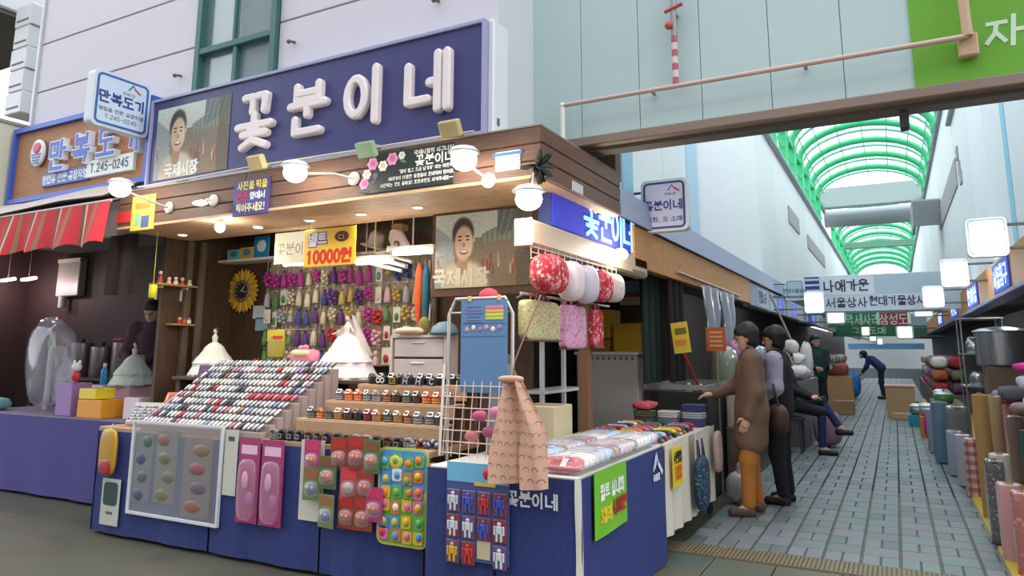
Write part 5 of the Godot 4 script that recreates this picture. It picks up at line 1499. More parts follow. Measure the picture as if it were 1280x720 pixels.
func shop_goods() -> void:
	var y0 := TOP
	# stand behind the racks that carries the dolls and the drawers
	var st := thing("goods_bench", "dark bench behind the racks that carries dolls and drawers", "bench", Vector3(-4.12, 0, -4.46))
	part("top", G.new().box(Vector3(0, 1.16, 0), Vector3(3.2, 0.03, 0.5), 0.004), m8(90, 70, 56), st)
	for q in [-1.55, 0.0, 1.55]:
		part("leg", G.new().box(Vector3(q, 0.572, 0), Vector3(0.05, 1.145, 0.44), 0.004), m8(80, 62, 50), st)
	var top := 1.175
	skirt_doll("white wedding gown doll with arms out standing on the bench beside the drawers", Vector3(on_z(434, 430, -4.46).x, top, -4.46), 0.53, rgb(242, 234, 236))
	skirt_doll("white ruffled gown doll at the awning end of the bench", Vector3(-5.5, top, -4.46), 0.44, rgb(226, 232, 222), false)
	# pale drawer unit
	var d0 := on_z(480, 413, -4.4)
	var d1 := on_z(560, 462, -4.4)
	var du := thing("drawer_unit", "pale pink plastic drawer unit with clear drawer fronts on the bench", "drawers", Vector3((d0.x + d1.x) / 2, top, -4.45))
	part("casing", border(0.52, 0.34, 0.02, -0.14, 0.02).box(Vector3(0, 0, -0.15), Vector3(0.5, 0.32, 0.02)), m8(214, 196, 192, 0.4), du, Vector3(0, 0.171, 0))
	for k in 2:
		var dr := part("drawer", G.new().box(Vector3(0, 0.09 + 0.155 * k, 0.0), Vector3(0.46, 0.14, 0.02), 0.006), m8(204, 190, 190, 0.25), du)
		part("handle", G.new().box(Vector3(0, 0.13 + 0.155 * k, 0.014), Vector3(0.12, 0.014, 0.014), 0.004), m8(228, 220, 220), dr)
	var tp := on_z(500, 404, -4.42)
	one("folded_cloth", G.new().ball(Vector3(0, 0.03, 0), Vector3(0.14, 0.03, 0.1), 14, 6, 0.7, 0.06, 3), m8(222, 196, 172), "crumpled peach cloth on top of the pink drawer unit", "cloth", Vector3(d0.x + 0.22, top + 0.342, -4.47))
	one("cap_dome", G.new().lathe([[0.0, 0], [0.1, 0.0], [0.105, 0.02], [0.09, 0.06], [0.05, 0.09], [0.0, 0.1]], 18), m8(116, 146, 160), "blue-grey domed cap on top of the pink drawer unit", "cap", Vector3(d1.x - 0.08, top + 0.342, -4.47))
	one("green_purse", G.new().ball(Vector3(0, 0.07, 0), Vector3(0.05, 0.07, 0.04), 12, 8), m8(126, 120, 48), "olive round purse between the peach cloth and domed cap", "purse", Vector3((d0.x + d1.x) / 2 + 0.03, top + 0.342, -4.47))
	# pastel box and pink toys beside the gown doll
	var pb := crate("gift_box", "pale pink gift box printed with small faces beside the gown doll", Vector3(on_z(384, 445, -4.4).x, top, -4.38), Vector3(0.3, 0.12, 0.16), m8(234, 206, 206, 0.5), m8(240, 226, 226))
	for k in 2:
		part("print", G.new().ball(Vector3(0.02 + 0.08 * k, 0.06, 0.081), Vector3(0.02, 0.026, 0.003), 10, 5), m8(206, 130, 130), pb)
	var tv := thing("toy_case", "pink and yellow rounded toy case with a pink bow on the gift box", "toy", Vector3(on_z(384, 425, -4.4).x, top + 0.126, -4.38))
	part("shell", G.new().ball(Vector3(0, 0.055, 0), Vector3(0.13, 0.055, 0.07), 16, 8, 0.5), m8(240, 150, 170, 0.4), tv)
	part("band", G.new().ball(Vector3(0.01, 0.075, 0.02), Vector3(0.1, 0.03, 0.06), 14, 6, 0.5), m8(240, 222, 170, 0.4), tv)
	var bow := part("bow", G.new().ball(Vector3(-0.02, 0.12, 0.02), Vector3(0.03, 0.022, 0.02), 10, 6).ball(Vector3(0.03, 0.125, 0.02), Vector3(0.03, 0.022, 0.02), 10, 6), m8(236, 140, 170, 0.4), tv)
	# yellow hanging packet with red print, and olive bottles
	var yp := thing("hook_packet", "yellow and green header packet reading in red, hung before the wire grid", "packet", on_z(346, 424, -4.52))
	part("bag", G.new().ball(Vector3(0, -0.06, 0), Vector3(0.1, 0.11, 0.02), 12, 6, 0.4), m8(176, 160, 60, 0.3), yp)
	part("header", G.new().box(Vector3(0, 0.03, 0.012), Vector3(0.2, 0.1, 0.012), 0.003), m8(214, 196, 48, 0.4), yp)
	part("print", G.new().box(Vector3(0.03, 0.015, 0.019), Vector3(0.12, 0.028, 0.003)), m8(206, 60, 50), yp)
	part("hook", G.new().rod(Vector3(0, 0.08, 0), Vector3(0, 0.1, -0.45), 0.004, -1.0, 4), m8(200, 200, 200), yp)
	# papers and small dark frames between the dolls
	var sh := [[265, 447, 0.22, 0.16, 92, 56, 116, "purple printed board standing behind the coral ring board"], [300, 443, 0.16, 0.14, 222, 214, 196, "cream folded card beside the purple board"], [318, 443, 0.16, 0.2, 230, 214, 220, "white and pink leaflet leaning on the bench"]]
	for i in 3:
		var q: Array = sh[i]
		var c := on_z(q[0], q[1], -4.24)
		var p := thing("display_card", q[7], "card", Vector3(c.x, top - 0.06, -4.2))
		part("sheet", G.new().move(Vector3(0, q[3] / 2, 0), Basis(Vector3.RIGHT, -0.2)).box(Vector3.ZERO, Vector3(q[2], q[3], 0.008)), m8(q[4], q[5], q[6], 0.5), p)
		for k in 3:
			part("print_line", G.new().move(Vector3(0, q[3] / 2, 0), Basis(Vector3.RIGHT, -0.2)).box(Vector3(0, 0.04 - 0.035 * k, 0.005), Vector3(q[2] * 0.7, 0.012, 0.002)), m8(150, 80, 150), p)
	for i in 4:
		var c: Array = [[170, 40, 46], [50, 140, 150], [60, 170, 170], [226, 120, 110]][i]
		var b := thing("toy_figure", ["red bear figure", "teal bear figure", "turquoise toy camera", "coral toy box"][i] + " in a row on the bench beneath the clock", "toy", Vector3(-5.0 + 0.16 * i, top, -4.5))
		part("body", G.new().ball(Vector3(0, 0.05, 0), Vector3(0.04, 0.05, 0.035), 12, 8, 1.0 if i < 2 else 0.4), m8(c[0], c[1], c[2], 0.4), b)
		if i < 2:
			part("head", G.new().ball(Vector3(0, 0.115, 0), Vector3(0.032, 0.03, 0.03), 12, 8), m8(c[0], c[1], c[2], 0.4), b)
			for s in [-1, 1]:
				part("ear", G.new().ball(Vector3(0.022 * s, 0.145, 0), Vector3(0.011, 0.012, 0.008), 8, 5), m8(c[0], c[1], c[2], 0.4), b)
		else:
			part("window", G.new().box(Vector3(0, 0.055, 0.034), Vector3(0.045, 0.04, 0.004)), m8(40, 60, 64), b)
	# tall blue-white card and pale sheets by the clock
	for i in 2:
		var c := on_z([322, 325][i], [390, 405][i], -5.03)
		one("pinned_sheet", G.new().box(Vector3.ZERO, Vector3(0.17, 0.13, 0.006)), [m8(214, 222, 224), m8(150, 190, 206)][i], ["pale pinned sheet", "light blue pinned sheet"][i] + " on the wall below the sunflower clock", "sheet", Vector3(c.x, c.y, -5.05))

	# wheeled wire rack with the information sheet
	var ra := on_z(562, 372, -3.72)
	var rbx := on_z(641, 372, -3.72).x
	var w := rbx - ra.x
	var rk := thing("garment_rack", "chrome tube rack frame with rounded top corners at the corner table", "rack", Vector3((ra.x + rbx) / 2, 0.0, -3.72))
	var pts := []
	for q in [[-w / 2, 0.0], [-w / 2, 1.62], [-w / 2 + 0.05, 1.715], [w / 2 - 0.05, 1.715], [w / 2, 1.62], [w / 2, 0.766]]:
		pts.append(Vector3(q[0], q[1], 0))
	part("tube", G.new().tube(pts, 0.012, 8), m8(206, 198, 190, 0.25, 0.6), rk)
	part("cross_bar", G.new().rod(Vector3(-w / 2, 1.63, 0.0), Vector3(w / 2, 1.63, 0.0), 0.007), m8(206, 198, 190, 0.25, 0.6), rk)
	var gr := G.new()
	var grid := part("grid", gr.move(Vector3(0.0, 1.02, 0.06), Basis(Vector3.RIGHT, -0.12)).rod(Vector3(-0.22, -0.24, 0), Vector3(-0.24, 0.3, 0), 0.009), m8(222, 214, 206, 0.3, 0.3), rk)
	for k in 7:
		part("wire", G.new().move(Vector3(0.0, 1.02, 0.06), Basis(Vector3.RIGHT, -0.12)).rod(Vector3(-0.2 + 0.06 * k, -0.24, 0), Vector3(-0.2 + 0.06 * k, 0.2, 0), 0.0035, -1.0, 4).rod(Vector3(-0.22, -0.22 + 0.065 * k, 0), Vector3(0.18, -0.22 + 0.065 * k, 0), 0.0035, -1.0, 4), m8(226, 196, 186, 0.3, 0.3), grid)
	var i0 := on_z(577, 376, -3.70)
	var i1 := on_z(634, 492, -3.70)
	var inf := thing("info_sheet", "blue information sheet with coloured stripes clipped to the chrome rack", "sign", Vector3((i0.x + i1.x) / 2, (i0.y + i1.y) / 2 + 0.0, -3.70))
	var iw := i1.x - i0.x
	var ih := i0.y - i1.y
	part("sheet", G.new().box(Vector3.ZERO, Vector3(iw, ih, 0.006)), m8(96, 132, 172, 0.4), inf)
	for k in 4:
		part("color_bar", G.new().box(Vector3(iw * 0.23, ih * 0.42 - 0.022 * k, 0.004), Vector3(iw * 0.38, 0.018, 0.003)), [m8(222, 120, 140), m8(226, 170, 90), m8(216, 206, 80), m8(196, 200, 80)][k], inf)
	for k in 7:
		part("print_line", G.new().box(Vector3(-iw * 0.22, ih * 0.43 - 0.02 * k, 0.004), Vector3(iw * (0.3 + 0.05 * (k % 3)), 0.006, 0.002)), m8(170, 110, 150) if k % 3 == 1 else m8(90, 120, 170), inf)
	part("ruled_line", G.new().box(Vector3(0, ih * 0.25, 0.004), Vector3(iw * 0.95, 0.003, 0.002)).box(Vector3(0, ih * 0.11, 0.004), Vector3(iw * 0.95, 0.003, 0.002)), m8(90, 130, 180), inf)
	for k in 6:
		part("photo_spot", G.new().ball(Vector3(-iw * 0.36 + iw * 0.14 * k, ih * 0.18 + 0.01 * (k % 2), 0.004), Vector3(0.016, 0.016, 0.003), 10, 5), [m8(210, 150, 160), m8(230, 210, 190), m8(150, 130, 160)][k % 3], inf)
	for s in [-0.32, 0.32]:
		part("clip", G.new().box(Vector3(iw * s, ih / 2 + 0.01, 0.0), Vector3(0.02, 0.035, 0.016), 0.003), m8(206, 170, 130), inf)
	one("red_ball_cap", G.new().ball(Vector3(0, 0, 0), Vector3(0.065, 0.05, 0.05), 14, 8), m8(206, 58, 80), "red rounded hat hanging at the top of the chrome rack", "hat", on_z(611, 370, -3.76))
	for i in 4:
		var c := on_z([600, 622, 612, 590][i], [520, 515, 540, 545][i], -3.59)
		one("pink_slipper", G.new().ball(Vector3.ZERO, Vector3(0.045, 0.03, 0.03), 12, 8, 0.8, 0.05, i), [m8(180, 80, 116), m8(206, 120, 150), m8(150, 70, 100), m8(186, 110, 110)][i], "%s pink padded pouch hooked on the tilted wire grid" % ["bright", "pale", "deep", "dusty"][i], "pouch", c)
	# patterned loose trousers hung over the corner
	var arcs := trouser_print()
	var tz := -3.33
	var tr := thing("patterned_trousers", "peach loose trousers printed with small dark arcs hanging over the corner table", "trousers", Vector3.ZERO)
	var outline := func(y: float) -> Array:
		var l: float = lerpf(628, 612, clampf((y - 478) / 90.0, 0, 1)) if y < 568 else lerpf(612, 609, (y - 568) / 40.0)
		var r: float = lerpf(655, 682, clampf((y - 478) / 60.0, 0, 1)) if y < 540 else lerpf(682, 686, (y - 540) / 72.0)
		return [l, r]
	for leg in 2:
		part("leg", G.new().sheet(10, 14, func(u, v):
			var y: float = lerpf(603.0 + 8.0 * leg, 476.0, v)
			var e: Array = outline.call(y)
			var m: float = (e[0] + e[1]) / 2.0 + 4.0
			var xx: float = lerpf(e[0], m + 2.0, u) if leg == 0 else lerpf(m - 2.0, e[1], u)
			var p := on_z(xx, y, tz + 0.02 * leg)
			p.z += 0.045 * sin(u * PI) * (1.2 - v * 0.6) + 0.012 * sin(u * 9.0 + v * 5.0)
			return p, 0.006), arcs, tr)
	var waist := on_z(641, 474, tz)
	part("waistband", G.new().ball(waist + Vector3(0, 0, 0.02), Vector3(0.075, 0.02, 0.03), 14, 6, 0.7), m8(196, 150, 124), tr)
	var hook := G.new().tube([waist + Vector3(0, 0.01, 0), waist + Vector3(0, 0.09, -0.02), waist + Vector3(-0.01, 0.4, -0.3), waist + Vector3(-0.02, 0.47, -0.38)], 0.005, 5)
	part("hanger", hook, m8(110, 80, 66), tr)
func trouser_print() -> StandardMaterial3D:
	if mats.has("arcs"):
		return mats["arcs"]
	var im := Image.create(128, 128, false, Image.FORMAT_RGB8)
	im.fill(rgb(212, 164, 138))
	for i in 4:
		for j in 4:
			var cx := i * 32 + (16 if j % 2 else 0)
			var cy := j * 32 + 16
			for k in 60:
				var a := -PI + PI * k / 59.0
				for w in 3:
					im.set_pixel(posmod(int(cx + cos(a) * (8 + w * 0.6)), 128), posmod(int(cy + sin(a) * (8 + w * 0.6)), 128), rgb(96, 62, 56))
			for k in 12:
				im.set_pixel(posmod(cx + int(rng.randf_range(-3, 3)), 128), posmod(cy + 2 + int(rng.randf_range(0, 5)), 128), rgb(222, 120, 120))
	var m := StandardMaterial3D.new()
	m.albedo_texture = ImageTexture.create_from_image(im)
	m.uv1_triplanar = true
	m.uv1_scale = Vector3(4.5, 4.5, 4.5)
	m.roughness = 0.85
	mats["arcs"] = m
	return m
func sock_proto(c: Color) -> Node3D:
	var p := thing("loose_sock", "x", "sock")
	part("foot", G.new().tube([Vector3(-0.1, 0.02, 0), Vector3(-0.03, 0.024, 0.006), Vector3(0.02, 0.026, 0.0), Vector3(0.06, 0.025, 0.03), Vector3(0.085, 0.02, 0.075), Vector3(0.09, 0.012, 0.1)], [0.022, 0.023, 0.026, 0.026, 0.022, 0.01], 10), mat(c, 0.9), p)
	part("cuff", G.new().rod(Vector3(-0.118, 0.02, -0.002), Vector3(-0.09, 0.021, 0.001), 0.0245, -1.0, 10), mat(c.lightened(0.25), 0.9), p)
	part("toe_cap", G.new().ball(Vector3(0.09, 0.014, 0.097), Vector3(0.017, 0.014, 0.015), 10, 6), mat(c.darkened(0.25), 0.9), p)
	return p
func socks() -> void:
	# wrapped sock packs in two columns on the corner table, one pack leaning on the next
	var cols := {"wine red": rgb(142, 52, 62), "silver grey": rgb(176, 172, 176), "brown": rgb(120, 86, 72), "pale blue": rgb(152, 184, 214), "dusty pink": rgb(206, 150, 156), "cream": rgb(222, 210, 196), "scarlet": rgb(190, 40, 52)}
	var protos := {}
	for n in cols:
		var p := thing("sock_pack", "x", "sock pack")
		part("folded_socks", G.new().ball(Vector3(0, 0.018, 0), Vector3(0.115, 0.017, 0.05), 14, 6, 0.5), mat(cols[n], 0.8), p)
		part("paper_band", G.new().box(Vector3(0.01, 0.018, 0), Vector3(0.05, 0.036, 0.085), 0.01), m8(232, 226, 222, 0.5), p)
		part("plastic_wrap", G.new().ball(Vector3(0, 0.019, 0), Vector3(0.128, 0.0195, 0.058), 16, 6, 0.45, 0.02, n.length()), clear(Color(0.96, 0.96, 0.98), 0.16, 0.06), p)
		protos[n] = [p, false]
	var keys := cols.keys()
	for i in 17:
		for c in 2:
			var n: String = keys[rng.randi() % 6]
			if i == 0:
				n = "scarlet"
			var o := place(protos, n, Vector3(-1.58 - c * 0.265, 0.8, -3.49 - i * 0.0785), jit(0.02), "%s plastic wrapped sock pack, %s back from the street, %s" % [n, ORD[i], "along the alley edge" if c == 0 else "in the inner row"], "wrapped sock packs on the corner table")
			o.rotation.x = 0.56
	drop_unused(protos)
	# loose socks heaped on the cart
	var sc := {"white striped": rgb(226, 224, 220), "lime": rgb(196, 206, 50), "orange": rgb(222, 146, 50), "navy": rgb(58, 62, 110), "hot pink": rgb(230, 80, 130), "grey": rgb(126, 130, 134), "red": rgb(190, 44, 60), "green": rgb(60, 130, 104), "pale blue": rgb(160, 182, 212), "charcoal": rgb(64, 66, 72)}
	var sp := {}
	for n in sc:
		sp[n] = [sock_proto(sc[n]), false]
	var sk := sc.keys()
	var used := {}
	for i in 54:
		var n: String = sk[(i * 7 + i / 10) % sk.size()]
		var row := (i / 3) % 9
		var o := place(sp, n, Vector3(-2.06 + (i % 3) * 0.215 + jit(0.008), 0.7425 + 0.03 * (i / 27), -5.06 - row * 0.128 + 0.03 * (i / 27)), jit(0.12), "%s loose sock in the %s layer, %s column, row %s from the packs" % [n, "lower" if i < 27 else "upper", ["inner", "middle", "outer"][i % 3], ["one", "two", "three", "four", "five", "six", "seven", "eight", "nine"][row]], "loose socks heaped on the cart")
		o.scale = Vector3(0.88, 0.56, 0.9)
	drop_unused(sp)
	# folded piles at the far end of the cart
	for i in 7:
		var c: Array = [[70, 76, 120], [110, 118, 130], [84, 84, 92], [160, 166, 176], [196, 190, 184], [90, 100, 70], [60, 66, 110]][i]
		var at := Vector3(-1.62 - 0.225 * (i % 3), 0.744 + 0.064 * (i / 3), -6.36)
		var f := thing("folded_garment", "%s folded garment, %s in the pile at the cart's far end" % [["navy", "slate", "charcoal", "silver", "stone", "olive", "indigo"][i], ORD[i]], "garment", at, 0.1 * (i % 3 - 1), "folded garments at the cart's far end")
		for k in 3:
			part("fold", G.new().ball(Vector3(0, 0.01 + 0.019 * k, 0), Vector3(0.1, 0.0125, 0.08), 12, 6, 0.45, 0.02, i + k), m8(c[0], c[1], c[2], 0.9), f)
	# bags hung on the cart's side
	var fb := on_x(878, 600, -1.40)
	var bg := thing("floral_bag", "dark teal bag with pale blue flowers hanging from the cart", "bag", fb)
	part("body", G.new().ball(Vector3(0, -0.02, 0), Vector3(0.04, 0.2, 0.15), 16, 10, 0.6), bloom_print("teal_bloom", rgb(32, 52, 70), [rgb(90, 140, 170), rgb(60, 100, 130), rgb(120, 160, 170)], 60, 6, 5.0, 5), bg)
	for s in [-0.07, 0.07]:
		part("strap", G.new().tube([Vector3(0, 0.16, s - 0.03), Vector3(-0.01, 0.3, s), Vector3(0, 0.16, s + 0.03)], 0.008, 6), m8(40, 60, 76), bg)
	var pouch := Vector3(-1.41, 0.55, -6.3)
	one("patterned_pouch", G.new().ball(Vector3.ZERO, Vector3(0.03, 0.17, 0.09), 14, 8, 0.6, 0.03, 2), bloom_print("pink_bloom", rgb(176, 150, 142), [rgb(120, 90, 90), rgb(200, 170, 160)], 60, 5, 5.0, 8), "dusty pink patterned pouch hanging behind the teal floral bag", "pouch", pouch)
	var tg := on_x(872, 556, -1.42)
	one("price_tag", G.new().box(Vector3.ZERO, Vector3(0.006, 0.2, 0.16), 0.002), m8(206, 190, 178), "pale tag card on the side of the cream cart", "tag", tg)
	var wbp := on_y(905, 622, 0.0)
	one("plastic_bag", G.new().ball(Vector3(0, 0.14, 0), Vector3(0.13, 0.14, 0.11), 18, 12, 0.85, 0.07, 4).ball(Vector3(0, 0.3, 0), Vector3(0.03, 0.07, 0.03), 10, 6), m8(216, 212, 214, 0.2), "knotted white plastic bag standing on the paving by the cart", "bag", Vector3(-1.38, 0.0, -7.0))
func hung_bags() -> void:
	var red := bloom_print("red_bloom", rgb(186, 34, 54), [rgb(236, 200, 190), rgb(222, 150, 150), rgb(214, 90, 100), rgb(240, 226, 200)], 70, 8, 4.5, 11)
	var white := m8(226, 206, 206, 0.8)
	var lil := m8(206, 194, 206, 0.8)
	var grey := bloom_print("grey_bloom", rgb(222, 214, 206), [rgb(150, 140, 140), rgb(190, 170, 160)], 70, 6, 5.0, 12)
	# wire strip under the blind box
	var ws := thing("wire_strip", "white wire strip that carries the padded pouches under the blind box", "rack", Vector3(-1.93, 2.03, -4.55))
	for k in 3:
		part("wire", G.new().rod(Vector3(0, -0.035 * k, -0.75), Vector3(0, -0.035 * k, 0.75), 0.004, -1.0, 5), m8(216, 208, 196, 0.3, 0.4), ws)
	for k in 16:
		part("wire", G.new().rod(Vector3(0, 0.02, -0.75 + 0.1 * k), Vector3(0, -0.08, -0.75 + 0.1 * k), 0.003, -1.0, 4), m8(216, 208, 196, 0.3, 0.4), ws)
	var defs := [["red floral padded pouch nearest the street, under the blind box", red, -4.0, 0.2, 1.875, 0.125], ["off-white padded pouch behind the big red floral pouch", white, -4.33, 0.115, 1.86, 0.135], ["lilac-white padded pouch between two plain and floral pouches", lil, -4.6, 0.11, 1.86, 0.135], ["smaller red floral pouch beyond the lilac pouch", red, -4.88, 0.12, 1.87, 0.12], ["grey-flowered pale pouch last on the wire strip", grey, -5.14, 0.1, 1.875, 0.11]]
	for q in defs:
		var p := thing("padded_pouch", q[0], "pouch", Vector3(-1.9, q[4], q[2]), 0.0, "padded pouches on the wire strip")
		part("body", G.new().ball(Vector3.ZERO, Vector3(0.085, q[5], q[3]), 18, 12, 0.75), q[1], p)
		part("zip", G.new().tube([Vector3(0.03, q[5] * 0.55, -q[3] * 0.8), Vector3(0.035, q[5] * 0.9, 0), Vector3(0.03, q[5] * 0.55, q[3] * 0.8)], 0.007, 6), m8(190, 150, 110, 0.3, 0.5), p)
		part("hook", G.new().rod(Vector3(-0.03, q[5] * 0.9, 0), Vector3(-0.03, 2.0 - q[4], 0), 0.004, -1.0, 5), m8(200, 200, 200, 0.3, 0.6), p)
	var fl := bloom_print("garden_bloom", rgb(196, 186, 132), [rgb(120, 140, 84), rgb(170, 60, 80), rgb(214, 206, 170), rgb(150, 150, 96), rgb(190, 120, 120)], 170, 4.5, 4.5, 13)
	var pk := bloom_print("leaf_bloom", rgb(222, 160, 186), [rgb(140, 86, 140), rgb(176, 100, 150), rgb(130, 80, 120)], 80, 5.5, 5.0, 14)
	var totes := [["cream tote bag covered in green and red flowers, under the red pouch", fl, -4.04, 0.25, 1.585, 0.125], ["pink tote bag with purple leaves next to the flowered tote", pk, -4.56, 0.19, 1.56, 0.15], ["narrow red-flowered tote behind the pink leaf tote", red, -4.98, 0.1, 1.56, 0.14]]
	for q in totes:
		var p := thing("tote_bag", q[0], "bag", Vector3(-2.02, q[4], q[2]), 0.0, "tote bags hanging below the pouches")
		part("body", G.new().ball(Vector3(0.03, 0, 0), Vector3(0.035, q[5], q[3]), 24, 14, 0.28, 0.015, 3), q[1], p)
		for s in [0.05, 0.012]:
			part("strap", G.new().tube([Vector3(s, q[5] * 0.9, -q[3] * 0.45), Vector3(s - 0.01, q[5] + 0.045, -q[3] * 0.18), Vector3(s - 0.01, q[5] + 0.045, q[3] * 0.18), Vector3(s, q[5] * 0.9, q[3] * 0.45)], 0.009, 6), m8(150, 70, 90), p)
		part("base", G.new().box(Vector3(0.04, -q[5], 0), Vector3(0.07, 0.012, q[3] * 1.9), 0.004), m8(90, 60, 60), p)
	var rail := one("bag_rail", G.new().rod(Vector3(0, 0, -0.85), Vector3(0, 0, 0.65), 0.009).rod(Vector3(0, 0, -0.6), Vector3(-0.2, 0.0, -0.6), 0.007).rod(Vector3(0, 0, 0.6), Vector3(-0.2, 0, 0.32), 0.007), m8(200, 196, 188, 0.3, 0.5), "steel rail from which the tote bags hang", "rail", Vector3(-2.0, 1.745, -4.45))
	var wh := thing("white_racking", "white metal racking behind the hanging tote bags", "shelving", Vector3(-2.42, 0.0, -5.35))
	for q in [-0.4, 0.0, 0.4]:
		part("upright", G.new().box(Vector3(0, 1.1, q), Vector3(0.03, 2.2, 0.03)), m8(214, 216, 218, 0.4), wh)
	for y in [1.08, 1.9]:
		part("shelf", G.new().box(Vector3(-0.1, y, 0.0), Vector3(0.26, 0.02, 0.84)), m8(214, 216, 218, 0.4), wh)
	# counter with yellow boxes further along
	var cz := -6.3
	var cn := thing("perforated_counter", "white perforated metal counter under the yellow boxes", "counter", Vector3(-2.62, 0.0, -7.2))
	part("body", G.new().box(Vector3(0, 0.7, 0), Vector3(0.66, 1.3, 0.7), 0.008), m8(206, 200, 196, 0.4), cn)
	part("top", G.new().box(Vector3(0, 1.37, 0), Vector3(0.7, 0.035, 0.74), 0.006), m8(226, 222, 216, 0.4), cn)
	part("foot", G.new().box(Vector3(0, 0.03, 0), Vector3(0.6, 0.06, 0.62)), m8(90, 90, 90), cn)
	for k in 10:
		part("slot", G.new().box(Vector3(-0.28 + k * 0.062, 1.32, 0.351), Vector3(0.03, 0.03, 0.004)), m8(110, 106, 104), cn)
	var yel := m8(206, 164, 44, 0.55)
	crate("yellow_box", "yellow carton with tan panels on the alley side of the white counter", Vector3(-2.44, 1.3875, -7.15), Vector3(0.3, 0.29, 0.34), yel, m8(214, 170, 110))
	crate("yellow_box", "yellow carton stacked highest at the shop side of the counter", Vector3(-2.77, 1.5225, -7.1), Vector3(0.32, 0.3, 0.34), yel, m8(214, 170, 110))
	crate("tan_box", "flat tan carton beneath the highest yellow carton", Vector3(-2.77, 1.3875, -7.1), Vector3(0.31, 0.13, 0.33), m8(170, 120, 50))
	var b2 := thing("notice_cards", "stacked blue and white notice cards above the yellow cartons", "notice", on_z(787, 366, -7.95))
	part("card", G.new().box(Vector3(0, 0.07, 0), Vector3(0.24, 0.14, 0.01)), m8(150, 184, 206), b2)
	part("card", G.new().box(Vector3(0, -0.08, 0), Vector3(0.24, 0.13, 0.01)), m8(228, 220, 200), b2)
	part("red_band", G.new().box(Vector3(0, -0.035, 0.004), Vector3(0.24, 0.03, 0.006)), m8(206, 70, 60), b2)
	# beige carton, blue basket and grey coat behind the packs
	crate("beige_carton", "beige carton standing on the inner side of the corner table", Vector3(-2.2, 0.766, -4.55), Vector3(0.28, 0.26, 0.3), m8(206, 190, 152, 0.6))
	crate("blue_basket", "small blue plastic basket beside the beige carton", Vector3(-2.26, 0.766, -4.22), Vector3(0.14, 0.17, 0.2), m8(46, 84, 170, 0.4), m8(70, 110, 190))
	var gc := thing("grey_coat", "grey garment draped on a stand behind the patterned trousers", "coat", Vector3(-2.2, 0.766, -3.95))
	part("cloth", G.new().lathe([[0.11, 0.0], [0.12, 0.1], [0.1, 0.3], [0.09, 0.48], [0.05, 0.56], [0.02, 0.6], [0.0, 0.61]], 18, 1.0, 0.8), m8(132, 134, 136, 0.85), gc)
	part("collar", G.new().lathe([[0.05, 0.55], [0.06, 0.57], [0.035, 0.61], [0.0, 0.62]], 14), m8(96, 98, 100, 0.85), gc)
	# dark curtain and coats
	for i in 2:
		var c: Array = [[28, 46, 42, -6.7, "dark green cloth hanging beside the yellow cartons"], [36, 28, 32, -7.15, "black curtain hanging from the orange band by the yellow price stick"]][i]
		one("dark_curtain", G.new().move(Vector3.ZERO, Basis(Vector3.UP, PI / 2)).sheet(20, 10, func(u, v): return Vector3(lerpf(-0.22, 0.3, u), lerpf(0.0, 1.05 if i == 0 else 1.12, v), 0.03 * sin(u * 16.0)), 0.02), m8(c[0], c[1], c[2], 0.95), c[4], "curtain", Vector3(-1.98 - 0.12 * (1 - i), 1.09, c[3]))
	var ps := on_x(851, 422, -1.8)
	var yc := thing("price_stick", "yellow price card on a red stick above the black stall", "sign", ps)
	part("card", G.new().move(Vector3.ZERO, Basis(Vector3.BACK, 0.12)).box(Vector3.ZERO, Vector3(0.16, 0.29, 0.008)), m8(226, 196, 50, 0.5), yc)
	for k in 2:
		part("print", G.new().move(Vector3(0, 0.06 - 0.11 * k, 0.005), Basis(Vector3.BACK, 0.12)).box(Vector3.ZERO, Vector3(0.11, 0.06, 0.002)), [m8(120, 110, 40), m8(222, 140, 50)][k], yc)
	part("stick", G.new().rod(Vector3(0.02, -0.14, 0), Vector3(0.07, 1.0 - ps.y, -0.42), 0.012), m8(200, 36, 44), yc)
	var bt := thing("dark_stall", "low dark stall with white trinkets beyond the sock cart", "stall", Vector3(-1.95, 0.0, -7.6))
	part("body", G.new().box(Vector3(0, 0.5, 0), Vector3(0.62, 1.0, 1.3), 0.01), m8(52, 48, 46), bt)
	part("rim", border(0.64, 1.3, 0.02, 0.0, 0.05), m8(180, 180, 178, 0.3, 0.4), bt, Vector3(0, 1.02, 0))
	bt.get_child(-1).rotation.x = -PI / 2
	for k in 9:
		var tk := one("trinket", G.new().ball(Vector3(0, 0.02, 0), Vector3(0.03, 0.02, 0.03), 8, 5), pick([m8(222, 222, 220, 0.3), m8(180, 180, 186, 0.3)]), "small pale trinket on the dark stall, %s from the sock cart" % ORD[k], "trinket", Vector3(-1.78 - 0.16 * (k % 3), 1.0, -7.1 - 0.12 * k), 0, "pale trinkets on the dark stall")
	one("pink_cloth", G.new().ball(Vector3(0, -0.01, 0), Vector3(0.1, 0.035, 0.1), 16, 8, 0.6, 0.14, 5), m8(214, 90, 110), "pink crumpled cloth at the inner end of the cart by the folded pile", "cloth", Vector3(-2.07, 0.92, -6.36))

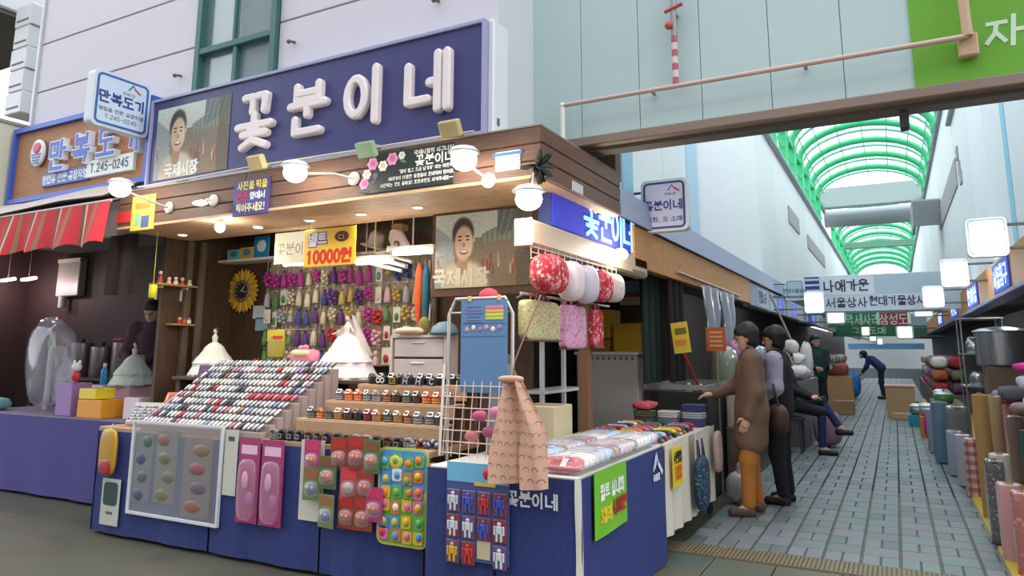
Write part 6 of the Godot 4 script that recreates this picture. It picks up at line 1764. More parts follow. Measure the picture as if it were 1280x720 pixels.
# ---------- the alley: hanging signs, right-hand fabric shops, further stalls
func light_square(label: String, at: Vector3, w: float, h: float, energy: float, hang: Vector3) -> void:
	var t := thing("light_sign", label, "sign", at, 0.0, "white lit square signs along the alley")
	part("casing", slab(w, h, w * 0.14, -0.05, 0.05), m8(226, 228, 230, 0.4), t)
	part("rim", border(w * 0.88, h * 0.88, w * 0.025, 0.05, 0.056, w * 0.1), m8(150, 178, 180), t)
	part("face", slab(w * 0.83, h * 0.83, w * 0.09, 0.045, 0.053), glow(Color(0.98, 0.98, 0.97), energy), t)
	part("bracket", G.new().rod(Vector3(signf(hang.x) * w * 0.45, h * 0.3, 0), hang + Vector3(0, h * 0.3, 0), 0.015, -1.0, 5), m8(90, 94, 98), t)
	part("bracket", G.new().rod(Vector3(signf(hang.x) * w * 0.45, -h * 0.3, 0), hang + Vector3(0, -h * 0.3, 0), 0.015, -1.0, 5), m8(90, 94, 98), t)
func alley_signs() -> void:
	var nth := ["widest, high on the east wall of the alley", "second back on the east wall", "third back beside the white banner board", "at the west end of the white banner board", "low under the banner's west end", "small one deep under the green board", "small one beyond the green board", "wide one deep by the red board", "tiny one deep in the middle", "tiny lowest one deep in the alley"]
	var sq := [[1205, 275, 1262, 320, -7.4, 1], [1174, 325, 1212, 358, -10.5, 1], [1152, 358, 1181, 384, -13.4, 1], [1005, 365, 1031, 391, -13.4, -1], [1032, 390, 1058, 405, -17.0, -1], [1076, 408, 1088, 420, -26.0, -1], [1086, 416, 1096, 427, -31.0, -1], [1119, 407, 1143, 424, -22.0, 1], [1096, 423, 1104, 431, -38.0, -1], [1141, 389, 1168, 396, -18.0, 1]]
	for i in sq.size():
		var q: Array = sq[i]
		var a := on_z(q[0], q[1], q[4])
		var b := on_z(q[2], q[3], q[4])
		var mid := (a + b) / 2
		var side: float = 1.2 if q[5] > 0 else (-2.0 if i > 4 else -1.9)
		light_square("white glowing square sign, " + nth[i], mid, b.x - a.x, a.y - b.y, 1.12, Vector3(side - mid.x, maxf(0.0, 2.3 - mid.y) if i > 4 and side < 0.0 else 0.0, 0))
		if i < 4:
			lamp_light(mid + Vector3(0, -0.05, 0.2), 0.25, Color(0.95, 0.98, 1.0), 0.2)
	# pale unlit blade sign on the west wall
	var c0 := on_z(981, 350, -13.6)
	var c1 := on_z(1007, 375, -13.6)
	blade_sign("blade_sign", "grey-blue unlit square sign beside the white banner board", (c0 + c1) / 2, 0.0, c1.x - c0.x, c0.y - c1.y, [["현대기물상사", 0.0, -0.02, 0.07, 0.07, 0.01, m8(90, 110, 130)]], m8(110, 140, 156), m8(170, 190, 200), Vector3(-2.07 - (c0.x + c1.x) / 2, 0, 0))
	# white banner board right across the alley
	var z := -14.0
	var a := on_z(1006, 346, z)
	var b := on_z(1170, 391, z)
	var t := thing("banner_board", "wide white board across the alley with two lines of dark Korean shop names", "sign", Vector3(-0.18, (on_z(1006, 346, z).y + on_z(1090, 389, z).y) / 2, z))
	var bw := 2.46
	var bh := 0.66
	part("board", G.new().box(Vector3(0, 0, -0.04), Vector3(bw, bh, 0.08), 0.01), m8(186, 204, 216, 0.4), t)
	part("name_panel", G.new().box(Vector3(-0.52, 0.14, 0.003), Vector3(0.9, 0.34, 0.008)), m8(222, 228, 234, 0.4), t)
	part("name_panel", G.new().box(Vector3(-0.04, -0.18, 0.003), Vector3(1.86, 0.28, 0.008)), m8(214, 222, 232, 0.4), t)
	part("logo_panel", G.new().box(Vector3(-1.1, 0.15, 0.003), Vector3(0.25, 0.34, 0.008)), m8(54, 66, 130, 0.4), t)
	for k in 3:
		part("logo_stripe", G.new().box(Vector3(-1.1, 0.27 - 0.1 * k, 0.008), Vector3(0.24, 0.035, 0.004)), m8(214, 220, 232), t)
	var ink := m8(54, 58, 84)
	words_on(t, "나애가운", Vector3(-0.53, 0.14, 0.008), 0.2, 0.19, 0.026, ink, 0.004)
	words_on(t, "서울상사", Vector3(-0.54, -0.165, 0.008), 0.17, 0.175, 0.02, ink, 0.004)
	words_on(t, "현대기물상사", Vector3(0.27, -0.15, 0.008), 0.16, 0.148, 0.02, ink, 0.004)
	# further boards
	var bz := -20.0
	for i in 3:
		var q: Array = [[1035, 391, 1097, 408, 56, 130, 92, "green board across the alley with pale Korean letters", "우악세사리"], [1098, 391, 1136, 407, 160, 62, 62, "red board across the alley with white Korean letters", "삼성도"], [1137, 392, 1160, 407, 160, 180, 200, "pale blue blank board beside the red board", ""]][i]
		var p0 := on_z(q[0], q[1], bz)
		var p1 := on_z(q[2], q[3], bz)
		var s := thing("name_board", q[7], "sign", (p0 + p1) / 2)
		part("board", G.new().box(Vector3(0, 0, -0.05), Vector3(p1.x - p0.x - 0.03, p0.y - p1.y, 0.1), 0.01), m8(q[4], q[5], q[6], 0.45), s)
		if q[8] != "":
			words_on(s, q[8], Vector3(0.14 if i == 0 else 0.0, 0, 0), 0.26, 0.2 if i == 0 else 0.21, 0.028, m8(190, 220, 200) if i == 0 else m8(236, 226, 224), 0.004)
	one("sign_truss", G.new().box(Vector3(-0.45, 0, 0), Vector3(3.3, 0.06, 0.06)), m8(120, 140, 150, 0.4, 0.3), "thin grey beam that carries the green and red boards", "beam", Vector3(0, on_z(1097, 391, -20.05).y + 0.03, -20.05))
	for i in 2:
		var q := on_z([1100, 1108][i], [413, 433][i], [-30.0, -42.0][i])
		q.x = -0.45
		var s := thing("name_board", ["small dark green board deep in the alley", "small blue board deepest in the alley"][i], "sign", q)
		part("board", G.new().box(Vector3.ZERO, Vector3([3.3, 3.56][i], [0.45, 0.3][i], 0.1)), [m8(48, 116, 80), m8(110, 160, 196)][i], s)
		if i == 0:
			words_on(s, "그릇도매", Vector3(-0.4, 0, 0.05), 0.25, 0.3, 0.03, m8(190, 226, 200), 0.004)
	# green hoarding sheet and pipes on the hoarding over the alley mouth
	var g0 := on_z(1135, 10, HOARD_Z + 0.02)
	var g1 := on_z(1142, 108, HOARD_Z + 0.02)
	var gp := thing("green_banner", "bright green sheet with a white Korean syllable on the hoarding", "sign", Vector3(g0.x + 1.3, (2.96 + 3.52) / 2, HOARD_Z + 0.006))
	part("sheet", G.new().box(Vector3(0, 0.0, 0), Vector3(2.6, 0.62, 0.012)), m8(104, 166, 40, 0.5), gp)
	var jp := on_z(1256, 38, HOARD_Z + 0.02)
	words_on(gp, "자", Vector3(jp.x - gp.position.x, jp.y - gp.position.y, 0.006), 0.17, 0.21, 0.024, m8(206, 226, 200), 0.003, false, 0.1)
	var pp := thing("drain_pipe", "long thin pinkish pipe running across the hoarding to a white elbow", "pipe", Vector3(0, 0, HOARD_Z + 0.1))
	var zz := HOARD_Z + 0.1
	var e0 := on_z(703, 132, zz)
	var e1 := on_z(1210, 45, zz)
	part("run", G.new().rod(e0 - Vector3(0, 0, zz), e1 - Vector3(0, 0, zz), 0.017, -1.0, 8), m8(206, 176, 164, 0.5), pp)
	part("drop", G.new().rod(e0 - Vector3(0, 0, zz), Vector3(e0.x, 2.8, 0), 0.02, -1.0, 8).ball(e0 - Vector3(0, 0, zz), Vector3(0.024, 0.024, 0.024), 8, 6), m8(232, 226, 220, 0.4), pp)
	part("riser", G.new().rod(e1 - Vector3(0, 0, zz), e1 + Vector3(-0.02, 0.9, -zz), 0.028, -1.0, 8).box(e1 - Vector3(0, 0.04, zz + 0.05), Vector3(0.1, 0.14, 0.06), 0.01), m8(196, 164, 132, 0.5), pp)
	for q in [810, 1000]:
		var c := on_z(q, 0, zz)
		part("clip", G.new().rod(Vector3(c.x, e0.y, 0), Vector3(c.x, e0.y, -0.09), 0.012), m8(150, 146, 140), pp)
	var gz2 := HOARD_Z + 0.06
	var u0 := on_z(841, 0, gz2)
	var u1 := on_z(843.5, 108, gz2)
	var vp := thing("gas_riser", "vertical grey pipe with red and white taped lower end on the hoarding", "pipe", Vector3(u0.x, 0, gz2))
	part("pipe", G.new().rod(Vector3(0, 4.2, 0), Vector3(0, 3.55, 0), 0.02, -1.0, 10), m8(150, 152, 152, 0.4, 0.5), vp)
	for k in 7:
		part("taped_band", G.new().rod(Vector3(0, 3.55 - k * 0.05, 0), Vector3(0, 3.5 - k * 0.05, 0), 0.021, -1.0, 10), m8(216, 200, 196) if k % 2 else m8(180, 96, 100), vp)
	part("valve", G.new().rod(Vector3(-0.06, 3.74, 0.01), Vector3(0.07, 3.77, 0.02), 0.014).ball(Vector3(-0.03, 3.63, 0.02), Vector3(0.03, 0.03, 0.03), 8, 6), m8(190, 90, 80), vp)
	part("wall_clamp", G.new().rod(Vector3(0, 3.72, 0), Vector3(0, 3.72, -0.07), 0.02), m8(120, 124, 122, 0.4, 0.5), vp)
	var bx := on_z(1129, 135, HOARD_Z - 0.12)
	one("soffit_camera", G.new().box(Vector3(0, -0.06, 0), Vector3(0.05, 0.12, 0.08), 0.008), m8(52, 52, 54), "small dark box fixed under the hoarding's beam", "camera", Vector3(bx.x, 2.846, HOARD_Z - 0.12))

func shopfronts() -> void:
	var band := ramped("orange_wood", [], Vector3.ONE, 1)
	var eav := m8(150, 160, 186, 0.5)
	# east side: band of shop signs over the stalls
	struct("trim_band_east", G.new().box(Vector3(1.14, 2.2, -19.5), Vector3(0.1, 0.42, 29)), band)
	struct("trim_eaves_east", G.new().box(Vector3(1.1, 1.97, -19.5), Vector3(0.18, 0.05, 29), 0.01), m8(92, 102, 150, 0.5))
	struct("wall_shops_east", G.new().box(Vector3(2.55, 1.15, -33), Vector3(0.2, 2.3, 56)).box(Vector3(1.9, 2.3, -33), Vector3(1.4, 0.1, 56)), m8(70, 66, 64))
	for q in [-5.4, -9.8, -13.0]:
		struct("wall_divider", G.new().box(Vector3(2.15, 1.1, q), Vector3(0.62, 2.2, 0.08)), m8(86, 80, 76))
	var signs := [[-9.2, 1.3, "blue lit shop sign nearest the street on the east band"], [-12.4, 1.5, "second blue lit sign along the east band"], [-16.2, 1.6, "third blue lit sign along the east band"], [-21.0, 1.8, "fourth blue lit sign along the east band"]]
	for i in signs.size():
		var q: Array = signs[i]
		var s := thing("band_sign", q[2], "sign", Vector3(1.085, 2.2, q[0]), -PI / 2, "lit signs along the east band")
		part("panel", G.new().box(Vector3(0, 0, -0.02), Vector3(q[1], 0.36, 0.06), 0.01), m8(70, 84, 160), s)
		part("face", G.new().box(Vector3(0, 0, 0.012), Vector3(q[1] - 0.06, 0.3, 0.004)), glow(rgb(86, 110, 214), 0.6), s)
		words_on(s, ["서울침구", "현대이불", "부산커텐", "제일주단"][i], Vector3(0, 0, 0.014), 0.22, q[1] / 4.6, 0.03, glow(rgb(206, 224, 255), 1.1), 0.004)
	# west side signs beyond the orange band
	for i in 6:
		var zz := -12.2 - i * 2.1
		var s := thing("band_sign", "%s shop sign beyond the orange band on the west side, %s along" % [["grey", "white and blue", "white and blue", "white", "blue", "pale"][i], ORD[i]], "sign", Vector3(-1.93, 2.27, zz), PI / 2, "shop signs along the west band")
		part("panel", G.new().box(Vector3(0, 0, -0.03), Vector3(1.9, 0.36, 0.08), 0.01), [m8(150, 160, 176), m8(196, 204, 220), m8(196, 204, 220), m8(206, 210, 214), m8(110, 124, 190), m8(190, 200, 206)][i], s)
		part("face", G.new().box(Vector3(0.2, 0, 0.012), Vector3(0.9, 0.28, 0.004)), glow(rgb(110, 124, 226), 0.5) if i in [1, 2, 4] else m8(176, 186, 200), s)
		words_on(s, ["양말나라", "침구", "이불", "그릇", "주방", "수예"][i], Vector3(0.2, 0, 0.014), 0.2, 0.2, 0.026, m8(226, 230, 240) if i in [1, 2, 4] else m8(70, 76, 110), 0.003)
	struct("trim_band_far", G.new().box(Vector3(-2.03, 2.29, -32), Vector3(0.1, 0.4, 41)), m8(150, 140, 130))
	# fluorescent strips under the eaves light the stalls
	for q in [[1.4, -7.5], [1.4, -11.0], [1.4, -15.5], [-2.4, -10.0], [-2.4, -14.0], [-2.4, -19.0], [1.4, -21.0]]:
		var at := Vector3(q[0], 2.2 if q[0] > 0 else 2.42, q[1])
		var f := thing("strip_lamp", "white strip lamp under the %s eaves, %s down the alley" % ["east" if q[0] > 0 else "west", ORD[taken.get("strip_lamp", 0)]], "lamp", at)
		part("tube", G.new().rod(Vector3(0, 0, -0.5), Vector3(0, 0, 0.5), 0.02, -1.0, 8), glow(Color(0.97, 0.98, 1.0), 3.0), f)
		part("batten", G.new().box(Vector3(0, 0.035, 0), Vector3(0.07, 0.03, 1.1)), m8(220, 220, 220), f)
		lamp_light(at + Vector3(0, -0.04, 0), 0.5, Color(0.94, 0.97, 1.0), 0.1)

func bolt(label: String, at: Vector3, r: float, h: float, m: Material, wrap := true, lean := 0.0) -> Node3D:   # a roll of cloth standing on end
	var t := thing("fabric_roll", label, "fabric roll", at)
	t.rotation.z = lean
	part("cloth", G.new().lathe([[0.0, 0.0], [r, 0.0], [r, h], [r * 0.92, h + 0.004], [r * 0.3, h], [0.0, h]], 18), m, t)
	part("core", G.new().lathe([[r * 0.34, h - 0.01], [r * 0.34, h + 0.02], [r * 0.26, h + 0.02], [r * 0.26, h - 0.01]], 12), m8(170, 136, 90), t)
	if wrap:
		part("plastic_cap", G.new().ball(Vector3(0, h * 0.5 + 0.012, 0), Vector3(r * 1.03, h * 0.5, r * 1.03), 18, 10, 0.22, 0.012, label.length()), clear(Color(0.95, 0.96, 0.98), 0.1, 0.05), t)
	return t
func soft(called: String, label: String, cat: String, at: Vector3, r: Vector3, m: Material, group := "", p := 0.65, lump := 0.05) -> Node3D:   # a cushion, folded blanket or stuffed sack resting on its base
	var t := thing(called, label, cat, at, 0.0, group)
	part("body", G.new().ball(Vector3(0, r.y * (1.0 + 1.5 * lump), 0), r, 18, 10, p, lump, label.length()), m, t)
	return t
func checked() -> StandardMaterial3D:
	var im := Image.create(64, 64, false, Image.FORMAT_RGB8)
	for y in 64:
		for x in 64:
			var k := int(x < 32) + int(y < 32)
			im.set_pixel(x, y, [rgb(226, 210, 206), rgb(200, 104, 108), rgb(150, 34, 46)][k])
	var m := StandardMaterial3D.new()
	m.albedo_texture = ImageTexture.create_from_image(im)
	m.uv1_triplanar = true
	m.uv1_scale = Vector3(12, 12, 12)
	m.roughness = 0.85
	return m
const SMALL := {"rose": [206, 120, 140], "cream": [222, 212, 190], "sky blue": [140, 170, 206], "charcoal": [76, 74, 80], "mustard": [196, 158, 70], "burgundy": [120, 40, 56], "sage": [146, 160, 132], "lavender": [170, 150, 190], "ivory": [230, 226, 218], "coral": [214, 110, 90]}
func small_goods(n: int, x0: float, x1: float, y: float, z0: float, z1: float, where: String, group: String) -> void:   # little folded towels, pouches and plush pieces laid in two rows
	var keys := SMALL.keys()
	for i in n:
		var k: String = keys[(i * 3 + n) % keys.size()]
		var c: Array = SMALL[k]
		var t := thing("folded_towel", "%s little folded towel %s, %s along from the street" % [k, where, ORD[i]], "towel", Vector3(lerpf(x0, x1, float(i % 2)), y + 0.002, lerpf(z0, z1, float(i / 2) / maxf(1.0, (n - 1) / 2))), jit(0.25), group)
		var h := 0.035 + 0.012 * (i % 3)
		part("fold", G.new().ball(Vector3(0, h * 0.55, 0), Vector3(0.085, h * 0.5, 0.075), 12, 7, 0.5, 0.05, i), m8(c[0], c[1], c[2], 0.95), t)
		part("upper_fold", G.new().ball(Vector3(0.01, h * 1.5, 0), Vector3(0.075, h * 0.45, 0.066), 12, 7, 0.55, 0.06, i + 5), m8(minf(255, c[0] * 1.06), minf(255, c[1] * 1.06), minf(255, c[2] * 1.06), 0.95), t)
		part("ribbon", G.new().box(Vector3(0, h * 1.0, 0.078), Vector3(0.03, h * 1.6, 0.004)), m8(230, 220, 206), t)
func east_stalls() -> void:
	# low yellow platform and tables
	struct("trim_platform", G.new().box(Vector3(1.45, 0.09, -11.0), Vector3(1.3, 0.1, 13.0), 0.01), m8(176, 140, 64, 0.6))
	var tb := thing("east_table", "long dark trestle table behind the standing rolls on the east side", "table", Vector3(1.42, 0.14, -8.55))
	part("table_top", G.new().box(Vector3(0, 0.62, 0), Vector3(0.7, 0.04, 5.5), 0.005), m8(120, 104, 88), tb)
	for k in 5:
		part("leg", G.new().box(Vector3(0.2, 0.3, -2.6 + 1.3 * k), Vector3(0.06, 0.6, 0.06)), m8(100, 90, 80), tb)
	var gp := checked()
	var y0 := 0.14
	var list := [
		["red floral printed fabric roll nearest the street on the platform", 1276, 600, 690, -5.6, 0.085, bloom_print("roll_bloom", rgb(176, 66, 46), [rgb(222, 170, 140), rgb(206, 120, 90)], 40, 6, 3.0, 31), true],
		["dusty pink fabric roll with a clear plastic cap", 1256, 590, 670, -5.95, 0.075, m8(206, 146, 150, 0.8), true],
		["black and white patterned fabric roll in plastic", 1240, 562, 655, -6.35, 0.06, bloom_print("bw_bloom", rgb(60, 58, 66), [rgb(206, 204, 206)], 40, 5, 4.0, 32), true],
		["plain white fabric roll behind the black and white roll", 1248, 555, 640, -6.75, 0.07, m8(222, 220, 220, 0.8), true],
		["tall tan cardboard roll standing by the platform edge", 1231, 482, 598, -7.3, 0.06, m8(184, 146, 90, 0.7), false],
		["second cardboard roll, paler, beside the tall tan one", 1246, 484, 585, -7.6, 0.07, m8(196, 172, 130, 0.7), false],
		["red and white checked fabric roll", 1216, 538, 597, -8.3, 0.075, gp, true],
		["pale lilac-grey fabric roll next to the checked roll", 1204, 534, 590, -8.9, 0.075, m8(176, 176, 190, 0.8), true],
		["silvery blue fabric roll in clear plastic", 1194, 530, 582, -9.6, 0.08, m8(146, 166, 188, 0.6), true],
		["charcoal fabric roll with a pale top", 1200, 500, 560, -10.0, 0.12, m8(92, 92, 98, 0.8), true],
		["tall steel-blue fabric roll", 1179, 495, 574, -10.6, 0.1, m8(104, 134, 158, 0.8), false],
		["slim grey fabric roll past the steel-blue roll", 1170, 505, 560, -11.6, 0.09, m8(150, 150, 166, 0.8), false]]
	for q in list:
		var p := on_z(q[1], 560, q[4])
		var top := on_z(q[1], q[2], q[4]).y
		bolt(q[0], Vector3(maxf(p.x, 0.94) if p.x > 0.85 else p.x, y0 if p.x > 0.78 else 0.02, q[4]), q[5], clampf(top - 0.1, 0.4, 1.15), q[6], q[7])
	for i in 7:   # more rolls behind, tight along the table
		bolt("fabric roll behind the front ones, %s, %s from the street" % [["plum", "cream", "grey", "teal", "brown", "rose", "slate"][i], ORD[i]], Vector3(0.98 + 0.02 * (i % 2), y0, -6.0 - i * 0.62), 0.07, 0.55 + 0.07 * (i % 3), [m8(110, 70, 90), m8(222, 210, 190), m8(150, 150, 156), m8(70, 116, 120), m8(126, 96, 76), m8(206, 140, 150), m8(96, 106, 120)][i], i % 2 == 0)
	# soft goods piled on the table: [label, px, py, z, rx, ry, rz, colour]
	var tt := 0.79
	var pile := [
		["magenta folded blanket high on the heap", 1228, 428, -7.6, 0.24, 0.045, 0.2, [206, 40, 140]], ["pale grey rolled quilt under the magenta blanket", 1226, 441, -7.5, 0.26, 0.07, 0.2, [206, 200, 206]], ["red folded blanket beside the pale quilt", 1258, 438, -7.0, 0.22, 0.08, 0.2, [206, 46, 40]],
		["cream green-edged pillow on the red blanket", 1264, 428, -7.0, 0.2, 0.06, 0.18, [214, 212, 190]], ["white cushion with dark spots below the pale quilt", 1232, 455, -7.3, 0.18, 0.07, 0.16, [206, 210, 206]], ["teal folded throw under the white cushion", 1238, 462, -7.2, 0.2, 0.045, 0.18, [70, 134, 144]],
		["grey plump cushion by the street end", 1268, 462, -6.4, 0.22, 0.12, 0.18, [150, 150, 162]], ["pale sage bolster leaning at the street end", 1270, 492, -6.0, 0.2, 0.12, 0.12, [160, 178, 176]], ["brown knitted throw on the heap's far side", 1182, 452, -9.4, 0.2, 0.06, 0.16, [130, 72, 46]],
		["dark grey folded quilt next to the brown throw", 1198, 458, -9.0, 0.22, 0.08, 0.2, [92, 90, 96]], ["hot pink pouch on the dark grey quilt", 1192, 468, -8.8, 0.1, 0.035, 0.1, [222, 80, 160]], ["mauve-grey rolled blanket over the basket", 1214, 466, -8.2, 0.18, 0.06, 0.16, [146, 122, 122]],
		["lilac fleece bundle by the steel pot", 1176, 472, -9.8, 0.16, 0.08, 0.16, [150, 140, 170]], ["blue folded mat low by the street end", 1266, 520, -6.2, 0.16, 0.05, 0.16, [120, 150, 196]], ["olive bundle among the rolls", 1250, 545, -6.6, 0.1, 0.05, 0.1, [110, 112, 40]], ["crimson bundle among the rolls", 1252, 532, -6.7, 0.1, 0.05, 0.1, [176, 40, 66]]]
	pile.sort_custom(func(m, n): return m[2] > n[2])
	var laid := []
	for q in pile:   # each lies on what is already below it
		var x := 1.1
		var y := tt
		for o in laid:
			if absf(o[0] - q[3]) < o[1] + q[6] + 0.01:
				y = maxf(y, o[2])
		laid.append([q[3], q[6], y + 2.22 * q[5]])
		soft("blanket" if q[5] < 0.07 else "cushion", q[0] + " on the east table", "bedding", Vector3(x, y + 0.002, q[3]), Vector3(minf(q[4], 0.18), q[5], q[6]), m8(q[7][0], q[7][1], q[7][2], 0.9), "", 0.6, 0.05)
	for i in 14:   # the fill of the heap beneath and beyond
		var c: Array = [[120, 116, 120], [176, 150, 140], [90, 84, 92], [196, 186, 180], [130, 90, 80], [160, 60, 70], [110, 120, 140], [206, 170, 180], [150, 146, 120]][(i * 5) % 9]
		var zz := -5.95 - (i % 7) * 0.62
		var names := {"120": "ash grey", "176": "sand", "90": "charcoal", "196": "stone", "130": "russet", "160": "wine", "110": "slate blue", "206": "shell pink", "150": "moss"}
		soft("quilt", "%s folded quilt in the %s layer of the east heap, %s from the street" % [names[str(c[0])], "lower" if i < 7 else "upper", ORD[i % 7]], "bedding", Vector3(1.54, tt + (0.0 if i < 7 else 0.245), zz), Vector3(0.2, 0.105, 0.28), m8(c[0], c[1], c[2], 0.95), "folded quilts of the east heap", 0.55, 0.04)
	small_goods(22, 1.44, 1.64, tt + 0.475, -5.9, -9.7, "on the east quilts", "little towels on the east quilts")
	# big grey and pink plush sacks at the shelf behind
	var sf := thing("east_shelf", "dark shelf unit at the back of the bedding shop", "shelf", Vector3(2.2, 0.0, -7.6))
	for y in [0.8, 1.32]:
		part("shelf", G.new().box(Vector3(0, y, 0), Vector3(0.5, 0.03, 4.2)), m8(90, 78, 70), sf)
	for k in 3:
		part("upright", G.new().box(Vector3(0, 0.65, -2.0 + 2.0 * k), Vector3(0.5, 1.3, 0.04)), m8(80, 70, 64), sf)
	var sk := [["pink plush sack on the upper shelf by the street", [206, 150, 176], -6.2, 0.16], ["grey plush sack next to the pink one", [150, 146, 156], -6.7, 0.17], ["pale grey plush sack further along the upper shelf", [176, 176, 182], -7.25, 0.15], ["white plush sack at the end of the upper shelf", [206, 204, 206], -7.9, 0.16]]
	for q in sk:
		soft("plush_sack", q[0], "sack", Vector3(2.12, 1.335, q[2]), Vector3(0.2, q[3], 0.2), m8(q[1][0], q[1][1], q[1][2], 0.9), "", 0.9, 0.08)
	# wicker basket
	var bk := on_z(1231, 472, -7.6)
	# kitchen goods beyond: steel pots, racks
	var sp := on_z(1203, 428, -10.9)
	var steel := m8(176, 180, 182, 0.25, 0.75)
	var pot := thing("stock_pot", "large steel stock pot standing on the east table", "pot", Vector3(1.15, tt + 0.426, -10.4))
	part("body", G.new().lathe([[0.0, 0.0], [0.27, 0.0], [0.28, 0.02], [0.28, 0.4], [0.295, 0.41], [0.29, 0.42], [0.26, 0.41]], 26), steel, pot)
	part("lid", G.new().lathe([[0.285, 0.42], [0.22, 0.45], [0.05, 0.475], [0.0, 0.476]], 26), steel, pot)
	part("knob", G.new().rod(Vector3(0, 0.47, 0), Vector3(0, 0.52, 0), 0.025), m8(60, 60, 62), pot)
	for s in [-1, 1]:
		part("handle", G.new().tube([Vector3(0.28 * s, 0.33, -0.06), Vector3(0.33 * s, 0.34, 0), Vector3(0.28 * s, 0.33, 0.06)], 0.012, 6), steel, pot)
	crate("pot_crate", "brown crate that lifts the steel stock pot off the table", Vector3(1.2, tt, -10.4), Vector3(0.5, 0.42, 0.5), m8(120, 96, 76), m8(150, 120, 90))
	var rk := thing("chrome_rack", "chrome wire rack beyond the steel stock pot", "rack", Vector3(1.1, 0.14, -12.2))
	for q in [[-0.25, -0.35], [0.25, -0.35], [-0.25, 0.35], [0.25, 0.35]]:
		part("post", G.new().rod(Vector3(q[0], 0, q[1]), Vector3(q[0], 1.72, q[1]), 0.014, -1.0, 6), steel, rk)
	for y in [0.75, 1.2, 1.7]:
		part("tier", border(0.54, 0.74, 0.02, 0, 0.02), steel, rk, Vector3(0, y, 0)).rotation.x = -PI / 2
		part("tier_sheet", G.new().box(Vector3(0, y + 0.004, 0), Vector3(0.5, 0.008, 0.7)), m8(170, 176, 178, 0.3, 0.5), rk)
	for i in 8:
		var kt := thing("steel_vessel", "%s on the chrome rack's %s tier, %s from the street" % [["steel kettle", "steel canister", "lidded steel pan", "steel jug"][i % 4], ["middle", "lower"][i / 4], ORD[i % 4]], "vessel", Vector3(1.0 + 0.2 * (i % 2), 0.14 + (1.209 if i < 4 else 0.759), -11.96 - 0.16 * (i % 4)), 0, "steel vessels on the chrome rack")
		part("body", G.new().lathe([[0.0, 0], [0.08, 0.0], [0.085, 0.1 + 0.03 * (i % 3)], [0.05, 0.17 + 0.03 * (i % 3)], [0.0, 0.18 + 0.03 * (i % 3)]], 14), steel, kt)
		part("knob", G.new().ball(Vector3(0, 0.19 + 0.03 * (i % 3), 0), Vector3(0.015, 0.015, 0.015), 8, 5), m8(50, 50, 52), kt)
		part("handle", G.new().tube([Vector3(0.07, 0.05, 0), Vector3(0.13, 0.08, 0), Vector3(0.07, 0.13, 0)], 0.008, 6), m8(50, 50, 52), kt)
	# goods on the ground further on
	var gr := [["magenta plastic wrapped bundle standing on the ground", 1163, 538, -12.4, 0.14, 0.24, [206, 30, 130]], ["olive round cushion on the ground stack", 1152, 502, -14.6, 0.2, 0.22, [118, 130, 100]]]
	for q in gr:
		var p := on_y(q[1], q[2], 0.03)
		soft("bundle", q[0], "bundle", Vector3(minf(maxf(p.x, 0.3), 0.5), 0.02, q[3]), Vector3(q[4], q[5], q[4]), m8(q[6][0], q[6][1], q[6][2], 0.6), "", 0.8, 0.08)
	var cr := [["orange carton under a steel pot on the east ground", [0.42, 0.0, -13.6], [0.3, 0.34, 0.3], [190, 124, 46]], ["turquoise carton under a steel pot on the east ground", [0.3, 0.0, -15.6], [0.36, 0.2, 0.34], [40, 150, 176]], ["pink topped brown carton standing out in the alley", [0.02, 0.0, -17.6], [0.56, 0.62, 0.5], [196, 160, 120]], ["flat tan carton at the foot of the pink topped carton", [0.05, 0.0, -16.9], [0.4, 0.12, 0.3], [206, 170, 130]]]
	for i in 4:
		var q: Array = cr[i]
		crate("carton", q[0], Vector3(q[1][0], q[1][1] + 0.002, q[1][2]), Vector3(q[2][0], q[2][1], q[2][2]), m8(q[3][0], q[3][1], q[3][2], 0.6), m8(232, 176, 176) if i == 2 else null)
	one("pink_board", G.new().box(Vector3(0, 0.02, 0), Vector3(0.6, 0.04, 0.54), 0.005), m8(226, 176, 172), "pale pink sheet lying on the brown carton in the alley", "sheet", Vector3(0.02, 0.626, -17.6))
	for i in 4:
		var q: Array = [[0.42, 0.345, -13.6, "on the orange carton", [170, 172, 174]], [0.3, 0.205, -15.6, "on the turquoise carton", [150, 150, 152]], [0.72, 0.456, -15.2, "green, on the olive cushion's far side", [70, 130, 60]], [0.74, 0.456, -16.2, "pale green, beyond the green one", [170, 206, 170]]][i]
		var k := thing("cooking_pot", "lidded cooking pot " + q[3], "pot", Vector3(q[0], q[1], q[2]))
		part("body", G.new().lathe([[0.0, 0], [0.13, 0.0], [0.15, 0.05], [0.15, 0.16], [0.0, 0.16]], 18), m8(q[4][0], q[4][1], q[4][2], 0.3, 0.5 if i < 2 else 0.0), k)
		part("lid", G.new().lathe([[0.155, 0.16], [0.1, 0.2], [0.0, 0.21]], 18), m8(200, 206, 200, 0.25, 0.4), k)
		part("knob", G.new().ball(Vector3(0, 0.22, 0), Vector3(0.02, 0.02, 0.02), 8, 6), m8(50, 50, 50), k)
	var pd := one("display_block", G.new().box(Vector3(0, 0.22, 0), Vector3(0.5, 0.44, 1.9), 0.01), m8(110, 104, 96), "low grey display block under the green pots", "block", Vector3(0.78, 0.01, -15.75))
	far_bales(0.8, 1.13, -17.45, "east")
	one("far_counter", G.new().box(Vector3(0, 0.25, 0), Vector3(0.7, 0.5, 11.0)), m8(110, 100, 92), "long low counter under the distant bales on the east side", "counter", Vector3(1.0, 0.0, -22.6))

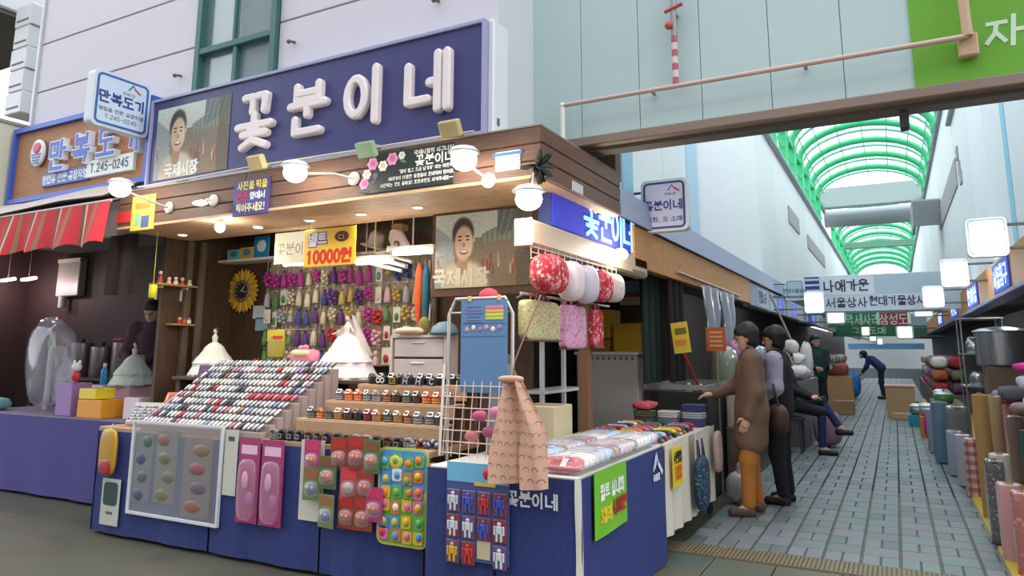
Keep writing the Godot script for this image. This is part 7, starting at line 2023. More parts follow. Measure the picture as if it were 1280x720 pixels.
func far_bales(x0: float, x1: float, z0: float, side: String) -> void:   # heaps of small bundles on the long far counters
	var cols := {"ruby": [170, 50, 70], "grey": [150, 144, 146], "sand": [196, 174, 150], "plum": [120, 80, 110], "rust": [186, 104, 70], "blue-grey": [104, 116, 140], "pale pink": [214, 176, 180], "olive": [116, 120, 90], "white": [222, 218, 214], "magenta": [186, 60, 130], "brown": [120, 88, 72]}
	var keys := cols.keys()
	for row in 14:
		for c in 2:
			for l in 3:
				var k: String = keys[(row * 5 + c * 3 + l * 4 + row / 3) % keys.size()]
				var q: Array = cols[k]
				soft("bale", "%s small distant bale on the far %s counter, %s row back, %s side, %s" % [k, side, ORD[row], ["aisle", "wall"][c], ["lowest", "middle", "top"][l]], "bale", Vector3([x0, x1][c], 0.502 + 0.262 * l, z0 - row * 0.52), Vector3(0.15, 0.115 - 0.008 * (row % 2), 0.22), m8(q[0], q[1], q[2], 0.9), "distant bales on the far %s counter" % side, 0.6, 0.07)
func west_stalls() -> void:
	# bagged pillows and bedding under the orange band
	var tb := thing("west_table", "long brown table of bagged bedding under the orange band", "table", Vector3(-2.05, 0.0, -9.8))
	part("table_top", G.new().box(Vector3(0, 0.72, 0), Vector3(0.7, 0.05, 2.6), 0.006), m8(110, 92, 78), tb)
	for k in 4:
		part("leg", G.new().box(Vector3(-0.2, 0.35, -1.1 + 0.73 * k), Vector3(0.06, 0.7, 0.06)), m8(90, 76, 66), tb)
	var defs := [["olive checked bolster standing upright", -9.0, 0.747, 0.16, 0.5, [128, 130, 92]], ["magenta bag of bedding on the brown table", -9.6, 0.747, 0.2, 0.2, [190, 40, 120]], ["crimson bundle of bedding on the brown table", -10.15, 0.747, 0.2, 0.2, [150, 40, 70]], ["dark green bundle of bedding on the brown table", -10.7, 0.747, 0.2, 0.2, [56, 80, 62]], ["white quilt heap at the far end of the grey chest", -12.5, 0.95, 0.24, 0.22, [214, 208, 206]], ["grey quilt beside the white quilt heap", -13.05, 0.95, 0.24, 0.2, [150, 150, 156]], ["pink bundle stacked above the magenta bag", -9.6, 1.2, 0.2, 0.16, [196, 90, 160]], ["steel-blue bag stacked above the crimson bundle", -10.15, 1.2, 0.22, 0.14, [120, 140, 160]], ["pale bag stacked above the dark green bundle", -10.7, 1.2, 0.22, 0.14, [170, 184, 190]]]
	for q in defs:
		var o := soft("bedding_bag", q[0], "bedding", Vector3(-1.9 if q[1] > -11.0 else -1.62, q[2], q[1]), Vector3(q[3], q[4] if q[4] < 0.4 else 0.34, 0.24), m8(q[5][0], q[5][1], q[5][2], 0.9), "", 0.7, 0.06)
		if q[1] > -11.0:
			part("clear_bag", G.new().ball(Vector3(0, (q[4] if q[4] < 0.4 else 0.34) * 1.09, 0), Vector3(q[3] * 1.08, (q[4] if q[4] < 0.4 else 0.34) * 1.0, 0.26), 16, 8, 0.7, 0.05, 3), clear(Color(0.95, 0.95, 0.97), 0.15, 0.06), o)
	for i in 2:
		var p := on_x([868, 890][i], [392, 382][i], -1.75)
		one("clear_sheet", G.new().move(Vector3.ZERO, Basis(Vector3.UP, PI / 2)).sheet(10, 6, func(u, v): return Vector3(lerpf(-0.35, 0.35, u), lerpf(-0.3, 0.3, v), 0.03 * sin(u * 12.0 + v * 4.0)), 0.004), clear(Color(0.88, 0.9, 0.95), 0.4, 0.12), ["hanging sheet of clear plastic nearest the black curtain", "second hanging sheet of clear plastic over the bedding bags"][i], "plastic sheet", Vector3(-1.86, 1.83, -8.3 - 0.9 * i))
	var os := on_x(895, 424, -1.62)
	var s := thing("orange_sign", "orange notice with pale writing in front of the bedding bags", "sign", os)
	part("board", G.new().box(Vector3.ZERO, Vector3(0.2, 0.24, 0.01)), m8(206, 104, 48, 0.5), s)
	for k in 4:
		part("print_line", G.new().box(Vector3(0, 0.07 - 0.045 * k, 0.006), Vector3(0.13, 0.018, 0.002)), m8(236, 190, 150), s)
	part("pole", G.new().rod(Vector3(0, -0.12, -0.01), Vector3(0, -os.y + 0.0, -0.01), 0.01), m8(150, 140, 130), s)
	# white cartons with wrapped sweets by the standing women
	crate("packet_box", "open cream carton of foil packets held up by the dark stall", Vector3(-1.5, 0.62, -7.75), Vector3(0.2, 0.36, 0.24), m8(206, 196, 178, 0.6))
	one("carton_stand", G.new().box(Vector3(0, 0.31, 0), Vector3(0.22, 0.62, 0.3), 0.006), m8(120, 104, 90), "brown stand under the open cream carton", "stand", Vector3(-1.5, 0.0, -7.75))
	for i in 5:
		one("foil_packet", G.new().ball(Vector3(0, 0.05, 0), Vector3(0.03, 0.06, 0.012), 8, 6, 0.6), [m8(214, 90, 50, 0.25), m8(222, 222, 222, 0.15, 0.5), m8(200, 60, 60, 0.25), m8(226, 226, 226, 0.15, 0.5), m8(190, 110, 70, 0.25)][i], "%s foil packet standing in the cream carton, %s along" % [["orange", "silver", "red", "second silver", "copper"][i], ORD[i]], "packet", Vector3(-1.57 + 0.035 * i, 0.98, -7.7 + 0.02 * (i % 2)))
	# white cushions, plush toys and a pale bag near the seated woman
	var wl := [["white puffy cushion heap beside the seated woman", -1.36, 0.95, -11.6, 0.2, 0.11], ["cream puffy cushion above the white heap", -1.4, 1.17, -11.7, 0.17, 0.09], ["white plush dog toy above the cushions", -1.44, 1.35, -11.75, 0.12, 0.1], ["grey tall plush toy on the bedding heap", -1.26, 0.95, -12.1, 0.1, 0.27]]
	for q in wl:
		soft("plush_cushion", q[0], "cushion", Vector3(q[1], q[2], q[3]), Vector3(q[4], q[5], q[4]), m8(220, 214, 210, 0.95), "", 0.9, 0.08)
	crate("grey_chest", "grey storage chest under the puffy cushions", Vector3(-1.5, 0.0, -12.3), Vector3(0.56, 0.95, 1.9), m8(120, 116, 116), m8(150, 150, 150))
	one("leaning_pole", G.new().rod(Vector3(0, 0, 0), Vector3(-0.5, 1.35, 0.2), 0.018), m8(170, 150, 130, 0.5), "long wooden pole leaning from the chest to the west eaves", "pole", Vector3(-1.27, 0.955, -12.4))
	soft("floor_bag", "mauve soft bag standing on the paving beside the seated woman", "bag", Vector3(-0.98, 0.0, -11.6), Vector3(0.2, 0.25, 0.2), m8(150, 116, 132, 0.8), "", 0.7, 0.05)
	one("west_ledge", G.new().box(Vector3(0, 0.45, 0), Vector3(0.5, 0.9, 1.3), 0.008), m8(126, 110, 100), "brown ledge of folded towels beyond the grey chest", "counter", Vector3(-1.6, 0.0, -14.1))
	small_goods(14, -1.72, -1.47, 0.902, -13.6, -14.6, "on the brown west ledge", "little towels on the brown west ledge")
	# red post, cartons and clothes further along
	one("red_column", G.new().box(Vector3(0, 0.55, 0), Vector3(0.14, 1.1, 0.14), 0.01), m8(190, 30, 56), "narrow bright red cabinet end on the west side", "cabinet", Vector3(-1.5, 0.0, -16.2))
	#one("dark_rail_coat", G.new().lathe([[0.22, 0.0], [0.24, 0.3], [0.2, 0.8], [0.12, 0.95], [0.0, 0.98]], 16, 1.0, 1.4), m8(30, 44, 42, 0.9), "dark green-black garment on a stand before the red cabinet", "garment", Vector3(-1.6, 0.0, -15.3))
	crate("carton", "tall brown carton opened on the west side of the alley", Vector3(-1.25, 0.0, -18.4), Vector3(0.62, 0.8, 0.6), m8(190, 148, 104, 0.7))
	crate("carton", "small brown carton at the foot of the tall opened one", Vector3(-1.1, 0.0, -17.6), Vector3(0.4, 0.3, 0.4), m8(176, 138, 100, 0.7))
	soft("bale", "rust-brown bundle on top of the tall brown carton", "bale", Vector3(-1.3, 0.81, -18.4), Vector3(0.3, 0.14, 0.28), m8(150, 76, 56, 0.9))
	far_bales(-1.62, -1.95, -19.6, "west")
	one("far_counter", G.new().box(Vector3(0, 0.25, 0), Vector3(0.7, 0.5, 11.0)), m8(100, 92, 86), "long low counter under the distant bales on the west side", "counter", Vector3(-1.8, 0.0, -24.6))

# ---------- the neighbour shop west of the stall
func neighbour() -> void:
	var wood := ramped("sign_wood", [rgb(150, 100, 60), rgb(176, 122, 76), rgb(160, 108, 66)], Vector3(0.6, 6, 6), 0.03, 0.6)
	var zf := -3.95
	var a := on_z(24, 165, zf)
	var b := on_z(185, 215, zf)
	var t := thing("neighbour_sign", "wooden shop sign with blue rim, raised white-blue Korean letters and a phone number", "sign", Vector3((a.x + b.x) / 2 - 0.02, 3.32, zf))
	var w := absf(b.x - a.x)
	part("board", G.new().box(Vector3(0, 0, -0.04), Vector3(w, 0.72, 0.06), 0.005), wood, t)
	part("rim", border(w + 0.06, 0.82, 0.05, -0.07, 0.03), m8(60, 92, 190, 0.4), t)
	for k in 4:
		var c := on_z([78, 108, 139, 172][k], [193, 184, 176, 168][k], zf)
		var q := Vector3(c.x - t.position.x, c.y - t.position.y - 0.02, -0.01)
		words_on(t, "만복도기"[k], q, 0.29, 0.3, 0.062, m8(226, 230, 238, 0.4), 0.06, false, 0.0, "letter")
		words_on(t, "만복도기"[k], q + Vector3(0, 0, 0.06), 0.29, 0.3, 0.036, m8(50, 84, 190, 0.4), 0.004, false, 0.0, "letter_face")
	var e := on_z(51, 192, zf)
	var em := part("emblem", G.new().move(Vector3(0, 0, 0), Basis(Vector3.RIGHT, PI / 2)).lathe([[0.0, 0.0], [0.14, 0.0], [0.14, 0.04], [0.0, 0.042]], 24, 0.8, 1.0), m8(226, 232, 238, 0.4), t, Vector3(e.x - t.position.x, e.y - t.position.y, 0.0))
	part("sun", G.new().ball(Vector3(0, 0.05, 0.042), Vector3(0.075, 0.06, 0.01), 16, 6), m8(206, 56, 66, 0.4), em)
	for k in 4:
		part("wave", G.new().box(Vector3(0, -0.02 - 0.03 * k, 0.043), Vector3(0.17 - 0.025 * k, 0.014, 0.006)), m8(60, 90, 170, 0.4), em)
	var c1 := on_z(84, 221, zf)
	var pl := part("strip", G.new().box(Vector3(0, 0, 0.0), Vector3(0.78, 0.14, 0.03), 0.004), m8(50, 84, 170, 0.4), t, Vector3(c1.x - t.position.x - 0.02, c1.y - t.position.y, 0.0))
	words_on(pl, "영업용 전문·공장직영", Vector3(0, 0, 0.015), 0.085, 0.078, 0.012, m8(232, 236, 240))
	var c2 := on_z(139, 207, zf)
	var p2 := part("strip", G.new().box(Vector3(0, 0, 0.0), Vector3(0.72, 0.17, 0.04), 0.004), m8(226, 230, 226, 0.4), t, Vector3(c2.x - t.position.x, c2.y - t.position.y, 0.0))
	words_on(p2, "T.245-0245", Vector3(0, 0, 0.02), 0.09, 0.1, 0.012, m8(60, 110, 120))
	# blade sign
	var b0 := on_z(119, 92, -3.45)
	var bs := blade_sign("blade_sign", "pale blue square projecting sign with blue rim above the wooden sign", Vector3(-5.95, 3.55, -3.64), PI / 2, 0.52, 0.5, [["만복도기", 0.0, 0.02, 0.1, 0.108, 0.016, m8(52, 70, 130)], ["영업용 전문 공장직영", 0.0, -0.09, 0.034, 0.042, 0.005, m8(120, 126, 140)], ["T.245-0245", 0.0, -0.15, 0.04, 0.05, 0.005, m8(120, 126, 140)], ["국제시장", 0.05, 0.1, 0.026, 0.03, 0.003, m8(140, 140, 160)]], m8(52, 100, 170), m8(206, 220, 236, 0.4), Vector3.ZERO)
	market_mark(bs, Vector3(0.09, 0.15, 0.054), 0.085, m8(52, 70, 130), m8(206, 110, 110))
	part("bracket", G.new().rod(Vector3(0.25, -0.05, 0.0), Vector3(0.285, -0.05, 0.0), 0.014, -1.0, 6), m8(100, 104, 110, 0.5, 0.5), bs)
	# beige sign box further west, overhead structure and stacked units
	var sx := thing("beige_sign_box", "beige sign box with a green panel at the western edge of the facade", "sign", Vector3(-9.12, 3.35, -3.95))
	part("body", G.new().box(Vector3.ZERO, Vector3(1.7, 0.92, 0.3), 0.01), m8(206, 202, 176, 0.5), sx)
	part("lip", G.new().box(Vector3(0, 0.47, 0.02), Vector3(1.74, 0.04, 0.36), 0.006), m8(150, 148, 130, 0.5), sx)
	part("panel", G.new().box(Vector3(-0.2, 0.02, 0.152), Vector3(1.26, 0.74, 0.01)), m8(30, 110, 84, 0.5), sx)
	struct("wall_far_west", G.new().box(Vector3(-10.6, 4.0, -7.0), Vector3(3.2, 8.0, 0.3)), m8(196, 186, 178))
	struct("trim_overhead", G.new().box(Vector3(-10.6, 5.75, -4.4), Vector3(2.9, 0.6, 1.4), 0.02), m8(206, 206, 204))
	struct("trim_soffit", G.new().box(Vector3(-10.6, 5.42, -4.4), Vector3(2.8, 0.04, 1.36)), m8(92, 90, 80))
	for i in 5:
		var u := thing("wall_unit", "white box unit on the side of the facade, %s from the top" % ORD[i], "air conditioner", Vector3(-8.83, 5.3 - i * 0.27, -4.32), 0.0, "white box units beside the facade edge")
		part("body", G.new().box(Vector3.ZERO, Vector3(0.34 - 0.03 * (i % 2), 0.26, 0.3), 0.01), m8(222, 222, 224, 0.5), u)
		part("grille", G.new().box(Vector3(0, -0.06, 0.152), Vector3(0.24, 0.02, 0.006)), m8(120, 110, 110), u)
	one("unit_post", G.new().box(Vector3(0, 4.9, 0), Vector3(0.3, 1.06, 0.2), 0.01), m8(150, 158, 164, 0.5), "grey square column stub behind the white box units", "column", Vector3(-9.5, 0.0, -4.62))
	# striped awning with a scalloped edge and the cover above it
	struct("trim_awning_cover", G.new().sheet(4, 2, func(u, v): return Vector3(lerpf(-8.5, -5.99, u), 2.72 + 0.2 * v - 0.02 * sin(u * 6.0), lerpf(-3.6, -3.93, v)), 0.01), m8(190, 176, 166, 0.7))
	var aw := thing("striped_awning", "red, brown and cream striped awning valance with a wavy hem", "awning", Vector3(-7.05, 2.68, -3.62))
	var cols := [m8(196, 46, 54, 0.8), m8(120, 78, 62, 0.8), m8(206, 186, 160, 0.8), m8(196, 46, 54, 0.8), m8(150, 110, 80, 0.8)]
	var x := -1.35
	var k2 := 0
	while x < 1.12:
		var sw: float = [0.16, 0.05, 0.03, 0.1, 0.05][k2 % 5]
		var xx := x
		part("stripe", G.new().sheet(3, 5, func(u, v): return Vector3(xx + sw * u, lerpf(-0.38 - 0.02 * sin((xx + sw * u) * 16.0), 0.0, v), 0.04 * (1.0 - v) * sin((xx + sw * u) * 14.0) + 0.05 * (1.0 - v)), 0.004), cols[k2 % 5], aw)
		x += sw
		k2 += 1
	part("rod", G.new().rod(Vector3(-1.35, 0.0, -0.01), Vector3(1.14, 0.0, -0.01), 0.014), m8(190, 186, 180, 0.4, 0.5), aw)
	for q in [-1.1, 0.0, 1.05]:
		part("stay", G.new().rod(Vector3(q, 0.0, -0.01), Vector3(q, 0.12, -0.32), 0.01), m8(150, 146, 140, 0.4, 0.5), aw)
	var yb := board("poster_card", "yellow printed card with blue squares pinned at the canopy's west end", on_z(166, 246, -3.735), on_z(191, 286, -3.735), m8(206, 186, 80, 0.5))
	part("print", G.new().box(Vector3(0.04, -0.08, 0.001), Vector3(0.1, 0.1, 0.003)), m8(80, 90, 140), yb)
	part("print", G.new().box(Vector3(-0.06, -0.06, 0.001), Vector3(0.06, 0.1, 0.003)), m8(110, 180, 150), yb)
	part("print", G.new().box(Vector3(0, 0.06, 0.001), Vector3(0.2, 0.05, 0.003)), m8(170, 130, 60), yb)
	var rs := on_z(154, 270, -3.7)
	one("red_tag", G.new().box(Vector3.ZERO, Vector3(0.24, 0.1, 0.006)), m8(200, 50, 50), "red tag card under the awning's end by the yellow card", "tag", Vector3(rs.x - 0.03, rs.y, -3.74))
	# interior
	struct("wall_neighbour_back", G.new().box(Vector3(-8.6, 1.4, -5.7), Vector3(4.9, 2.9, 0.1)).box(Vector3(-11.0, 1.4, -4.8), Vector3(0.1, 2.9, 1.8)), m8(62, 44, 40))
	struct("ceiling_neighbour", G.new().box(Vector3(-8.5, 2.84, -4.85), Vector3(4.9, 0.06, 1.65)), m8(70, 54, 48))
	var cur := one("dark_curtain", drape(-0.2, 0.2, 0.0, 0.55, 0.0, 2.0, 0.03, 0.5), m8(56, 46, 44, 0.9), "brown-black plastic curtain between the two shops", "curtain", Vector3(-6.2, 1.9, -3.97))
	var hd := on_z(90, 352, -5.6)
	var mw := thing("range_hood", "pale steel box hood on the neighbour's back wall", "hood", Vector3(hd.x, hd.y - 0.05, -5.59))
	part("body", G.new().box(Vector3(0, 0.1, 0), Vector3(0.5, 0.5, 0.1), 0.01), m8(170, 166, 150, 0.4), mw)
	part("pale_edge", G.new().box(Vector3(0, 0.33, 0.03), Vector3(0.5, 0.05, 0.06)), m8(222, 214, 190), mw)  # strip of paler colour along the hood's upper edge
	part("jar", G.new().rod(Vector3(-0.12, -0.3, 0.02), Vector3(-0.12, -0.15, 0.02), 0.05), m8(190, 200, 186), mw)
	for i in 2:
		var tp := on_z([10, 36][i], [350, 349][i], -5.2)
		var tl := thing("tube_lamp", ["pink-white tube lamp deep in the neighbour shop, further west", "pink-white tube lamp deep in the neighbour shop, nearer the hood"][i], "lamp", tp)
		part("tube", G.new().rod(Vector3(-0.16, 0, 0), Vector3(0.16, 0.01, 0), 0.024), glow(Color(1, 0.9, 0.95), 2.0), tl)
		part("hanger", G.new().rod(Vector3(0, 0.02, 0), Vector3(0, 2.81 - tp.y, 0), 0.006), m8(120, 110, 110), tl)
		lamp_light(tp + Vector3(0, -0.05, 0.05), 0.35, Color(1, 0.88, 0.92), 0.06)
	# street table and what is on it
	var tz := -4.55
	var st := thing("street_table", "neighbour's table skirted in purple-blue cloth", "table", Vector3(-7.6, 0, tz))
	part("table_top", G.new().box(Vector3(0, 0.74, 0), Vector3(2.76, 0.04, 0.76), 0.004), m8(120, 110, 130), st)
	part("cloth_panel", drape(-1.38, 1.38, 0.02, 0.75, 0.385, 4.0, 0.01), m8(74, 66, 130, 0.8), st)
	part("cloth_panel", G.new().move(Vector3(1.37, 0, 0), Basis(Vector3.UP, PI / 2)).sheet(8, 4, func(u, v): return Vector3(-0.38 + 0.76 * u, 0.02 + 0.73 * v, 0.01 + 0.008 * sin(u * 12.0))), m8(66, 60, 120, 0.8), st)
	for q in [[-1.3, -0.33], [1.3, -0.33]]:
		part("leg", G.new().box(Vector3(q[0], 0.36, q[1]), Vector3(0.05, 0.72, 0.05)), m8(100, 90, 80), st)
	var tt := 0.76
	crate("toy_box", "yellow and orange printed box on the neighbour's table", Vector3(-6.9, tt, -4.34), Vector3(0.38, 0.17, 0.24), m8(226, 150, 40, 0.45), m8(236, 200, 60))
	crate("toy_box", "yellow upper box stacked on the orange printed box", Vector3(-6.95, tt + 0.175, -4.32), Vector3(0.26, 0.1, 0.2), m8(232, 206, 50, 0.45), m8(240, 220, 90))
	crate("toy_box", "tall lilac toy box beside the yellow boxes", Vector3(-7.36, tt, -4.34), Vector3(0.26, 0.32, 0.2), m8(150, 110, 170, 0.4), m8(190, 160, 206))
	crate("toy_box", "white and pink small box by the red tray", Vector3(-6.42, tt, -4.4), Vector3(0.22, 0.2, 0.16), m8(226, 206, 212, 0.5), m8(206, 120, 140))
	crate("toy_box", "pale blue-white box behind the yellow boxes", Vector3(-7.5, tt, -4.72), Vector3(0.3, 0.28, 0.2), m8(206, 206, 222, 0.5), m8(226, 226, 232))
	var tray := thing("red_tray", "shallow red tray on the awning end of the belt stall", "tray", Vector3(-5.55, TOP + 0.001, -4.03))
	part("bottom", G.new().box(Vector3(0, 0.008, 0), Vector3(0.3, 0.012, 0.2), 0.003), m8(190, 50, 80, 0.4), tray)
	part("rim", border(0.3, 0.2, 0.012, 0.0, 0.05), m8(206, 56, 90, 0.4), tray)
	tray.get_child(-1).rotation.x = -PI / 2
	skirt_doll("white gown doll beside the toy figures on the neighbour's table", Vector3(-7.08, tt + 0.282, -4.76), 0.46, rgb(220, 226, 216), false)
	one("doll_plinth", G.new().box(Vector3(0, 0.14, 0), Vector3(0.36, 0.28, 0.3), 0.006), m8(222, 176, 186), "pink plinth box under the neighbour's gown doll", "plinth", Vector3(-7.08, tt, -4.76))
	var fg := thing("toy_figure", "white round-eared toy figure in red trousers by the gown doll", "toy", Vector3(-7.36, tt + 0.325, -4.34))
	part("body", G.new().ball(Vector3(0, 0.06, 0), Vector3(0.045, 0.06, 0.04), 12, 8), m8(206, 46, 56, 0.4), fg)
	part("head", G.new().ball(Vector3(0, 0.15, 0), Vector3(0.05, 0.046, 0.045), 12, 8), m8(232, 226, 226, 0.4), fg)
	for s in [-1, 1]:
		part("ear", G.new().ball(Vector3(0.045 * s, 0.195, 0), Vector3(0.024, 0.024, 0.01), 10, 6), m8(232, 226, 226, 0.4), fg)
	var bt := thing("blue_bottle", "blue bottle with a pale cap next to the toy figure", "bottle", Vector3(-7.5, tt + 0.285, -4.72))
	part("body", G.new().lathe([[0.0, 0], [0.035, 0], [0.035, 0.14], [0.015, 0.18], [0.0, 0.18]], 14), m8(60, 140, 200, 0.3), bt)
	part("cap", G.new().rod(Vector3(0, 0.18, 0), Vector3(0, 0.22, 0), 0.018), m8(226, 232, 236), bt)
	var pc := thing("covered_stand", "tall stand covered in crinkled clear plastic at the street edge", "stand", Vector3(-8.3, tt, -4.6))
	part("pole", G.new().rod(Vector3(0, 0, 0), Vector3(0, 0.85, 0), 0.03), m8(206, 206, 200, 0.4), pc)
	part("tag", G.new().box(Vector3(0, 0.72, 0.032), Vector3(0.06, 0.06, 0.004)), m8(100, 180, 70), pc)
	part("plastic_cover", G.new().ball(Vector3(0, 0.51, 0), Vector3(0.27, 0.46, 0.2), 22, 14, 0.75, 0.07, 4).ball(Vector3(0.02, 0.95, 0), Vector3(0.06, 0.05, 0.05), 9, 5, 1.0, 0.2, 2), clear(Color(0.9, 0.88, 0.95), 0.22, 0.1), pc)
	one("folded_wares", G.new().ball(Vector3(0, 0.07, 0), Vector3(0.14, 0.06, 0.1), 14, 6, 0.6, 0.1, 2), m8(120, 160, 160), "grey-green folded wares at the street edge of the neighbour's table", "cloth", Vector3(-8.72, tt, -4.33))
	one("red_ladle", G.new().rod(Vector3(-0.16, 0, 0), Vector3(0.16, 0.01, 0), 0.014), m8(220, 50, 90), "bright pink-red tube standing across the back pots", "utensil", Vector3(-8.3, 1.53, -5.4))
	var sh := thing("pot_shelf", "dark shelf with tall steel pots inside the neighbour shop", "shelf", Vector3(-8.85, 0.0, -5.4))
	part("plank", G.new().box(Vector3(0, 1.06, 0), Vector3(1.9, 0.03, 0.4)), m8(80, 60, 54), sh)
	for q in [-0.9, 0.9]:
		part("upright", G.new().box(Vector3(q, 0.53, 0), Vector3(0.04, 1.06, 0.4)), m8(80, 60, 54), sh)
	for i in 4:
		var k := thing("steel_pot", "tall steel pot on the neighbour's dark shelf, %s from the street" % ORD[3 - i], "pot", Vector3(-9.5 + 0.42 * i, 1.076, -5.4), 0.0, "tall steel pots in the neighbour shop")
		part("body", G.new().lathe([[0.0, 0], [0.13, 0], [0.13, 0.36 + 0.05 * (i % 2)], [0.12, 0.37 + 0.05 * (i % 2)], [0.0, 0.38 + 0.05 * (i % 2)]], 18), m8(150, 140, 144, 0.3, 0.7), k)
		part("lid_knob", G.new().ball(Vector3(0, 0.4 + 0.05 * (i % 2), 0), Vector3(0.025, 0.025, 0.025), 8, 6), m8(50, 44, 44), k)

# ---------- people: bodies grown from their bones as one skin each
# a bone is [from, to, radius at from, radius at to]
func grow(g: G, bones: Array, cell: float, blend: float) -> G:
	var lo := Vector3(99, 99, 99)
	var hi := -lo
	for b in bones:
		for q in 2:
			var r: float = b[2 + q] + cell * 2.5
			lo = lo.min(b[q] - Vector3(r, r, r))
			hi = hi.max(b[q] + Vector3(r, r, r))
	var nx := int((hi.x - lo.x) / cell) + 2
	var ny := int((hi.y - lo.y) / cell) + 2
	var nz := int((hi.z - lo.z) / cell) + 2
	var f := PackedFloat32Array()
	f.resize(nx * ny * nz)
	f.fill(1.0)
	for b in bones:
		var a: Vector3 = b[0]
		var ba: Vector3 = b[1] - a
		var ll := maxf(ba.length_squared(), 1e-9)
		var m: float = maxf(b[2], b[3]) + blend + cell * 2.0
		var l2: Vector3 = (a.min(b[1]) - Vector3(m, m, m) - lo) / cell
		var h2: Vector3 = (a.max(b[1]) + Vector3(m, m, m) - lo) / cell
		var ra: float = b[2]
		var rd: float = b[3] - b[2]
		for z in range(maxi(0, int(l2.z)), mini(nz, int(h2.z) + 2)):
			for y in range(maxi(0, int(l2.y)), mini(ny, int(h2.y) + 2)):
				var row := (z * ny + y) * nx
				for x in range(maxi(0, int(l2.x)), mini(nx, int(h2.x) + 2)):
					var pa := lo + Vector3(x, y, z) * cell - a
					var h := clampf(pa.dot(ba) / ll, 0.0, 1.0)
					var d := (pa - ba * h).length() - ra - rd * h
					var o := f[row + x]
					var s := maxf(blend - absf(o - d), 0.0)
					f[row + x] = minf(o, d) - s * s / (4.0 * blend)
	var at := {}
	var k0 := g.v.size()
	var step := [1, nx, nx * ny]
	var corner := [0, 1, nx, nx + 1, nx * ny, nx * ny + 1, nx * ny + nx, nx * ny + nx + 1]
	var lim := cell * 1.8
	for z in nz - 1:
		for y in ny - 1:
			var row := (z * ny + y) * nx
			for x in nx - 1:
				var i := row + x
				if absf(f[i]) > lim:
					continue
				var neg := 0
				for c in corner:
					if f[i + c] < 0.0:
						neg += 1
				if neg == 0 or neg == 8:
					continue
				var sum := Vector3.ZERO
				var cnt := 0
				for ax in 3:
					for c in 8:
						if c & (1 << ax):
							continue
						var va := f[i + corner[c]]
						var vb := f[i + corner[c | (1 << ax)]]
						if (va < 0.0) != (vb < 0.0):
							var p := Vector3(c & 1, (c >> 1) & 1, (c >> 2) & 1)
							p[ax] += va / (va - vb)
							sum += p
							cnt += 1
				at[i] = g.v.size()
				g.v.append(g.t * (lo + (Vector3(x, y, z) + sum / cnt) * cell))
				var gr := Vector3(f[i + 1] - f[i] + f[i + nx + 1] - f[i + nx], f[i + nx] - f[i] + f[i + nx + 1] - f[i + 1], f[i + nx * ny] - f[i] + f[i + nx * ny + 1] - f[i + 1])
				g.n.append((g.t.basis * gr).normalized() if gr.length_squared() > 1e-12 else Vector3.UP)
				g.uv.append(Vector2.ZERO)
	for i in at:
		for ax in 3:
			var va := f[i]
			var vb := f[i + step[ax]]
			if (va < 0.0) == (vb < 0.0):
				continue
			var u: int = step[(ax + 1) % 3]
			var w: int = step[(ax + 2) % 3]
			if not (at.has(i - u) and at.has(i - w) and at.has(i - u - w)):
				continue
			var q := [at[i], at[i - u], at[i - u - w], at[i - w]]
			if va < 0.0:
				g.idx.append_array([q[0], q[2], q[1], q[0], q[3], q[2]])
			else:
				g.idx.append_array([q[0], q[1], q[2], q[0], q[2], q[3]])
	return g
func hand_bones(wrist: Vector3, dir: Vector3, palm_side: Vector3, curl: float) -> Array:   # palm, four unequal fingers and a thumb
	var d := dir.normalized()
	var across := palm_side.cross(d).normalized()
	var pn := d.cross(across).normalized()
	var out := [[wrist, wrist + d * 0.075, 0.024, 0.026], [wrist + across * 0.016, wrist + d * 0.08 + across * 0.025, 0.016, 0.014], [wrist - across * 0.016, wrist + d * 0.078 - across * 0.025, 0.016, 0.014]]
	for k in 4:
		var base := wrist + d * 0.082 + across * (0.028 - 0.0187 * k)
		var l: float = [0.072, 0.08, 0.074, 0.058][k]
		var p := base
		var a := curl * 0.5
		for s in 3:
			var q: Vector3 = p + (d * cos(a) + pn * sin(a)) * l * [0.45, 0.32, 0.23][s]
			out.append([p, q, 0.0095 - 0.001 * s, 0.0088 - 0.001 * s])
			p = q
			a += curl * 0.6
	var tb := wrist + d * 0.025 + across * 0.03
	var t1 := tb + (d * 0.6 + across * 0.7 + pn * 0.25).normalized() * 0.038
	out.append([tb, t1, 0.012, 0.0105])
	out.append([t1, t1 + (d * 0.85 + across * 0.15 + pn * 0.4).normalized() * 0.032, 0.0105, 0.009])
	return out
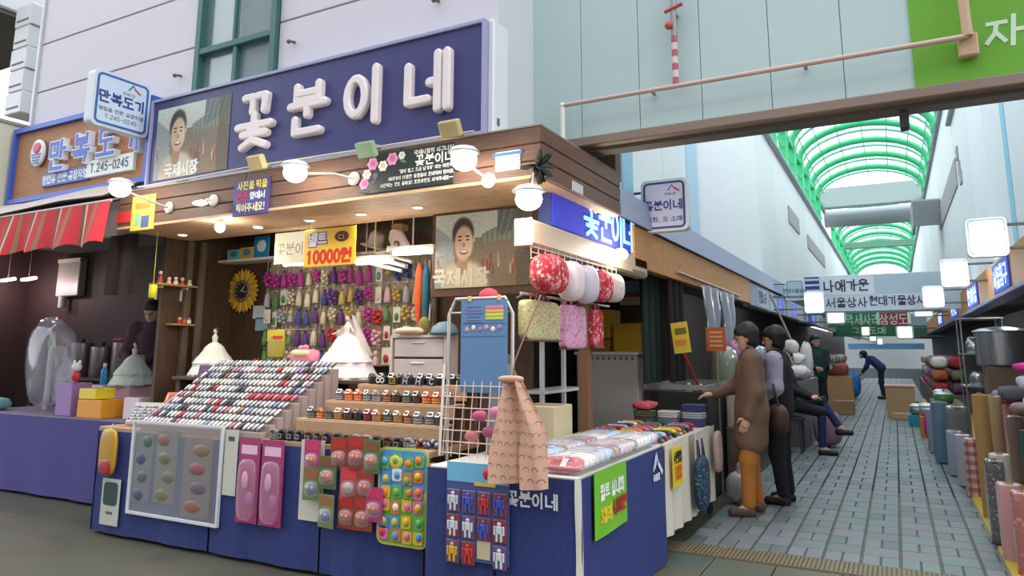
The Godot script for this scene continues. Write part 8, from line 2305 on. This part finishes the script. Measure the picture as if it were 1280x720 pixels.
func figure(label: String, at: Vector3, turn: float, j: Dictionary, look_: Dictionary, detail: float) -> Node3D:
	var t := thing("person", label, "person", at, turn)
	var skin := m8(214, 168, 140, 0.6)
	var hd: Vector3 = j.head
	var hb: Basis = j.get("head_turn", Basis())
	var body := G.new()
	var bb := []
	for s in ["l", "r"]:
		bb.append([j["hip_" + s], j["knee_" + s], 0.07, 0.05])
		bb.append([j["knee_" + s], j["ankle_" + s], 0.048, 0.034])
		bb.append([j["ankle_" + s], j["toe_" + s], 0.034, 0.024])
		bb.append([j["shoulder_" + s], j["elbow_" + s], 0.045, 0.036])
		bb.append([j["elbow_" + s], j["wrist_" + s], 0.035, 0.024])
		bb.append([j["shoulder_" + s], j.neck, 0.04, 0.045])
		bb.append([j["hip_" + s], j.chest, 0.09, 0.09])
	bb.append([j.pelvis, j.chest, 0.1, 0.11])
	bb.append([j.neck, hd + hb * Vector3(0, -0.05, -0.01), 0.046, 0.045])
	grow(body, bb, 0.022 * detail, 0.04)
	# head with brow, nose, jaw and ears on a finer grid
	var hh := []
	for q in [[0, 0.02, -0.015, 0, 0.025, 0.0, 0.088, 0.086], [0, -0.03, 0.02, 0, -0.075, 0.045, 0.064, 0.04], [-0.03, -0.03, 0.03, -0.02, -0.065, 0.045, 0.04, 0.034], [0.03, -0.03, 0.03, 0.02, -0.065, 0.045, 0.04, 0.034], [0, 0.01, 0.088, 0, -0.024, 0.1, 0.009, 0.013], [0.078, -0.005, -0.005, 0.082, -0.035, 0.0, 0.014, 0.01], [-0.078, -0.005, -0.005, -0.082, -0.035, 0.0, 0.014, 0.01], [-0.03, 0.022, 0.074, 0.03, 0.022, 0.074, 0.014, 0.014], [-0.016, -0.058, 0.08, 0.016, -0.058, 0.08, 0.009, 0.009]]:
		hh.append([hd + hb * Vector3(q[0], q[1], q[2]), hd + hb * Vector3(q[3], q[4], q[5]), q[6], q[7]])
	grow(body, hh, 0.0075 * detail, 0.012)
	for s in ["l", "r"]:
		var sd := 1.0 if s == "l" else -1.0
		var dir: Vector3 = j.get("hand_" + s, j["wrist_" + s] - j["elbow_" + s])
		grow(body, hand_bones(j["wrist_" + s], dir, j.get("palm_" + s, Vector3(-sd, 0, 0)), j.get("curl", 0.5)), 0.0065 * detail, 0.006)
	part("body", body, skin, t)
	for s in [-1, 1]:
		part("eye", G.new().ball(hd + hb * Vector3(0.031 * s, 0.0, 0.083), Vector3(0.011, 0.006, 0.006), 8, 6), m8(36, 28, 26, 0.3), t)
		part("eyebrow", G.new().rod(hd + hb * Vector3(0.018 * s, 0.02, 0.088), hd + hb * Vector3(0.046 * s, 0.019, 0.076), 0.004, -1.0, 5), m8(40, 32, 30), t)
	part("mouth", G.new().ball(hd + hb * Vector3(0, -0.057, 0.089), Vector3(0.02, 0.006, 0.006), 8, 6), m8(176, 90, 84, 0.5), t)
	var hair := []
	for q in look_.hair:
		hair.append([hd + hb * Vector3(q[0], q[1], q[2]), hd + hb * Vector3(q[3], q[4], q[5]), q[6], q[7]])
	part("hair", grow(G.new(), hair, 0.011 * detail, 0.02), look_.hair_color, t)
	# clothes
	for c in look_.clothes:   # [name, material, [bone...]] bones by joint names
		var cb := []
		for b in c[2]:
			cb.append([spot(j, b[0]), spot(j, b[1]), b[2], b[3]])
		part(c[0], grow(G.new(), cb, 0.017 * detail, c[3] if c.size() > 3 else 0.05), c[1], t)
	for s in ["l", "r"]:
		var a: Vector3 = j["ankle_" + s]
		var toe: Vector3 = j["toe_" + s]
		var heel := a + (a - toe).normalized() * 0.02
		heel.y = toe.y
		part("shoe", grow(G.new(), [[heel, toe, 0.04, 0.032], [a + Vector3(0, -0.03, 0), toe, 0.036, 0.03], [heel + Vector3(0, -0.012, 0), toe + Vector3(0, -0.006, 0), 0.034, 0.03]], 0.011 * detail, 0.02), look_.shoes, t)
	return t
func spot(j: Dictionary, k) -> Vector3:
	if k is Vector3:
		return k
	if k is Array:   # [joint, joint, share]
		return (j[k[0]] as Vector3).lerp(j[k[1]], k[2])
	return j[k]
func standing(h: float) -> Dictionary:   # faces +z; l is the figure's own left (+x)
	var s := h / 1.6
	var j := {}
	for q in [["pelvis", 0, .88, 0], ["chest", 0, 1.2, 0], ["neck", 0, 1.34, -.005], ["head", 0, 1.485, .02]]:
		j[q[0]] = Vector3(q[1], q[2], q[3]) * s
	for q in [["hip", .085, .85, 0], ["knee", .095, .45, .02], ["ankle", .1, .075, -.02], ["toe", .115, .034, .12], ["shoulder", .165, 1.295, -.01], ["elbow", .205, 1.03, -.03], ["wrist", .2, .82, .05]]:
		j[q[0] + "_l"] = Vector3(q[1], q[2], q[3]) * s
		j[q[0] + "_r"] = Vector3(-q[1], q[2], q[3]) * s
	return j
func legs_bones(r: float) -> Array:
	var out := [["pelvis", "hip_l", r * 1.5, r * 1.35], ["pelvis", "hip_r", r * 1.5, r * 1.35]]
	for s in ["l", "r"]:
		out.append(["hip_" + s, "knee_" + s, r * 1.3, r])
		out.append(["knee_" + s, ["knee_" + s, "ankle_" + s, 0.93], r, r * 0.82])
	return out
func top_bones(r: float, arms := true) -> Array:
	var out := [["pelvis", "chest", 0.12 * r, 0.115 * r], ["hip_l", "shoulder_l", 0.105 * r, 0.07 * r], ["hip_r", "shoulder_r", 0.105 * r, 0.07 * r], ["shoulder_l", "neck", 0.06 * r, 0.052 * r], ["shoulder_r", "neck", 0.06 * r, 0.052 * r]]
	if arms:
		for s in ["l", "r"]:
			out.append(["shoulder_" + s, "elbow_" + s, 0.066 * r, 0.055 * r])
			out.append(["elbow_" + s, ["elbow_" + s, "wrist_" + s, 0.94], 0.054 * r, 0.045 * r])
	return out
const SHORT_HAIR := [[0, 0.05, -0.03, 0, 0.045, 0.0, 0.092, 0.088], [0.045, 0.03, -0.03, 0.05, -0.04, -0.03, 0.06, 0.045], [-0.045, 0.03, -0.03, -0.05, -0.04, -0.03, 0.06, 0.045], [0, 0.03, -0.05, 0, -0.06, -0.05, 0.075, 0.05], [-0.04, 0.07, 0.05, 0.04, 0.07, 0.05, 0.03, 0.03]]
func people() -> void:
	var hair := m8(34, 30, 32, 0.55)
	# woman in the brown coat at the cart, turned to the goods
	var j := standing(1.63)
	j.elbow_r = Vector3(-0.24, 1.07, 0.1)
	j.wrist_r = Vector3(-0.2, 1.0, 0.31)
	j.hand_r = Vector3(0.1, -0.1, 1.0)
	j.palm_r = Vector3(0, -1, 0)
	j.knee_l = Vector3(0.1, 0.46, 0.06)
	j.ankle_l = Vector3(0.11, 0.077, 0.07)
	j.toe_l = Vector3(0.12, 0.035, 0.21)
	j.head_turn = Basis(Vector3.RIGHT, 0.25)
	var brown := m8(124, 96, 82, 0.9)
	var coat := top_bones(1.12) + [["pelvis", Vector3(0, 0.64, 0.02), 0.14, 0.15], ["hip_l", Vector3(0.08, 0.62, 0.03), 0.12, 0.115], ["hip_r", Vector3(-0.08, 0.62, 0.0), 0.12, 0.115]]
	figure("woman in a knee-length brown coat and ochre trousers leaning towards the sock cart", Vector3(-1.17, 0, -6.62), -PI / 2 + 0.25, j, {"hair": SHORT_HAIR, "hair_color": hair, "shoes": m8(88, 66, 58, 0.6), "clothes": [["coat", brown, coat], ["trousers", m8(186, 116, 48, 0.85), legs_bones(0.068)], ["collar", m8(104, 78, 66, 0.9), [["neck", ["neck", "head", 0.3], 0.07, 0.055]]]]}, 1.0)
	var bag := thing("shoulder_bag", "dark brown soft bag held at the brown-coated woman's side", "bag", Vector3(-0.98, 0.66, -6.86), 0.3)
	part("body", G.new().ball(Vector3(0, 0.13, 0), Vector3(0.09, 0.13, 0.13), 14, 10, 0.8, 0.05, 3), m8(84, 56, 46, 0.6), bag)
	part("strap", G.new().tube([Vector3(0.0, 0.22, -0.08), Vector3(-0.02, 0.42, -0.05), Vector3(-0.04, 0.44, 0.03), Vector3(0.0, 0.22, 0.08)], 0.011, 6), m8(70, 46, 38, 0.6), bag)
	# woman with the lilac print sleeves and black vest, in profile
	var b := standing(1.62)
	b.elbow_l = Vector3(0.2, 1.06, -0.02)
	b.wrist_l = Vector3(0.17, 0.93, 0.18)
	b.hand_l = Vector3(0, -0.2, 1)
	b.elbow_r = Vector3(-0.22, 1.05, 0.04)
	b.wrist_r = Vector3(-0.16, 0.98, 0.24)
	b.hand_r = Vector3(0.1, -0.1, 1)
	b.head_turn = Basis(Vector3.RIGHT, 0.12)
	var lil := bloom_print("lilac_bloom", rgb(196, 190, 216), [rgb(150, 140, 180), rgb(222, 220, 232), rgb(170, 150, 170)], 80, 5, 6.0, 41)
	figure("woman with short black hair in a black vest over lilac printed sleeves", Vector3(-1.02, 0, -7.22), -PI / 2 - 0.1, b, {"hair": SHORT_HAIR, "hair_color": hair, "shoes": m8(30, 30, 32, 0.5), "clothes": [["blouse", lil, top_bones(1.0)], ["vest", m8(34, 32, 38, 0.85), top_bones(1.1, false)], ["trousers", m8(32, 32, 36, 0.85), legs_bones(0.07)]]}, 1.0)
	# seated woman, legs out to the alley
	var st := thing("stool", "low dark stool under the seated woman", "stool", Vector3(-1.38, 0, -10.75))
	part("seat", G.new().box(Vector3(0, 0.46, 0), Vector3(0.36, 0.05, 0.36), 0.01), m8(60, 56, 56), st)
	for q in [[-0.14, -0.14], [0.14, -0.14], [-0.14, 0.14], [0.14, 0.14]]:
		part("leg", G.new().rod(Vector3(q[0], 0, q[1]), Vector3(q[0], 0.44, q[1]), 0.018), m8(90, 90, 92, 0.4, 0.4), st)
	var c := standing(1.6)
	for k in ["pelvis", "chest", "neck", "head"]:
		c[k] += Vector3(0, -0.2, -0.02)
	for s in ["l", "r"]:
		var x := 1.0 if s == "l" else -1.0
		c["hip_" + s] = Vector3(0.09 * x, 0.66, 0)
		c["shoulder_" + s] += Vector3(0, -0.2, -0.02)
		c["elbow_" + s] = Vector3(0.2 * x, 0.86, 0.06)
		c["wrist_" + s] = Vector3(0.1 * x, 0.76, 0.28)
		c["hand_" + s] = Vector3(-0.2 * x, 0, 1)
		c["palm_" + s] = Vector3(0, -1, 0)
	c.knee_l = Vector3(0.08, 0.7, 0.42)
	c.ankle_l = Vector3(0.03, 0.36, 0.62)
	c.toe_l = Vector3(0.03, 0.3, 0.76)
	c.knee_r = Vector3(-0.1, 0.57, 0.42)
	c.ankle_r = Vector3(-0.08, 0.08, 0.4)
	c.toe_r = Vector3(-0.1, 0.036, 0.56)
	figure("seated woman in black with crossed legs on a low stool, facing across the alley", Vector3(-1.38, 0, -10.75), PI / 2, c, {"hair": SHORT_HAIR, "hair_color": hair, "shoes": m8(26, 26, 28, 0.4), "clothes": [["jacket", m8(30, 30, 36, 0.85), top_bones(1.1)], ["skirt", m8(34, 34, 40, 0.85), [["pelvis", "hip_l", 0.12, 0.1], ["pelvis", "hip_r", 0.12, 0.1], ["hip_l", "knee_l", 0.095, 0.075], ["hip_r", "knee_r", 0.095, 0.075]]], ["jeans", m8(40, 54, 96, 0.85), [["knee_r", ["knee_r", "ankle_r", 0.9], 0.062, 0.05], ["knee_l", ["knee_l", "ankle_l", 0.9], 0.062, 0.05]]]]}, 1.15)
	# man further in by the garments
	var e := standing(1.7)
	e.elbow_l = Vector3(0.25, 1.1, 0.08)
	e.wrist_l = Vector3(0.16, 1.08, 0.3)
	e.elbow_r = Vector3(-0.25, 1.1, 0.06)
	e.wrist_r = Vector3(-0.14, 1.06, 0.3)
	figure("person in a dark teal jacket standing before the red cabinet", Vector3(-1.42, 0, -15.3), 0.5, e, {"hair": SHORT_HAIR, "hair_color": hair, "shoes": m8(30, 30, 30), "clothes": [["jacket", m8(30, 62, 60, 0.85), top_bones(1.15)], ["trousers", m8(34, 34, 38, 0.85), legs_bones(0.075)]]}, 1.4)
	# distant person bending over a blue bundle
	var d := standing(1.65)
	for k in ["chest", "neck", "head"]:
		d[k] = Vector3(0, {"chest": 1.12, "neck": 1.2, "head": 1.27}[k], {"chest": 0.22, "neck": 0.34, "head": 0.46}[k])
	for s in ["l", "r"]:
		var x := 1.0 if s == "l" else -1.0
		d["shoulder_" + s] = Vector3(0.16 * x, 1.16, 0.3)
		d["elbow_" + s] = Vector3(0.2 * x, 0.92, 0.38)
		d["wrist_" + s] = Vector3(0.14 * x, 0.76, 0.5)
	figure("distant person in navy bending forward over a bright blue bundle", Vector3(-0.42, 0, -23.6), -PI / 2, d, {"hair": SHORT_HAIR, "hair_color": hair, "shoes": m8(36, 36, 40), "clothes": [["jacket", m8(44, 50, 100, 0.85), top_bones(1.12)], ["trousers", m8(40, 44, 66, 0.85), legs_bones(0.07)]]}, 1.6)
	soft("blue_bundle", "bright blue bundle on the paving before the bending person", "bundle", Vector3(-1.18, 0.0, -23.6), Vector3(0.2, 0.36, 0.24), m8(40, 130, 206, 0.8), "", 0.8, 0.06)
	# keeper between the two shops
	var f := standing(1.74)
	f.head_turn = Basis(Vector3.RIGHT, 0.3)
	f.elbow_l = Vector3(0.24, 1.14, 0.06)
	f.wrist_l = Vector3(0.1, 1.08, 0.26)
	f.elbow_r = Vector3(-0.24, 1.14, 0.06)
	f.wrist_r = Vector3(-0.1, 1.08, 0.26)
	one("keeper_step", G.new().box(Vector3(0, 0.11, 0), Vector3(0.5, 0.22, 0.5), 0.006), m8(80, 64, 56), "low brown step under the stall keeper", "step", Vector3(-7.58, 0.0, -5.26))
	figure("stall keeper in a dark plum jacket standing between the two shops", Vector3(-7.58, 0.222, -5.28), 0.5, f, {"hair": SHORT_HAIR, "hair_color": m8(60, 50, 50, 0.6), "shoes": m8(30, 30, 30), "clothes": [["jacket", m8(88, 62, 76, 0.9), top_bones(1.2)], ["trousers", m8(50, 44, 52, 0.85), legs_bones(0.072)]]}, 1.15)

func _ready() -> void:
	rng.seed = 20240611
	camera_and_sky()
	setting()
	arcade()
	canopy()
	main_sign()
	alley_front()
	shopfronts()
	alley_signs()
	tables()
	clip_rack()
	belt_shelf()
	hung_front()
	shop_inside()
	shop_goods()
	socks()
	hung_bags()
	east_stalls()
	west_stalls()
	neighbour()
	people()
